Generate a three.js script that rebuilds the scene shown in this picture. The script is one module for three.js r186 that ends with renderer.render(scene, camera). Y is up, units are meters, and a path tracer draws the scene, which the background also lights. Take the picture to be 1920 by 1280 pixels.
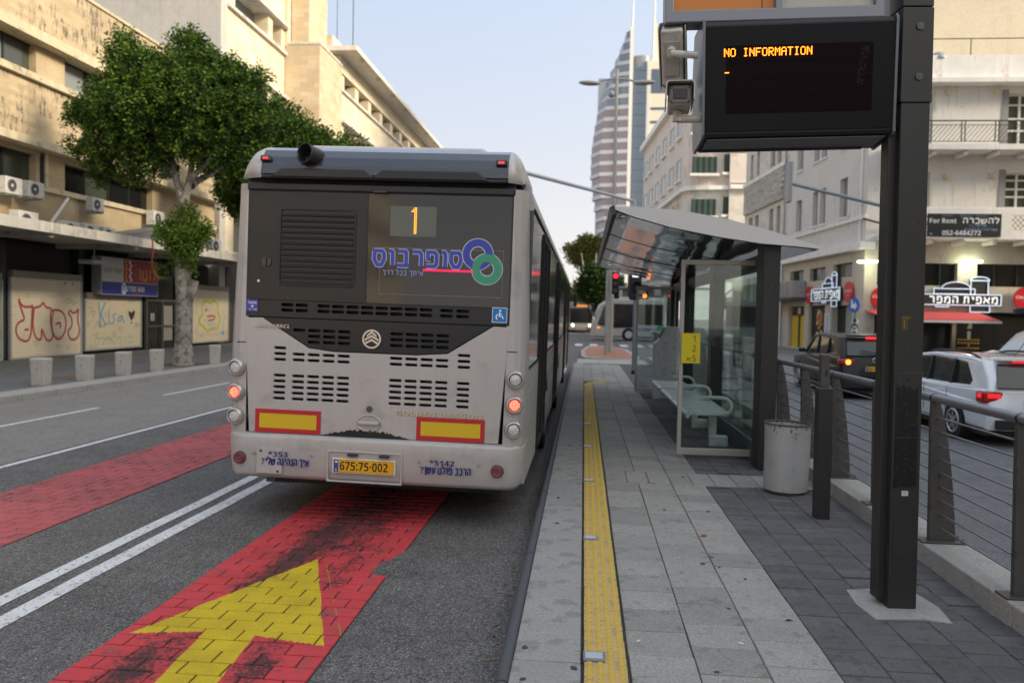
import * as THREE from 'three';
import { mergeGeometries, mergeVertices, toCreasedNormals } from 'three/addons/utils/BufferGeometryUtils.js';
import { RoundedBoxGeometry } from 'three/addons/geometries/RoundedBoxGeometry.js';

// ---------- camera ----------
const scene = new THREE.Scene();
const camera = new THREE.PerspectiveCamera(2 * Math.atan(640 / 1493) * 180 / Math.PI, 1.5, 0.05, 3000);
camera.rotation.order = 'YXZ';
camera.rotation.set(-0.0352766, 0.0894391, 0.02);
camera.position.set(0, 1.634, 0);
camera.setFocalLength(camera.getFocalLength());
camera.filmGauge = 36; camera.setFocalLength(28);
camera.focus = 4.9; camera.userData.fStop = 2.2;

// ---------- sky, sun, exposure ----------
const renderer = new THREE.WebGLRenderer({ antialias: true });
renderer.toneMapping = THREE.LinearToneMapping;
renderer.toneMappingExposure = 2.25;
renderer.shadowMap.enabled = true;
const SUN = new THREE.Vector3(0.84, 0.42, 0.32).normalize();
{
  const W = 512, H = 256, d = new Float32Array(W * H * 4);
  const mix = (a, b, t) => a + (b - a) * t;
  for (let j = 0; j < H; j++) for (let i = 0; i < W; i++) {
    const el = ((j + 0.5) / H - 0.5) * Math.PI, az = ((i + 0.5) / W - 0.5) * 2 * Math.PI;
    const y = Math.sin(el), x = Math.cos(az) * Math.cos(el), z = Math.sin(az) * Math.cos(el);
    const e = Math.max(0, el) * 180 / Math.PI;
    const t1 = 1 - Math.exp(-e / 17), t2 = Math.min(1, e / 90);
    const g = Math.exp(-Math.acos(Math.min(1, x * SUN.x + y * SUN.y + z * SUN.z)) / 0.45) * 1.9;   // bright, hazy air round the sun
    const hz = [0.445, 0.415, 0.375], md = [0.178, 0.26, 0.395], ze = [0.3, 0.36, 0.45], gl = [1.0, 0.87, 0.68];
    for (let c = 0; c < 3; c++) d[(j * W + i) * 4 + c] = mix(mix(hz[c], md[c], t1), ze[c], t2 * t2) + g * gl[c];
    d[(j * W + i) * 4 + 3] = 1;
  }
  const sky = new THREE.DataTexture(d, W, H, THREE.RGBAFormat, THREE.FloatType);
  sky.mapping = THREE.EquirectangularReflectionMapping; sky.magFilter = THREE.LinearFilter; sky.minFilter = THREE.LinearFilter; sky.needsUpdate = true;
  scene.background = sky; scene.environment = sky;
}
const sun = new THREE.DirectionalLight(new THREE.Color(1, 0.85, 0.64), 2.5);
sun.position.copy(SUN).multiplyScalar(120); sun.castShadow = true; sun.shadow.radius = 24;
sun.shadow.mapSize.set(2048, 2048);
Object.assign(sun.shadow.camera, { left: -60, right: 60, top: 60, bottom: -60, near: 1, far: 300 });
sun.name = 'sun'; scene.add(sun, sun.target);

// ---------- helpers ----------
let _s = 20240607;
const rnd = () => { _s = (_s + 0x6d2b79f5) | 0; let t = Math.imul(_s ^ (_s >>> 15), 1 | _s); t = (t + Math.imul(t ^ (t >>> 7), 61 | t)) ^ t; return ((t ^ (t >>> 14)) >>> 0) / 4294967296; };
const rr = (a, b) => a + (b - a) * rnd();
const clamp = (x, a, b) => Math.min(b, Math.max(a, x));
const sst = (x, a, b) => { const t = clamp((x - a) / (b - a), 0, 1); return t * t * (3 - 2 * t); };
const used = new Map();
const numbered = (n) => { const k = used.get(n) ?? 0; used.set(n, k + 1); return k ? n + '_' + String(k).padStart(3, '0') : n; };
const shade = (o) => { o.castShadow = true; o.receiveShadow = true; return o; };
function tag(o, label, category, group) { o.userData.label = label; o.userData.category = category; if (group) o.userData.group = group; return o; }
function thing(name, label, category, pos = [0, 0, 0], ry = 0, group) {
  const o = new THREE.Group(); o.name = numbered(name); o.position.set(...pos); o.rotation.y = ry; scene.add(o); return tag(o, label, category, group);
}
function part(parent, name, geo, mat, kind) {
  const m = shade(new THREE.Mesh(geo.isGB ? geo.build() : geo, mat)); m.name = name; if (kind) m.userData.kind = kind; parent.add(m); return m;
}
function one(name, label, category, geo, mat, group) {
  const m = shade(new THREE.Mesh(geo.isGB ? geo.build() : geo, mat)); m.name = numbered(name); scene.add(m); return tag(m, label, category, group);
}
function struct(name, geo, mat) { const m = shade(new THREE.Mesh(geo.isGB ? geo.build() : geo, mat)); m.name = numbered(name); m.userData.kind = 'structure'; scene.add(m); return m; }
function copy(o, pos, ry, label) {
  const c = o.clone(); c.name = numbered(o.name.replace(/_\d{3}$/, '')); c.userData = { ...o.userData }; if (label) c.userData.label = label;
  c.position.set(...pos); c.rotation.y = ry; scene.add(c); return c;
}
const M4 = (x = 0, y = 0, z = 0, rx = 0, ry = 0, rz = 0, s = 1) => new THREE.Matrix4().compose(new THREE.Vector3(x, y, z), new THREE.Quaternion().setFromEuler(new THREE.Euler(rx, ry, rz)), Array.isArray(s) ? new THREE.Vector3(...s) : new THREE.Vector3(s, s, s));
// texture coordinates in metres, by the way each face points
function metres(g) {
  if (g.index) g = g.toNonIndexed();
  const p = g.attributes.position, n = p.count, uv = new Float32Array(n * 2), a = new THREE.Vector3(), b = new THREE.Vector3(), c = new THREE.Vector3();
  for (let i = 0; i < n; i += 3) {
    a.fromBufferAttribute(p, i); b.fromBufferAttribute(p, i + 1); c.fromBufferAttribute(p, i + 2);
    const f = b.clone().sub(a).cross(c.clone().sub(a)), X = Math.abs(f.x), Y = Math.abs(f.y), Z = Math.abs(f.z);
    [a, b, c].forEach((v, k) => {
      const [s, t] = Y >= X && Y >= Z ? [v.x, v.z] : X >= Z ? [v.z, v.y] : [v.x, v.y];
      uv[(i + k) * 2] = s; uv[(i + k) * 2 + 1] = t;
    });
  }
  g.setAttribute('uv', new THREE.BufferAttribute(uv, 2)); return g;
}
class GB {
  constructor() { this.isGB = true; this.g = []; }
  add(g, m) { g = (g.index ? g.toNonIndexed() : g.clone()); if (m) g.applyMatrix4(m); for (const k of Object.keys(g.attributes)) if (!['position', 'normal', 'uv'].includes(k)) g.deleteAttribute(k); if (!g.attributes.uv) g.setAttribute('uv', new THREE.BufferAttribute(new Float32Array(g.attributes.position.count * 2), 2)); this.g.push(g); return this; }
  box(w, h, d, x = 0, y = 0, z = 0, rx = 0, ry = 0, rz = 0) { return this.add(new THREE.BoxGeometry(w, h, d), M4(x, y, z, rx, ry, rz)); }
  rbox(w, h, d, r, x = 0, y = 0, z = 0, rx = 0, ry = 0, rz = 0, s = 2) { return this.add(new RoundedBoxGeometry(w, h, d, s, r), M4(x, y, z, rx, ry, rz)); }
  span(x0, x1, y0, y1, z0, z1) { return this.box(Math.abs(x1 - x0), Math.abs(y1 - y0), Math.abs(z1 - z0), (x0 + x1) / 2, (y0 + y1) / 2, (z0 + z1) / 2); }
  cyl(r0, r1, h, x = 0, y = 0, z = 0, rx = 0, ry = 0, rz = 0, seg = 16) { return this.add(new THREE.CylinderGeometry(r0, r1, h, seg), M4(x, y, z, rx, ry, rz)); }
  bar(a, b, r, seg = 8, r2) {
    const A = new THREE.Vector3(...a), Bv = new THREE.Vector3(...b), d = Bv.clone().sub(A), L = d.length();
    const q = new THREE.Quaternion().setFromUnitVectors(new THREE.Vector3(0, 1, 0), d.normalize());
    return this.add(new THREE.CylinderGeometry(r2 ?? r, r, L, seg), new THREE.Matrix4().compose(A.add(Bv).multiplyScalar(0.5), q, new THREE.Vector3(1, 1, 1)));
  }
  tube(pts, r, seg = 24, rs = 8) { return this.add(new THREE.TubeGeometry(new THREE.CatmullRomCurve3(pts.map((p) => new THREE.Vector3(...p))), seg, r, rs)); }
  build() { return metres(mergeGeometries(this.g, false)); }
}
const gb = () => new GB();
const shapeOf = (pts, holes = []) => { const s = new THREE.Shape(pts.map((p) => new THREE.Vector2(...p))); for (const h of holes) s.holes.push(new THREE.Path(h.map((p) => new THREE.Vector2(...p)))); return s; };
// an outline in x, y, thickness d towards -z, front face at z = 0
const slab = (pts, d, holes, bevel = 0) => new THREE.ExtrudeGeometry(shapeOf(pts, holes), bevel ? { depth: d - 2 * bevel, bevelEnabled: true, bevelSize: bevel, bevelThickness: bevel, bevelOffset: -bevel, bevelSegments: 2, curveSegments: 8 } : { depth: d, bevelEnabled: false, curveSegments: 8 }).translate(0, 0, bevel ? bevel - d : -d);
const rect = (x0, x1, y0, y1) => [[x0, y0], [x1, y0], [x1, y1], [x0, y1]];
const rrect = (x0, x1, y0, y1, r, n = 4) => { const o = []; for (const [cx, cy, a] of [[x1 - r, y0 + r, -90], [x1 - r, y1 - r, 0], [x0 + r, y1 - r, 90], [x0 + r, y0 + r, 180]]) for (let i = 0; i <= n; i++) { const t = (a + 90 * i / n) * Math.PI / 180; o.push([cx + r * Math.cos(t), cy + r * Math.sin(t)]); } return o; };
const plane = (w, h) => new THREE.PlaneGeometry(w, h);

// ---------- textures ----------
const HS = new Float32Array(65536); for (let i = 0; i < 65536; i++) HS[i] = rnd();
const hsh = (x, y, s) => HS[(Math.imul(x, 374761) + Math.imul(y, 668265) + Math.imul(s, 982451) + ((x * 31 + y * 57) >> 3)) & 65535];
function vn(x, y, P, s) {   // value noise that repeats after P cells
  const ix = Math.floor(x), iy = Math.floor(y), fx = x - ix, fy = y - iy, u = fx * fx * (3 - 2 * fx), v = fy * fy * (3 - 2 * fy);
  const w = (k) => ((k % P) + P) % P, a = hsh(w(ix), w(iy), s), b = hsh(w(ix + 1), w(iy), s), c = hsh(w(ix), w(iy + 1), s), d = hsh(w(ix + 1), w(iy + 1), s);
  return a + (b - a) * u + (c - a) * v + (a - b - c + d) * u * v;
}
const fbm = (u, v, P, o, s) => { let t = 0, a = 0.5, n = 0; for (let i = 0; i < o; i++) { t += a * vn(u * P, v * P, P, s + i); n += a; a *= 0.55; P *= 2; } return t / n; };
const toS = (l) => 255 * (l <= 0.0031308 ? 12.92 * l : 1.055 * Math.pow(clamp(l, 0, 1), 1 / 2.4) - 0.055);
function tex(size, f, color = true, h = size) {
  const d = new Uint8Array(size * h * 4);
  for (let j = 0; j < h; j++) for (let i = 0; i < size; i++) {
    const c = f((i + 0.5) / size, (j + 0.5) / h, i, j), o = (j * size + i) * 4;
    if (color) { d[o] = toS(c[0]); d[o + 1] = toS(c[1]); d[o + 2] = toS(c[2]); } else d[o] = d[o + 1] = d[o + 2] = clamp(c, 0, 1) * 255;
    d[o + 3] = 255;
  }
  const t = new THREE.DataTexture(d, size, h); t.wrapS = t.wrapT = THREE.RepeatWrapping; t.magFilter = THREE.LinearFilter; t.minFilter = THREE.LinearMipmapLinearFilter;
  if (color) t.colorSpace = THREE.SRGBColorSpace; t.needsUpdate = true; return t;
}
const scaled = (t, m, m2 = m) => { const c = t.clone(); c.repeat.set(1 / m, 1 / m2); c.needsUpdate = true; return c; };
function canvas(w, h, draw) {
  const c = document.createElement('canvas'); c.width = w; c.height = h; draw(c.getContext('2d'), w, h);
  const t = new THREE.CanvasTexture(c); t.colorSpace = THREE.SRGBColorSpace; return t;
}
const lin = (r, g, b) => new THREE.Color().setRGB(r, g ?? r, b ?? r);
const mat = (c, rough = 0.8, metal = 0, extra = {}) => { const k = extra.map?.userData?.k ?? [1, 1, 1]; return new THREE.MeshStandardMaterial({ color: lin(c[0] * k[0], c[1] * k[1], c[2] * k[2]), roughness: rough, metalness: metal, ...extra }); };
const phys = (c, rough, metal, extra = {}) => new THREE.MeshPhysicalMaterial({ color: Array.isArray(c) ? lin(...c) : c, roughness: rough, metalness: metal, ...extra });

const asphaltT = tex(1024, (u, v, i, j) => {
  const n = fbm(u, v, 6, 5, 1), s = vn(u * 256, v * 256, 256, 9), s2 = vn(u * 480, v * 480, 480, 17), big = s > 0.8 ? (s - 0.8) * 4 : 0;
  const s3 = vn(u * 130, v * 130, 130, 21), gap = s3 < 0.3 ? 0.55 : 1;
  const k = 0.14 * (0.7 + 0.6 * n) * (0.2 + 1.5 * s2 * (0.35 + s)) * gap + 0.3 * big * (0.4 + s2);
  return [k * 1.03, k * 0.985, k * 0.95];
});
const asphaltB = tex(1024, (u, v) => { const s = vn(u * 256, v * 256, 256, 9), s2 = vn(u * 480, v * 480, 480, 17); return 0.6 * s + 0.4 * s2; }, false);
const grainCache = new Map();
function grainT(base, amp, spec, seed, tint = [1, 1, 1]) {   // a few shared grains; the base colour goes into the material
  const key = (amp > 0.13 ? 'a' : 'b') + (spec > 0.3 ? 'c' : spec > 0.1 ? 'd' : 'e') + (seed % 2);
  if (!grainCache.has(key)) { const A = amp > 0.13 ? 0.18 : 0.1, S = spec > 0.3 ? 0.48 : spec > 0.1 ? 0.25 : 0.06; grainCache.set(key, tex(512, (u, v) => {
    const n = fbm(u, v, 5, 5, seed), s = vn(u * 200, v * 200, 200, seed + 8), st = sst(fbm(u, v, 9, 4, seed + 20), 0.6, 0.78), k = 0.6 * (1 + A * (n - 0.5) * 2) * (1 + S * (s - 0.5) * 2) * (1 - 0.25 * st);
    return [k, k, k]; })); }
  const t = grainCache.get(key).clone(); t.userData = { k: tint.map((q) => q * base / 0.6) }; return t;
}
const grainB = tex(512, (u, v) => 0.5 * vn(u * 180, v * 180, 180, 3) + 0.5 * fbm(u, v, 12, 4, 5), false);
const plasterT = (base, seed, tint, stain = 0.5) => tex(512, (u, v) => {   // weathered wall: mottling and rain streaks with their own grain
  const n = fbm(u, v, 4, 6, seed), f = vn(u * 160, v * 160, 160, seed + 2), str = sst(fbm(u * 5 % 1, v * 0.5 % 1, 8, 5, seed + 4) * 0.6 + n * 0.4, 0.52, 0.75), d = sst(fbm(u, v, 7, 5, seed + 7), 0.62, 0.8);
  const k = base * (0.86 + 0.28 * n) * (0.94 + 0.12 * f) * (1 - stain * 0.35 * str) * (1 - stain * 0.45 * d);
  return [k * tint[0], k * tint[1] * (1 - 0.03 * str), k * tint[2] * (1 - 0.06 * str)];
});
const stoneT = (base, seed, tint, bw, bh, joint = 0.82) => tex(1024, (u, v) => {   // sawn stone cladding, courses of thin joints, far off
  const row = Math.floor(v * bh), uu = u * bw + (row % 2) * 0.5, col = Math.floor(uu) % bw, fx = uu - Math.floor(uu), fy = v * bh - row;
  const j = fx < 0.03 || fy < 0.06 ? joint : 1, c = 0.92 + 0.16 * hsh(col, row, seed + 40), n = fbm(u, v, 6, 5, seed), w = hsh(row, col, seed + 50);
  const k = base * j * c * (0.85 + 0.3 * n);
  return [k * tint[0], k * tint[1] * (0.97 + 0.05 * w), k * tint[2] * (0.92 + 0.14 * w)];
});
// ---------- lettering ----------
const HEB = {   // strokes in a box one high, from the base line up; [advance, ...polylines]
  'א': [0.85, [0.02, 1, 0.78, 0], [0.76, 1, 0.74, 0.7, 0.55, 0.42], [0.04, 0, 0.06, 0.3, 0.28, 0.64]], 'ב': [0.82, [0.06, 1, 0.58, 1, 0.62, 0.9, 0.62, 0], [0, 0, 0.8, 0]],
  'ג': [0.55, [0.08, 1, 0.34, 1, 0.38, 0.4, 0.5, 0], [0.38, 0.36, 0.02, 0]], 'ד': [0.8, [0, 1, 0.78, 1], [0.6, 1, 0.6, 0]], 'ה': [0.8, [0, 1, 0.62, 1, 0.7, 0.9, 0.7, 0], [0.1, 0.6, 0.1, 0]],
  'ו': [0.36, [0, 1, 0.2, 1, 0.26, 0.9, 0.26, 0]], 'ח': [0.8, [0, 1, 0.7, 1, 0.7, 0], [0.1, 1, 0.1, 0]], 'ט': [0.84, [0.0, 1, 0.08, 0.94, 0.08, 0, 0.74, 0, 0.74, 0.8, 0.66, 1, 0.5, 1]],
  'י': [0.36, [0, 1, 0.2, 1, 0.26, 0.9, 0.26, 0.55]], 'כ': [0.74, [0, 1, 0.5, 1, 0.62, 0.82, 0.62, 0.18, 0.5, 0, 0, 0]], 'ך': [0.74, [0, 1, 0.62, 1, 0.62, -0.3]],
  'ל': [0.72, [0.06, 1.35, 0.06, 1, 0.6, 1, 0.6, 0.7, 0.28, 0]], 'מ': [0.86, [0.04, 0, 0.14, 0.55, 0.3, 0.94, 0.6, 1, 0.74, 0.85, 0.74, 0, 0.38, 0], [0.02, 1, 0.16, 0.6]], 'ם': [0.8, [0.06, 0, 0.06, 1, 0.7, 1, 0.7, 0, 0.06, 0]],
  'נ': [0.54, [0.14, 1, 0.42, 1, 0.42, 0, 0, 0]], 'ן': [0.36, [0, 1, 0.24, 1, 0.24, -0.3]], 'ס': [0.86, [0, 1, 0.6, 1, 0.74, 0.8, 0.74, 0.4, 0.56, 0, 0.28, 0, 0.08, 0.4, 0.1, 1]],
  'ע': [0.8, [0.7, 1, 0.64, 0.3, 0, -0.08], [0.1, 1, 0.34, 0.14]], 'פ': [0.82, [0.3, 0.5, 0.12, 0.5, 0.1, 1, 0.56, 1, 0.7, 0.82, 0.7, 0.18, 0.56, 0, 0, 0]], 'ר': [0.74, [0, 1, 0.5, 1, 0.62, 0.84, 0.62, 0]],
  'ש': [0.95, [0, 1, 0.1, 0, 0.5, 0.04, 0.78, 0.3, 0.86, 1], [0.46, 1, 0.42, 0.62, 0.08, 0.38]], 'ת': [0.86, [0.04, 1, 0.62, 1, 0.72, 0.9, 0.72, 0], [0.18, 1, 0.18, 0.1, 0, 0]],
};
function heb(c, str, xr, y, h, lw, gap = 0.2, narrow = 1) {   // written right to left from xr, base line y
  c.lineWidth = lw; c.lineJoin = 'round'; c.lineCap = 'butt'; let x = xr;
  for (const ch of str) {
    const g = HEB[ch]; if (!g) { if (ch === ' ') { x -= h * 0.45 * narrow; continue; } c.font = 'bold ' + Math.round(h * 1.4) + 'px sans-serif'; const w = c.measureText(ch).width; x -= w; c.fillText(ch, x, y); x -= h * gap; continue; }
    x -= g[0] * h * narrow;
    for (const p of g.slice(1)) { c.beginPath(); for (let i = 0; i < p.length; i += 2) c[i ? 'lineTo' : 'moveTo'](x + p[i] * h * narrow, y - p[i + 1] * h); c.stroke(); }
    x -= h * gap * narrow;
  }
  return x;
}
const DOT = { N: '10001 11001 10101 10101 10011 10001 10001', O: '01110 10001 10001 10001 10001 10001 01110', I: '01110 00100 00100 00100 00100 00100 01110', F: '11111 10000 10000 11110 10000 10000 10000', R: '11110 10001 10001 11110 10100 10010 10001', M: '10001 11011 10101 10101 10001 10001 10001', A: '01110 10001 10001 11111 10001 10001 10001', T: '11111 00100 00100 00100 00100 00100 00100', _: '00000 00000 00000 00000 00000 00000 11110' };
function dots(c, str, x, y, p, r) { for (const ch of str) { const g = DOT[ch]; if (g) g.split(' ').forEach((row, j) => [...row].forEach((b, i) => { if (b === '1') { c.beginPath(); c.arc(x + i * p, y + j * p, r, 0, 7); c.fill(); } })); x += 6 * p; } }
// a flat print w x h lying on a surface; art is drawn on a clear or coloured ground
const decal = (w, h, px, draw, rough = 0.5, extra = {}) => {
  const t = canvas(Math.round(w * px), Math.round(h * px), draw);
  return { geo: plane(w, h), mat: new THREE.MeshPhysicalMaterial({ map: t, transparent: true, roughness: rough, ...extra }) };
};
function print(parent, name, w, h, px, pos, draw, { rough = 0.5, ry = 0, rx = 0, extra = {}, glow = 0 } = {}) {
  const d = decal(w, h, px, draw, rough, extra); if (glow) Object.assign(d.mat, { emissiveMap: d.mat.map, emissive: lin(0.85, 0.9, 1), emissiveIntensity: glow });
  const m = part(parent, name, d.geo, d.mat); m.position.set(...pos); m.rotation.set(rx, ry, 0); return m;
}
const fillAll = (c, w, h, col) => { c.fillStyle = col; c.fillRect(0, 0, w, h); };

// ---------- materials ----------
const MT = {
  asphalt: mat([1, 1, 1], 0.92, 0, { map: scaled(asphaltT, 1.6), bumpMap: scaled(asphaltB, 1.6), bumpScale: 0.004 }),
  oldAsphalt: mat([1, 0.95, 0.88], 0.9, 0, { map: scaled(grainT(0.2, 0.12, 0.5, 31), 1.4) }),
  rightAsphalt: mat([0.92, 0.93, 0.95], 0.9, 0, { map: scaled(grainT(0.15, 0.15, 0.55, 35), 1.3) }),
  sidewalk: mat([1, 1, 1], 0.9, 0, { map: scaled(grainT(0.13, 0.2, 0.35, 41), 1.7), bumpMap: scaled(grainB, 1), bumpScale: 0.002 }),
  kerb: mat([1, 1, 1], 0.85, 0, { map: scaled(grainT(0.33, 0.16, 0.25, 45, [1, 0.97, 0.9]), 1.1), bumpMap: scaled(grainB, 0.8), bumpScale: 0.002 }),
  slab: [0, 1, 2].map((i) => mat([1 - i * 0.06, 1 - i * 0.06, 1 - i * 0.055], 0.85, 0, { map: scaled(grainT(0.29, 0.12, 0.28, 51 + i, [1.02, 1, 0.95]), 0.9), bumpMap: scaled(grainB, 0.5), bumpScale: 0.0015 })),
  paver: [0, 1, 2, 3].map((i) => mat([1, 1, 1].map((x) => x * [1, 0.9, 1.0, 0.82][i]), 0.88, 0, { map: scaled(grainT(0.29, 0.12, 0.5, 61 + i, [1.04, 1, 0.92]), 0.6), bumpMap: scaled(grainB, 0.3), bumpScale: 0.0015 })),
  dark: [0, 1, 2, 3].map((i) => mat([1, 1, 1].map((x) => x * [1, 0.86, 0.93, 0.78][i]), 0.86, 0, { map: scaled(grainT(0.115, 0.16, 0.35, 71 + i, [1.02, 0.98, 0.99]), 0.5), bumpMap: scaled(grainB, 0.3), bumpScale: 0.0015 })),
  joint: mat([0.036, 0.033, 0.028], 0.95),
  stud: mat([0.54, 0.38, 0.045], 0.6), yellow: [0, 1].map((i) => mat([1, 1, 1], 0.75, 0, { map: scaled(tex(512, (u, v) => { const n = fbm(u, v, 6, 5, 81 + i), w = sst(fbm(u, v, 14, 4, 85 + i), 0.6, 0.72), s = vn(u * 180, v * 180, 180, 3); const k = (0.8 + 0.4 * n) * (0.9 + 0.2 * s); return [(0.52 * (1 - w) + 0.36 * w) * k, (0.35 * (1 - w) + 0.27 * w) * k, (0.125 * (1 - w) + 0.15 * w) * k]; }), 0.7) })),
  rubber: mat([0.07, 0.075, 0.085], 0.6, 0, { bumpMap: scaled(grainB, 0.4), bumpScale: 0.001 }),
  black: mat([0.01, 0.01, 0.011], 0.6), blackGloss: phys([0.012, 0.012, 0.014], 0.25, 0, { clearcoat: 0.5, clearcoatRoughness: 0.15 }),
  polePaint: mat([1, 1, 1], 0.5, 0, { map: scaled(tex(512, (u, v) => { const n = fbm(u, v, 5, 5, 91), s = sst(fbm(u, v, 40, 3, 95), 0.8, 0.86); const k = 0.02 * (0.85 + 0.3 * n) + 0.03 * s; return [k * 1.02, k, k * 0.94]; }), 1.5) }),
  railPaint: mat([1, 1, 1], 0.42, 0.3, { map: scaled(tex(512, (u, v) => { const n = fbm(u, v, 6, 5, 97), s = sst(fbm(u, v, 14, 4, 99), 0.6, 0.75); const k = 0.075 * (0.75 + 0.5 * n) * (1 - 0.3 * s); return [k * 1.05, k, k * 0.93]; }), 0.8) }),
  galv: mat([0.24, 0.255, 0.28], 0.4, 0.6, { bumpMap: scaled(grainB, 0.5), bumpScale: 0.0008 }),
  steel: mat([0.55, 0.56, 0.58], 0.3, 0.9),
  grey: mat([0.3, 0.31, 0.33], 0.5, 0.2), white: mat([0.75, 0.75, 0.73], 0.55), offwhite: mat([0.6, 0.58, 0.53], 0.65),
  tyre: mat([0.012, 0.012, 0.013], 0.85), chrome: mat([0.75, 0.75, 0.75], 0.15, 1),
  rim: mat([0.45, 0.46, 0.48], 0.3, 0.8),
  glassDark: phys([0.012, 0.013, 0.014], 0.04, 0, { ior: 1.5 }), glassTint: phys([0.03, 0.036, 0.034], 0.05, 0),
  paneClear: phys([0.86, 0.92, 0.9], 0.02, 0, { transmission: 1, thickness: 0, ior: 1.5 }),
  redLens: mat([0.35, 0.01, 0.012], 0.2), amber: mat([0.7, 0.28, 0.02], 0.35),
  redGlow: mat([0.4, 0.01, 0.01], 0.3, 0, { emissive: lin(1, 0.03, 0.04), emissiveIntensity: 0.9 }),
  redHot: mat([0.4, 0.05, 0.03], 0.3, 0, { emissive: lin(1, 0.25, 0.1), emissiveIntensity: 2.2 }),
  whitePaint: mat([1, 1, 1], 0.75, 0, { map: scaled(tex(512, (u, v) => { const n = fbm(u, v, 8, 5, 101), w = sst(fbm(u, v, 40, 3, 105), 0.62, 0.74), k = 0.62 * (0.8 + 0.35 * n) * (1 - w * 0.6); return [k, k * 1.01, k * 1.03]; }), 0.8) }),
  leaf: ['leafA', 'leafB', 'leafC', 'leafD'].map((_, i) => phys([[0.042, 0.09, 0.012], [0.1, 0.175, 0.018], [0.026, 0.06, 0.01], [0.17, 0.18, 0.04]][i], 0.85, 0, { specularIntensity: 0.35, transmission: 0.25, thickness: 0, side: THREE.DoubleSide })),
  bark: mat([1, 1, 1], 0.9, 0, { map: scaled(tex(512, (u, v) => { const n = fbm(u, v, 6, 5, 111), p = sst(fbm(u, v, 10, 4, 115), 0.5, 0.62), k = 0.32 * (0.7 + 0.6 * n) * (1 - 0.5 * p); return [k * 1.02, k * 0.93, k * 0.8]; }), 1.1), bumpMap: scaled(grainB, 0.7), bumpScale: 0.015 }),
};

// ---------- ground ----------
const ROAD = -0.18, RIGHT = -0.4;
function groundY(x, z) {   // the carriageway right of the stop lies lower, and comes up to the crossing
  const k = sst(z, -46, -27), w = 2.5 + 6 * sst(-z, 26, 34), right = sst(x, 2.5, Math.max(2.6, w)); return ROAD + (RIGHT - ROAD) * right * k;
}
{
  const xs = [], zs = []; for (let x = -400; x <= 400; x += x < -14 || x > 30 ? 30 : 0.5) xs.push(x); for (let z = 120; z >= -600; z -= z > 10 || z < -70 ? 20 : 1) zs.push(z);
  const strip = (lo, hi, name, m) => {
    const X = [lo, ...xs.filter((x) => x > lo + 0.01 && x < hi - 0.01), hi], p = [], ix = [];
    for (const z of zs) for (const x of X) p.push(x, groundY(x, z), z);
    for (let j = 0; j < zs.length - 1; j++) for (let i = 0; i < X.length - 1; i++) { const a = j * X.length + i, b = a + X.length; ix.push(a, a + 1, b, b, a + 1, b + 1); }
    let g = new THREE.BufferGeometry(); g.setAttribute('position', new THREE.Float32BufferAttribute(p, 3)); g.setIndex(ix); g.computeVertexNormals(); struct(name, metres(g), m);
  };
  strip(-400, -6.5, 'general_traffic_road', MT.oldAsphalt);
  strip(-6.5, 2.6, 'bus_road', MT.asphalt);
  strip(2.6, 400, 'right_carriageway_road', MT.rightAsphalt);
}
// painted lines, each a thin sheet of paint
function line(name, x0, x1, z0, z1, skew = 0) {
  const n = Math.max(2, Math.ceil(Math.abs(z1 - z0) / 0.5)), p = [], ix = [];
  for (let i = 0; i <= n; i++) { const z = z0 + (z1 - z0) * i / n, w = (hsh(i, 7, 3) - 0.5) * 0.012; p.push(x0 + w, groundY(x0, z) + 0.005, z, x1 + w, groundY(x1, z) + 0.005, z); }
  for (let i = 0; i < n; i++) { const a = 2 * i; ix.push(a, a + 1, a + 2, a + 2, a + 1, a + 3); }
  const g = new THREE.BufferGeometry(); g.setAttribute('position', new THREE.Float32BufferAttribute(p, 3)); g.setIndex(ix); g.computeVertexNormals(); struct(name, metres(g), MT.whitePaint);
}
line('road_marking', -3.56, -3.44, 2, -70); line('road_marking', -3.33, -3.2, 2, -70);
line('road_marking', -6.42, -6.33, 2, -70);
for (let z = -11.1; z > -60; z -= 5.2) line('road_marking', -8.56, -8.46, z + 0.8, z - 2.2);
line('road_marking', -0.4, 0.55, -22.2, -22.5); line('road_marking', -0.75, -0.55, -23, -27);
for (let k = 0; k < 6; k++) line('road_marking', -0.5 + k * 0.9, -0.05 + k * 0.9, -46.5, -50);
line('road_marking', 7.95, 8.07, 0, -30);

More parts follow.
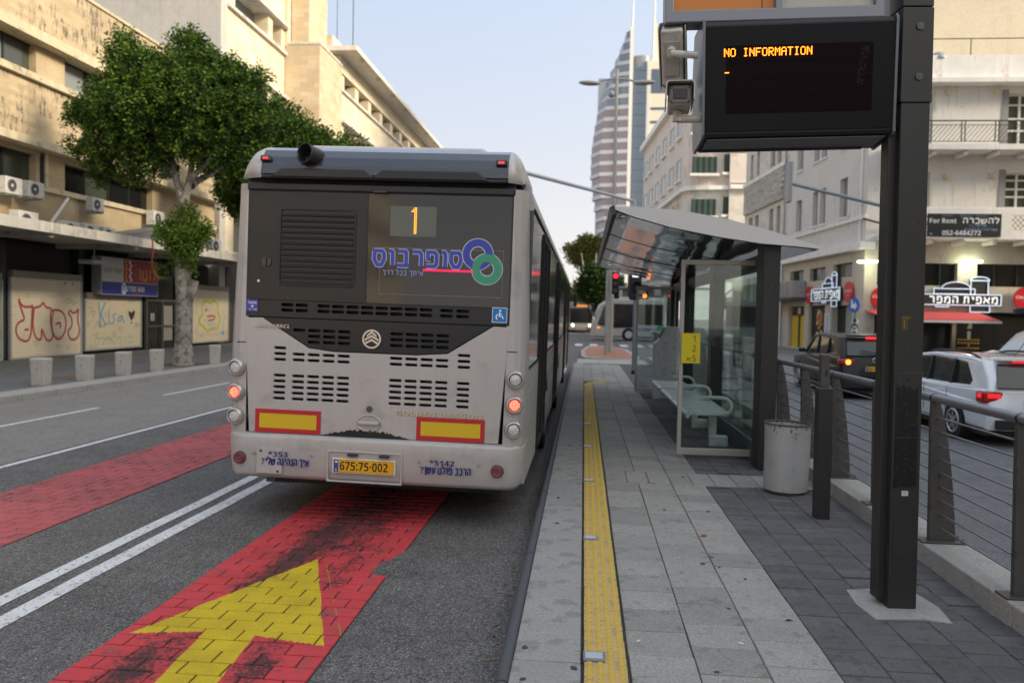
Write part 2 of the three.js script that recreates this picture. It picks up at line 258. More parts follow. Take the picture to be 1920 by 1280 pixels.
// ---------- the two red brick bus lanes ----------
const LZ0 = -2.6, LZ1 = -8.8;
const laneTex = (seed, arrow) => {
  const W = 512, H = 2048, x0 = arrow ? -2.54 : -5.52, x1 = arrow ? -1.28 : -4.26, z0 = arrow ? LZ0 : -5, z1 = arrow ? LZ1 : -14;
  const ar = [[-1.882, -5.561], [-1.346, -4.105], [-1.766, -4.19], [-1.70, -3.4], [-1.66, -2.5], [-1.93, -2.5], [-1.995, -3.4], [-2.066, -4.21], [-2.455, -4.129]];
  const ins = (x, z) => { let c = false; for (let i = 0, j = ar.length - 1; i < ar.length; j = i++) if ((ar[i][1] > z) !== (ar[j][1] > z) && x < (ar[j][0] - ar[i][0]) * (z - ar[i][1]) / (ar[j][1] - ar[i][1]) + ar[i][0]) c = !c; return c; };
  const t = tex(W, (u, v) => {
    const x = x0 + (x1 - x0) * u, z = z0 + (z1 - z0) * v, n = fbm(u, v * 4.9 % 1, 6, 5, seed), f = vn(u * 230, v * 1100, 1100, seed + 3), f2 = vn(u * 90, v * 430, 430, seed + 5), n2 = fbm(u, v * 4.9 % 1, 12, 5, seed + 7);
    let c = arrow ? [0.54, 0.045, 0.055] : [0.4, 0.085, 0.09], k = (0.78 + 0.44 * n) * (0.88 + 0.24 * f);
    let wear = 0;   // rubber and worn paint where wheels and drips go, with its own grain
    if (arrow) {
      const blob = (cx, cz, rx, rz, a) => a * Math.exp(-(((x - cx) / rx) ** 2) - (((z - cz) / rz) ** 2));
      wear = blob(-2.06, -5.1, 0.16, 0.75, 0.95) + blob(-2.2, -3.75, 0.17, 0.55, 0.95) + blob(-1.6, -3.8, 0.13, 0.5, 0.9) + blob(-1.95, -7.7, 0.34, 1.4, 0.8) + blob(-1.66, -6.4, 0.2, 1.0, 0.55) + blob(-2.0, -6.2, 0.22, 0.8, 0.8) + blob(-1.6, -5.2, 0.12, 0.6, 0.5);
    } else wear = 0.42 * n2;
    const wr = 0.92 * sst(wear * 0.8 + (f2 - 0.5) * 0.55 + (n2 - 0.5) * 0.75 + (f - 0.5) * 0.45, 0.3, 0.82);
    const thin = arrow ? sst(n2 + 0.3 * (f - 0.5), 0.62, 0.75) * 0.5 : 0.3 * sst(n2, 0.5, 0.7);
    if (arrow && ins(x + (n2 - 0.5) * 0.02, z + (f2 - 0.5) * 0.02)) { c = [0.56, 0.41, 0.01]; const w2 = sst(wear * 0.25 + (n2 - 0.5) * 1.1 + (f - 0.5) * 0.35, 0.42, 0.7); return c.map((q, i) => q * k * (1 - w2 * 0.5) + 0.05 * w2 * 0.5); }
    if (arrow && z > -5.45 && z < -4.15 && Math.abs(x + 1.80 - (z + 5.5) * 0.4) < 0.005 && n2 + 0.3 * f > 0.66) return [0.42, 0.2, 0.03];
    return c.map((q, i) => (q * k * (1 - wr) + [0.045, 0.026, 0.026][i] * wr) * (1 - thin) + [0.16, 0.09, 0.085][i] * thin * (1 - wr));
  }, true, H);
  t.wrapS = t.wrapT = THREE.ClampToEdgeWrapping; return { t, x0, x1, z0, z1 };
};
function brickLane(name, seed, arrow, zEnd, x0, x1) {
  const L = laneTex(seed, arrow), m = mat([1, 1, 1], 0.72, 0, { map: L.t, bumpMap: scaled(grainB, 0.12), bumpScale: 0.002 });
  const far = mat([0.38, 0.075, 0.078], 0.75, 0, { map: scaled(grainT(0.9, 0.2, 0.3, seed + 60), 0.7) });
  const bed = struct(name, gb().span(x0, x1, ROAD - 0.0168, ROAD + 0.0032, L.z0 + 0.138 * 34, zEnd), MT.joint);
  const bw = (x1 - x0) / 5.5, bd = 0.138, rows = Math.floor((L.z0 - zEnd) / bd), rest = gb(); let n = 0;
  const brick = (a, b, z) => {
    const g = 0.0055, h = rr(-0.0015, 0.0015), y1 = ROAD + 0.0105 + h, e = 0.0035, q = [[a + g, z - g], [b - g, z - g], [b - g, z - bd + g], [a + g, z - bd + g]], p = [], uv = [], ix = [];
    const j = () => rr(-0.0015, 0.0015); q.forEach((c) => { c[0] += j(); c[1] += j(); });
    const ring = [q.map((c) => [c[0], ROAD - 0.002, c[1]]), q.map((c) => [c[0], y1 - e, c[1]]), q.map((c, i) => [c[0] + (i === 0 || i === 3 ? e : -e), y1, c[1] + (i < 2 ? -e : e)])];
    ring.forEach((r) => r.forEach((v) => { p.push(...v); uv.push((v[0] - L.x0) / (L.x1 - L.x0), (v[2] - L.z0) / (L.z1 - L.z0)); }));
    for (let k = 0; k < 2; k++) for (let i = 0; i < 4; i++) { const s = k * 4 + i, t = k * 4 + (i + 1) % 4; ix.push(s, t, s + 4, s + 4, t, t + 4); }
    ix.push(8, 9, 10, 8, 10, 11);
    const G = new THREE.BufferGeometry(); G.setAttribute('position', new THREE.Float32BufferAttribute(p, 3)); G.setAttribute('uv', new THREE.Float32BufferAttribute(uv, 2)); G.setIndex(ix);
    const F = G.toNonIndexed(); F.computeVertexNormals(); return F;
  };
  for (let r = -34; r < rows; r++) for (let k = 0; k < 6; k++) {
    const z = L.z0 - r * bd, off = r % 2 ? 0 : -bw / 2, a = Math.max(x0, x0 + off + k * bw), b = Math.min(x1, x0 + off + (k + 1) * bw); if (b - a < 0.03) continue;
    if (n < 300 && r >= 0 && z > L.z1 + 0.05) { part(bed, n ? 'brick_' + String(n).padStart(3, '0') : 'brick', brick(a, b, z), m); n++; } else rest.add(brick(a, b, z));
  }
  if (rest.g.length) part(bed, 'brick_field', rest, far, 'stuff');
}
brickLane('red_bus_lane_paving', 121, true, -9.2, -2.52, -1.3);
brickLane('red_bus_lane_paving', 131, false, -40, -5.49, -4.28);
{   // lump of asphalt that overlaps the edge of the red bricks
  const g = new THREE.CircleGeometry(1, 40, 0, Math.PI * 2), p = g.attributes.position; g.rotateX(-Math.PI / 2);
  const big = new THREE.RingGeometry(0.02, 1, 40, 8); big.rotateX(-Math.PI / 2); const q = big.attributes.position;
  for (let i = 0; i < q.count; i++) { const x = q.getX(i), z = q.getZ(i), r = Math.hypot(x, z), a = Math.atan2(z, x), w = 1 + 0.35 * (fbm(a / 6.3 + 0.5, 0.3, 5, 3, 5) - 0.5) + 0.2 * Math.sin(a * 3); q.setXYZ(i, x * w * 0.16, 0.03 * (1 - r * r) * (0.6 + vn(x * 4 + 9, z * 4 + 9, 64, 4)), z * w * 0.3); }
  big.computeVertexNormals(); const m = struct('asphalt_patch', metres(big), MT.asphalt); m.position.set(-1.27, ROAD + 0.003, -5.52);
}
// ---------- the stop's platform ----------
const PEND = -27.2;
{
  struct('platform_base', gb().span(-0.31, 2.33, -0.4, -0.014, 3, PEND), MT.joint);
  struct('far_platform_base', gb().span(-0.2, 2.3, -0.6, -0.03, PEND - 0.02, PEND - 3), MT.kerb);
  // kerb foot and the rubber fender along it
  const foot = new THREE.ExtrudeGeometry(shapeOf([[-0.315, -0.05], [-0.36, -0.09], [-0.4, -0.25], [-0.315, -0.25]]), { depth: 30, bevelEnabled: false }).translate(0, 0, -27);
  struct('kerb_foot', metres(foot), MT.slab[2]);
  const fender = struct('kerb_fender', gb().span(-0.316, -0.3115, -0.06, -0.03, 3, -27), MT.rubber);
  for (let i = 0, z = -1.56; z > -26; z -= 1.92, i++) part(fender, i ? 'fender_segment_' + String(i).padStart(3, '0') : 'fender_segment', gb().cyl(0.036, 0.036, 1.905, -0.33, -0.036, z - 0.96, Math.PI / 2, 0, 0, 14), MT.rubber);
}
function tile(x0, x1, z0, z1, h, bev, y = 0) {   // chamfered block, its top at y + h
  const p = [], ix = [], b = bev, j = () => rr(-0.0012, 0.0012), q = [[x0 + j(), z0 + j()], [x1 + j(), z0 + j()], [x1 + j(), z1 + j()], [x0 + j(), z1 + j()]];
  const sx = [b, -b, -b, b], sz = [-b, -b, b, b], t = [j(), j(), j(), j()].map((k) => k * 0.8);
  q.forEach((c) => p.push(c[0], y - 0.02, c[1])); q.forEach((c, i) => p.push(c[0], y + h - b * 0.8 + t[i], c[1])); q.forEach((c, i) => p.push(c[0] + sx[i], y + h + t[i], c[1] + sz[i]));
  for (let k = 0; k < 2; k++) for (let i = 0; i < 4; i++) { const s = k * 4 + i, e = k * 4 + (i + 1) % 4; ix.push(s, e, s + 4, s + 4, e, e + 4); }
  ix.push(8, 9, 10, 8, 10, 11);
  const g = new THREE.BufferGeometry(); g.setAttribute('position', new THREE.Float32BufferAttribute(p, 3)); g.setIndex(ix); const f = metres(g); f.computeVertexNormals(); return f;
}
const pieces = (parent, name) => { let n = 0; return (g, m) => part(parent, n++ ? name + '_' + String(n - 1).padStart(3, '0') : name, g, m); };
{
  // concrete slabs along the kerb
  const base = struct('kerb_slab_course', gb().span(-0.29, 0.024, -0.03, -0.016, 2.9, -26.8), MT.joint), put = pieces(base, 'slab'); let z = 0.6;
  const len = [2.04, 2.27, 2.04]; let k = 0;
  while (z > -26.5) { const l = k < 3 ? len[k] : 1.02; put(tile(-0.297, 0.022, z, z - l + 0.006, rr(-0.002, 0.002), 0.006), MT.slab[Math.floor(rnd() * 3)]); z -= l; k++; }
}
{
  // raised yellow tiles, four by four studs each
  const base = struct('tactile_strip', gb().span(0.034, 0.2515, -0.03, -0.0125, 2.9, -19.6), mat([0.05, 0.052, 0.026], 0.95)), put = pieces(base, 'tactile_tile');
  const studs = () => { const g = gb(); for (let i = 0; i < 4; i++) for (let j = 0; j < 4; j++) g.add(new THREE.CylinderGeometry(0.0115, 0.0165, 0.007, 10, 1), M4(0.038 + 0.025 + i * 0.05, 0.0045, -0.024 - j * 0.05)); return g.build(); }, SG = studs();
  const plain = [0, 1, 2].map(() => tile(0.038, 0.237, 0, -0.196, 0.002, 0.003));
  let n = 0;
  for (let z = -1.78; z > -18.7; z -= 0.2, n++) { const m = put(plain[n % 3], MT.yellow[n % 2]); m.position.set(rr(-0.001, 0.001), rr(-0.001, 0.002), z); part(m, 'studs', SG, MT.stud); }
  for (let k = 0; k < 7; k++) { const a = Math.min(1, k / 4) * 0.75, m = put(plain[0], MT.yellow[0]); part(m, 'studs', SG, MT.stud); m.rotation.y = -a; m.position.set([0, 0.008, 0.04, 0.1, 0.19, 0.29, 0.4][k], 0.001, -18.78 - [0, 0.2, 0.4, 0.59, 0.77, 0.94, 1.1][k]); }
  // small lights let into the strip
  const glass = phys([0.42, 0.46, 0.5], 0.25, 0);
  let first;
  for (let z = -3.76, k = 0; z > -18; z -= 2.03, k++) {
    const lab = k === 0 ? 'recessed kerb light with frosted glass in the yellow strip, nearest the viewer' : 'recessed kerb light in the yellow strip, ' + ['second', 'third', 'fourth', 'fifth', 'sixth', 'seventh', 'eighth'][k - 1] + ' from the viewer';
    const t = thing('recessed_light', lab, 'ground light', [0.085, 0.008, z], 0, 'lights let into the yellow strip');
    part(t, 'frame', gb().rbox(0.104, 0.016, 0.094, 0.003, 0, 0, 0), MT.galv); part(t, 'lens', gb().rbox(0.084, 0.006, 0.066, 0.002, 0, 0.0075, 0), glass);
  }
}
{
  // light grey pavers, three courses
  const base = struct('light_paving', gb().span(0.2516, 1.215, -0.032, -0.017, 2.8, -26.9), MT.joint), put = pieces(base, 'paver'), rest = [gb(), gb(), gb(), gb()]; let n = 0;
  const cols = [[0.2535, 0.5635, 0], [0.5695, 0.887, 0.13], [0.893, 1.2105, 0.25]];
  const band = (z) => z < -7.82 && z > -8.42;
  for (let r = 0; r < 88; r++) for (const [a, b, o] of cols) {
    let z = -2.04 - o - r * 0.3, z1 = z - 0.2935; if (z > -7.82 && z1 < -7.82) z1 = -7.82; if (z < -7.82 && z1 > -8.42) continue; if (z > -8.42 && z < -7.82) z = -8.425; if (z - z1 < 0.03 || z1 < -26.8) continue;
    const g = tile(a, b, z, z1, rr(-0.0022, 0.0022), 0.004), q = Math.floor(rnd() * 4);
    if (n++ < 190) put(g, MT.paver[q]); else rest[q].add(g);
  }
  for (let r = 0; r < 2; r++) for (let k = 0; k < 10; k++) put(tile(0.256 + k * 0.213, 0.256 + k * 0.213 + 0.208, -7.83 - r * 0.296, -7.83 - r * 0.296 - 0.29, rr(-0.002, 0.002), 0.006), MT.paver[k % 3 ? 2 : 1]);
  for (let z = -19.75; z > -26.5; z -= 0.4) rest[1].add(tile(0.03, 0.247, z, z - 0.395, 0, 0.004));
  rest.forEach((g, i) => part(base, 'far_pavers', g, MT.paver[i], 'stuff'));
}
{
  // small dark bricks on the rail side
  const base = struct('dark_paving', gb().span(1.216, 2.37, -0.034, -0.018, 2.8, -26.9), MT.joint), put = pieces(base, 'dark_brick'), rest = [gb(), gb(), gb(), gb()]; let n = 0;
  const bw = 0.2315, bd = 0.147, bond = [0.5, 0, 0.33, 0.8];
  for (let c = 0; c < 5; c++) for (let r = 0; r < 170; r++) {
    const z = -2.2 - bond[c % 4] * bd * 1 - r * bd, z1 = z - bd + 0.005; if (z < -7.8 && z1 > -8.42 || z > -7.8 && z1 < -7.83 || z1 < -26.8 || z > -8.42 && z < -7.8) continue;
    const a = 1.216 + c * bw, inPad = a > 1.6 && a + bw < 2.06 && z < -4.46 && z1 > -4.98; if (inPad) continue;
    const sunk = hsh(c, r, 5) > 0.93 ? -0.006 : 0, g = tile(a, a + bw - 0.005, z, z1, rr(-0.003, 0.003) + sunk, 0.004), q = Math.floor(rnd() * 4);
    if (n++ < 280 && z > -14) put(g, MT.dark[q]); else rest[q].add(g);
  }
  rest.forEach((g, i) => g.g.length && part(base, 'far_dark_bricks', g, MT.dark[i], 'stuff'));
  // cast concrete round the foot of the sign pole
  const pad = slab([[1.63, -4.47], [1.9, -4.5], [2.03, -4.46], [2.06, -4.7], [2.02, -4.95], [1.8, -4.98], [1.62, -4.93], [1.6, -4.7]].map(([x, z]) => [x, -z]), 0.03, [], 0.004); pad.rotateX(-Math.PI / 2).translate(0, 0.006, 0);
  struct('concrete_pad', metres(pad), MT.kerb);
}
{
  // low concrete wall that carries the railing, in cast lengths
  const base = struct('railing_plinth', gb().span(2.35, 2.64, -0.6, 0.08, 3, -29), MT.joint), put = pieces(base, 'plinth_block');
  for (let z = 0.2; z > -28; z -= 1.55) put(gb().rbox(0.32, 0.73, 1.538, 0.012, 2.485, -0.235, z - 0.775), MT.kerb);
}
// litter, trodden gum, dead leaves in the gutter
{
  const gumM = mat([0.05, 0.048, 0.046], 0.8), lp = scene.getObjectByName('light_paving'), ks = scene.getObjectByName('kerb_slab_course');
  const blob = (k) => { const pts = [...Array(10)].map((_, i) => { const a = i * Math.PI / 5, r = 0.011 * (0.7 + 0.6 * hsh(i, k, 3)); return [r * Math.cos(a) * 1.4, r * Math.sin(a)]; }); return metres(slab(pts, 0.002).rotateX(-Math.PI / 2)); };
  const G = [0, 1, 2, 3, 4].map(blob);
  for (let i = 0; i < 46; i++) { const onSlab = i % 3 === 0, m = part(onSlab ? ks : lp, i ? 'gum_spot_' + String(i).padStart(3, '0') : 'gum_spot', G[i % 5], gumM); m.position.set(onSlab ? rr(-0.26, 0) : rr(0.28, 1.18), 0.0052, -2.9 - 8 * Math.pow(rnd(), 1.5)); m.rotation.y = rr(0, 6); m.scale.setScalar(rr(0.6, 1.5)); }
  const lg = gb(), lm = mat([0.2, 0.12, 0.05], 0.85); for (let i = 0; i < 170; i++) lg.add(new THREE.CircleGeometry(rr(0.006, 0.015), 5), M4(-0.42 - Math.pow(rnd(), 2) * 0.16, ROAD + 0.004 + rnd() * 0.006, -2.8 - rnd() * 14, -Math.PI / 2 + rr(-0.4, 0.4), rr(-0.4, 0.4), rr(0, 6)));
  const litter = shade(new THREE.Mesh(lg.build(), lm)); litter.name = 'gutter_leaves'; litter.userData = { kind: 'stuff', label: 'scattered dead leaves in the gutter between bus and kerb', category: 'leaves' }; lm.side = THREE.DoubleSide; scene.add(litter);

  const butt = mat([0.75, 0.72, 0.66], 0.8), leaf = mat([0.4, 0.09, 0.05], 0.8);
  const spots = [[0.31, -3.98, 'white cigarette end lying beside the yellow strip'], [0.82, -4.02, 'white cigarette end lying on the middle course of grey pavers']];
  for (const [x, z, lb] of spots) { const g = gb().cyl(0.004, 0.004, 0.026, 0, 0.0045, 0, 0, 0, Math.PI / 2, 8), m = one('cigarette_end', lb, 'litter', g, butt, 'cigarette ends on the pavers'); m.position.set(x, 0.003, z); m.rotation.y = rr(0, 3); }
  const d = gb().add(new THREE.SphereGeometry(0.02, 8, 5), M4(0, 0.006, 0, 0, 0, 0, [1.3, 0.3, 0.8])); const m = one('dry_leaf', 'small dry orange leaf on a paver joint before the bin', 'leaf', d, leaf); m.position.set(0.93, 0.003, -6.0); m.rotation.y = 0.4;
}
// ---------- far pavement on the left ----------
{
  struct('left_pavement', gb().span(-40, -11.0, -0.4, -0.052, 60, -90), MT.sidewalk);
  const k = struct('left_kerb', gb().span(-11.0, -10.42, -0.4, -0.07, 60, -90), MT.joint), put = pieces(k, 'kerb_stone');
  for (let z = -9; z > -45; z -= 0.985) put(gb().rbox(0.595, 0.2, 0.975, 0.02, -10.7, -0.148, z - 0.49), MT.kerb);
  part(k, 'far_kerb', gb().span(-10.995, -10.405, -0.3, -0.05, 60, -9).span(-10.995, -10.405, -0.3, -0.05, -45.5, -90), MT.kerb);
  // tree pit
  struct('tree_pit', gb().span(-12.2, -11.05, -0.06, -0.047, -21.4, -22.8), mat([0.12, 0.075, 0.045], 0.95, 0, { map: scaled(grainT(0.8, 0.3, 0.4, 141), 0.6) }));
  struct('tree_pit', gb().span(-12.2, -11.2, -0.06, -0.047, -17.0, -17.9), mat([0.2, 0.12, 0.075], 0.95, 0, { map: scaled(grainT(0.8, 0.3, 0.4, 143), 0.6) }));
  // stone bollards
  const stone = mat([1, 1, 1], 0.85, 0, { map: scaled(grainT(0.42, 0.14, 0.25, 145, [1, 0.95, 0.84]), 0.6), bumpMap: scaled(grainB, 0.4), bumpScale: 0.003 });
  const bg = (() => { const g = new RoundedBoxGeometry(0.3, 0.58, 0.3, 3, 0.03), p = g.attributes.position; for (let i = 0; i < p.count; i++) { const t = (p.getY(i) + 0.29) / 0.58; p.setX(i, p.getX(i) * (0.92 + 0.16 * t)); p.setZ(i, p.getZ(i) * (0.92 + 0.16 * t)); } g.translate(0, 0.275, 0); g.computeVertexNormals(); return metres(g); })();
  const lab = ['pale stone bollard farthest left on the pavement, before the red graffiti shutter', 'pale stone bollard second from the left, beside the dry tree pit', 'pale stone bollard before the blue graffiti shutter', 'pale stone bollard just left of the tree trunk', 'pale stone bollard right of the tree trunk, close to the bus'];
  [[-11.2, -15.55], [-11.1, -16.85], [-11.13, -18.4], [-11.06, -19.8], [-10.95, -22.85]].forEach(([x, z], i) => { const m = one('stone_bollard', lab[i], 'bollard', bg, stone, 'stone bollards on the left pavement'); m.position.set(x, -0.052, z); m.rotation.y = 0.1 + i * 0.07; });
}
// ---------- traffic island and far pavements ----------
{
  const brickRed = mat([1, 1, 1], 0.9, 0, { map: scaled(tex(512, (u, v) => { const c = stoneCell(u, v); return c; }), 1.6) });
  function stoneCell(u, v) { const r = Math.floor(v * 12), x = u * 8 + (r % 2) * 0.5, f = x - Math.floor(x), g = v * 12 - r, j = f < 0.05 || g < 0.08 ? 0.6 : 1, k = (0.8 + 0.4 * hsh(Math.floor(x) % 8, r, 4)) * j; return [0.36 * k, 0.17 * k, 0.11 * k]; }
  const out = [[0.1, -31.6], [1.95, -30.4], [2.3, -32.5], [2.2, -40], [1.2, -44], [0.2, -43.2], [-0.1, -38], [-0.08, -32.6]].map(([x, z]) => [x, -z]);
  const cx = 1.0, cz = 37, inn = out.map(([x, z]) => [cx + (x - cx) * 0.82, cz + (z - cz) * 0.94]);
  const isl = struct('traffic_island', metres(slab(out, 0.3, [inn], 0.02).rotateX(-Math.PI / 2).translate(0, -0.04, 0)), MT.kerb);
  part(isl, 'brick_infill', metres(slab(inn, 0.25).rotateX(-Math.PI / 2).translate(0, -0.05, 0)), brickRed);
  struct('right_pavement', gb().span(11.4, 60, -0.8, -0.2, -37.4, -40.2).span(11.4, 14.5, -0.8, -0.203, -40.2, -66), MT.kerb);
  struct('right_pavement', gb().span(9.6, 90, -0.6, -0.245, -66, -160), MT.sidewalk);
}
// ---------- the bus at the stop ----------
const silverT = tex(512, (u, v) => { const n = fbm(u, v, 4, 5, 151), d = sst(fbm(u, v, 9, 5, 155), 0.58, 0.8), s = fbm(u * 6 % 1, v * 0.6 % 1, 8, 4, 157), k = 0.47 * (0.93 + 0.14 * n) * (1 - 0.16 * d) * (0.95 + 0.1 * s); return [k * 1.0, k * 0.965, k * 0.94]; });
const BUS = {
  silver: phys([1, 1, 1], 0.42, 0.12, { map: scaled(silverT, 2.1), clearcoat: 0.35, clearcoatRoughness: 0.25 }),
  dark: phys([0.017, 0.018, 0.023], 0.35, 0, { specularIntensity: 0.6, clearcoat: 0.25, clearcoatRoughness: 0.12 }),
  cowl: phys([0.022, 0.026, 0.04], 0.22, 0, { clearcoat: 1, clearcoatRoughness: 0.08 }),
  glass: phys([0.022, 0.021, 0.022], 0.06, 0, { ior: 1.55 }),
  side: phys([0.05, 0.05, 0.048], 0.07, 0.15, {}),
  slat: mat([0.014, 0.014, 0.016], 0.5),
  ring: mat([0.5, 0.49, 0.47], 0.35, 0.6),
};
const bus = thing('city_bus', 'long silver articulated bus seen from behind, stopped at the kerb with tail lamps lit', 'bus', [-1.77, ROAD, -6.55]);
bus.rotation.z = -0.0174;   // kneels towards the kerb
{
  const P = (n, g, m) => part(bus, n, g, m);
  // hull, behind the rear panels
  const sec = [[-1.24, 0.36], [1.24, 0.36], [1.255, 1.3], [1.245, 1.75], [1.215, 2.78], [1.15, 2.98], [0.98, 3.09], [-0.98, 3.09], [-1.15, 2.98], [-1.215, 2.78], [-1.245, 1.75], [-1.255, 1.3]];
  const hull = new THREE.ExtrudeGeometry(shapeOf(sec), { depth: 9.9, bevelEnabled: false }).translate(0, 0, -10.1);
  P('hull', metres(hull), MT.black);
  const hull2 = new THREE.ExtrudeGeometry(shapeOf(sec), { depth: 6.9, bevelEnabled: false }).translate(0, 0, -17.9);
  P('front_section_hull', metres(hull2), BUS.silver);
  const bel = gb(); for (let i = 0; i < 9; i++) bel.add(new THREE.ExtrudeGeometry(shapeOf(sec.map(([x, y]) => [x * (i % 2 ? 0.99 : 0.95), y < 1 ? y + 0.1 : y * (i % 2 ? 1 : 0.985)])), { depth: 0.09, bevelEnabled: false }), M4(0, 0, -11.0 + i * 0.1)); P('bellows', bel, MT.rubber);
  // corner pillars: rounded in plan, a little narrower at the top
  for (const s of [-1, 1]) {
    const plan = [[1.105, 0], [1.17, -0.002], [1.225, -0.022], [1.258, -0.06], [1.272, -0.12], [1.275, -0.3], [1.23, -0.3], [1.12, -0.06]];
    const g = new THREE.ExtrudeGeometry(shapeOf(plan.map(([x, z]) => [x, -z])), { depth: 2.13, steps: 14, bevelEnabled: false }); g.rotateX(-Math.PI / 2);
    const p = g.attributes.position; for (let i = 0; i < p.count; i++) { const y = p.getY(i) + 0.72, t = (y - 0.72) / 2.13, k = 1 + 0.006 * Math.sin(Math.PI * Math.min(1, t * 1.3)) - 0.028 * Math.max(0, t - 0.35) / 0.65; p.setXYZ(i, p.getX(i) * k * s, y, -(-p.getZ(i)) ); }
    if (s < 0) { const ix = g.toNonIndexed(); const q = ix.attributes.position, n = q.count; for (let i = 0; i < n; i += 3) { const a = [q.getX(i), q.getY(i), q.getZ(i)]; q.setXYZ(i, q.getX(i + 1), q.getY(i + 1), q.getZ(i + 1)); q.setXYZ(i + 1, ...a); } ix.computeVertexNormals(); P('corner_pillar', metres(ix), BUS.silver); } else { g.computeVertexNormals(); P('corner_pillar', metres(g), BUS.silver); }
  }
  // slots
  const slot = (cx, cy, w = 0.075, h = 0.024) => rrect(cx - w / 2, cx + w / 2, cy - h / 2, cy + h / 2, h / 2 - 0.001, 3);
  const lowSlots = [], vSlots = [], bandSlots = [];
  for (const [cx0, rowsA] of [[-0.818, 1], [-0.655, 0], [-0.525, 0], [-0.395, 0], [-0.265, 0], [0.185, 0], [0.315, 0], [0.445, 0], [0.575, 0], [0.76, 1]]) {
    const tall = cx0 > -0.7 && cx0 < 0.7;
    for (let r = 0; r < 5; r++) lowSlots.push(slot(cx0, 1.235 - r * 0.049, 0.105));
    for (let r = 0; r < (tall ? 2 : 3); r++) lowSlots.push(slot(cx0, (tall ? 1.42 : 1.468) - r * 0.049, 0.105));
    if (tall) for (let r = 0; r < 3; r++) vSlots.push(slot(cx0, 1.625 - r * 0.049, 0.105));
  }
  for (const cx of [-0.765, -0.64, -0.45, -0.325, -0.2, -0.075, 0.05, 0.175, 0.3, 0.425, 0.6, 0.735]) for (const cy of [1.835, 1.79]) bandSlots.push(slot(cx, cy, 0.105, 0.026));
  const inSwoosh = (pts) => pts.every(([x, y]) => y > (x < -0.56 ? 1.482 + (-0.565 - x) * 0.5955 : x > 0.61 ? 1.482 + (x - 0.615) * 0.64 : 1.47) + 0.014 && y < 1.712); for (let i = vSlots.length - 1; i >= 0; i--) if (!inSwoosh(vSlots[i])) vSlots.splice(i, 1);
  // silver engine lid with a dark swoosh let into it
  const lid = [[-1.075, 0.745], [1.07, 0.745], [1.13, 1.715], [1.0, 1.72], [0.62, 1.475], [0.35, 1.452], [-0.35, 1.452], [-0.57, 1.475], [-0.98, 1.72], [-1.13, 1.715]];
  const L = P('engine_lid', metres(slab(lid, 0.05, lowSlots, 0.004)), BUS.silver); L.position.z = 0.005;
  const sw = [[-0.968, 1.722], [-0.565, 1.482], [-0.35, 1.459], [0.35, 1.459], [0.615, 1.482], [0.99, 1.722]];
  const S = P('dark_swoosh_panel', metres(slab(sw, 0.045, vSlots, 0.003)), BUS.dark); S.position.z = 0.004;
  const band = P('dark_vent_band', metres(slab(rect(-1.128, 1.128, 1.728, 1.868), 0.045, bandSlots, 0.003)), BUS.dark); band.position.z = 0.003;
  P('engine_bay', gb().span(-1.06, 1.06, 0.76, 1.86, -0.075, -0.19), MT.black);
  // left access panel with its louvre of slats
  const lp = P('access_panel', metres(slab(rect(-1.115, -0.094, 1.874, 2.79), 0.04, [rrect(-0.84, -0.2, 2.01, 2.64, 0.03)], 0.004)), BUS.dark); lp.position.z = 0.002;
  const slat = metres(slab(rect(-0.315, 0.315, -0.03, 0.03), 0.012, [], 0.003));
  for (let i = 0; i < 13; i++) { const m = part(lp, i ? 'louvre_slat_' + String(i).padStart(3, '0') : 'louvre_slat', slat, BUS.slat); m.position.set(-0.52, 2.04 + i * 0.0475, -0.008); m.rotation.x = -0.75; }
  part(lp, 'louvre_frame', metres(slab(rrect(-0.852, -0.188, 1.998, 2.652, 0.035), 0.02, [rrect(-0.835, -0.205, 2.015, 2.635, 0.025)], 0.004)), BUS.dark).position.z = 0.008;
  part(lp, 'lock_knob', gb().cyl(0.042, 0.045, 0.014, -0.955, 2.194, 0.006, Math.PI / 2, 0, 0, 24).rbox(0.014, 0.075, 0.016, 0.005, -0.955, 2.194, 0.018), MT.blackGloss);
  part(lp, 'lock_button', gb().cyl(0.012, 0.012, 0.01, -1.02, 2.03, 0.005, Math.PI / 2, 0, 0, 12), MT.steel);
  // rear window
  const rw = P('rear_window', metres(slab(rrect(-0.088, 1.118, 1.874, 2.79, 0.02), 0.03, [], 0.003)), BUS.glass); rw.position.z = 0.001;
  const D = (n, w, h, px, x, y, z, draw, o) => print(rw, n, w, h, px, [x, y, z], draw, o);
  D('route_display', 0.39, 0.25, 700, 0.295, 2.565, 0.0035, (c, w, h) => { c.fillStyle = '#5d625d'; c.beginPath(); c.roundRect(0, 0, w, h, 10); c.fill(); for (let j = 0; j < 34; j++) { c.fillStyle = j % 2 ? 'rgba(105,112,105,.5)' : 'rgba(70,75,72,.5)'; c.fillRect(0, j * h / 34, w, h / 68); } }, { rough: 0.25 });
  {
    const one7 = ['0011', '0111', '1111', '0011', '0011', '0011', '0011', '0011', '0011', '0011', '0011', '0011', '0011', '0011', '0011', '0011'];
    const g = gb(); one7.forEach((r, j) => [...r].forEach((b, i) => { if (b === '1') g.cyl(0.0048, 0.0048, 0.004, (i - 1.9) * 0.0125, (7.5 - j) * 0.0138, 0, Math.PI / 2, 0, 0, 8); }));
    const m = part(rw, 'route_number', g, mat([0.6, 0.25, 0.02], 0.4, 0, { emissive: lin(1, 0.42, 0.03), emissiveIntensity: 1.0 })); m.position.set(0.305, 2.572, 0.006);
  }
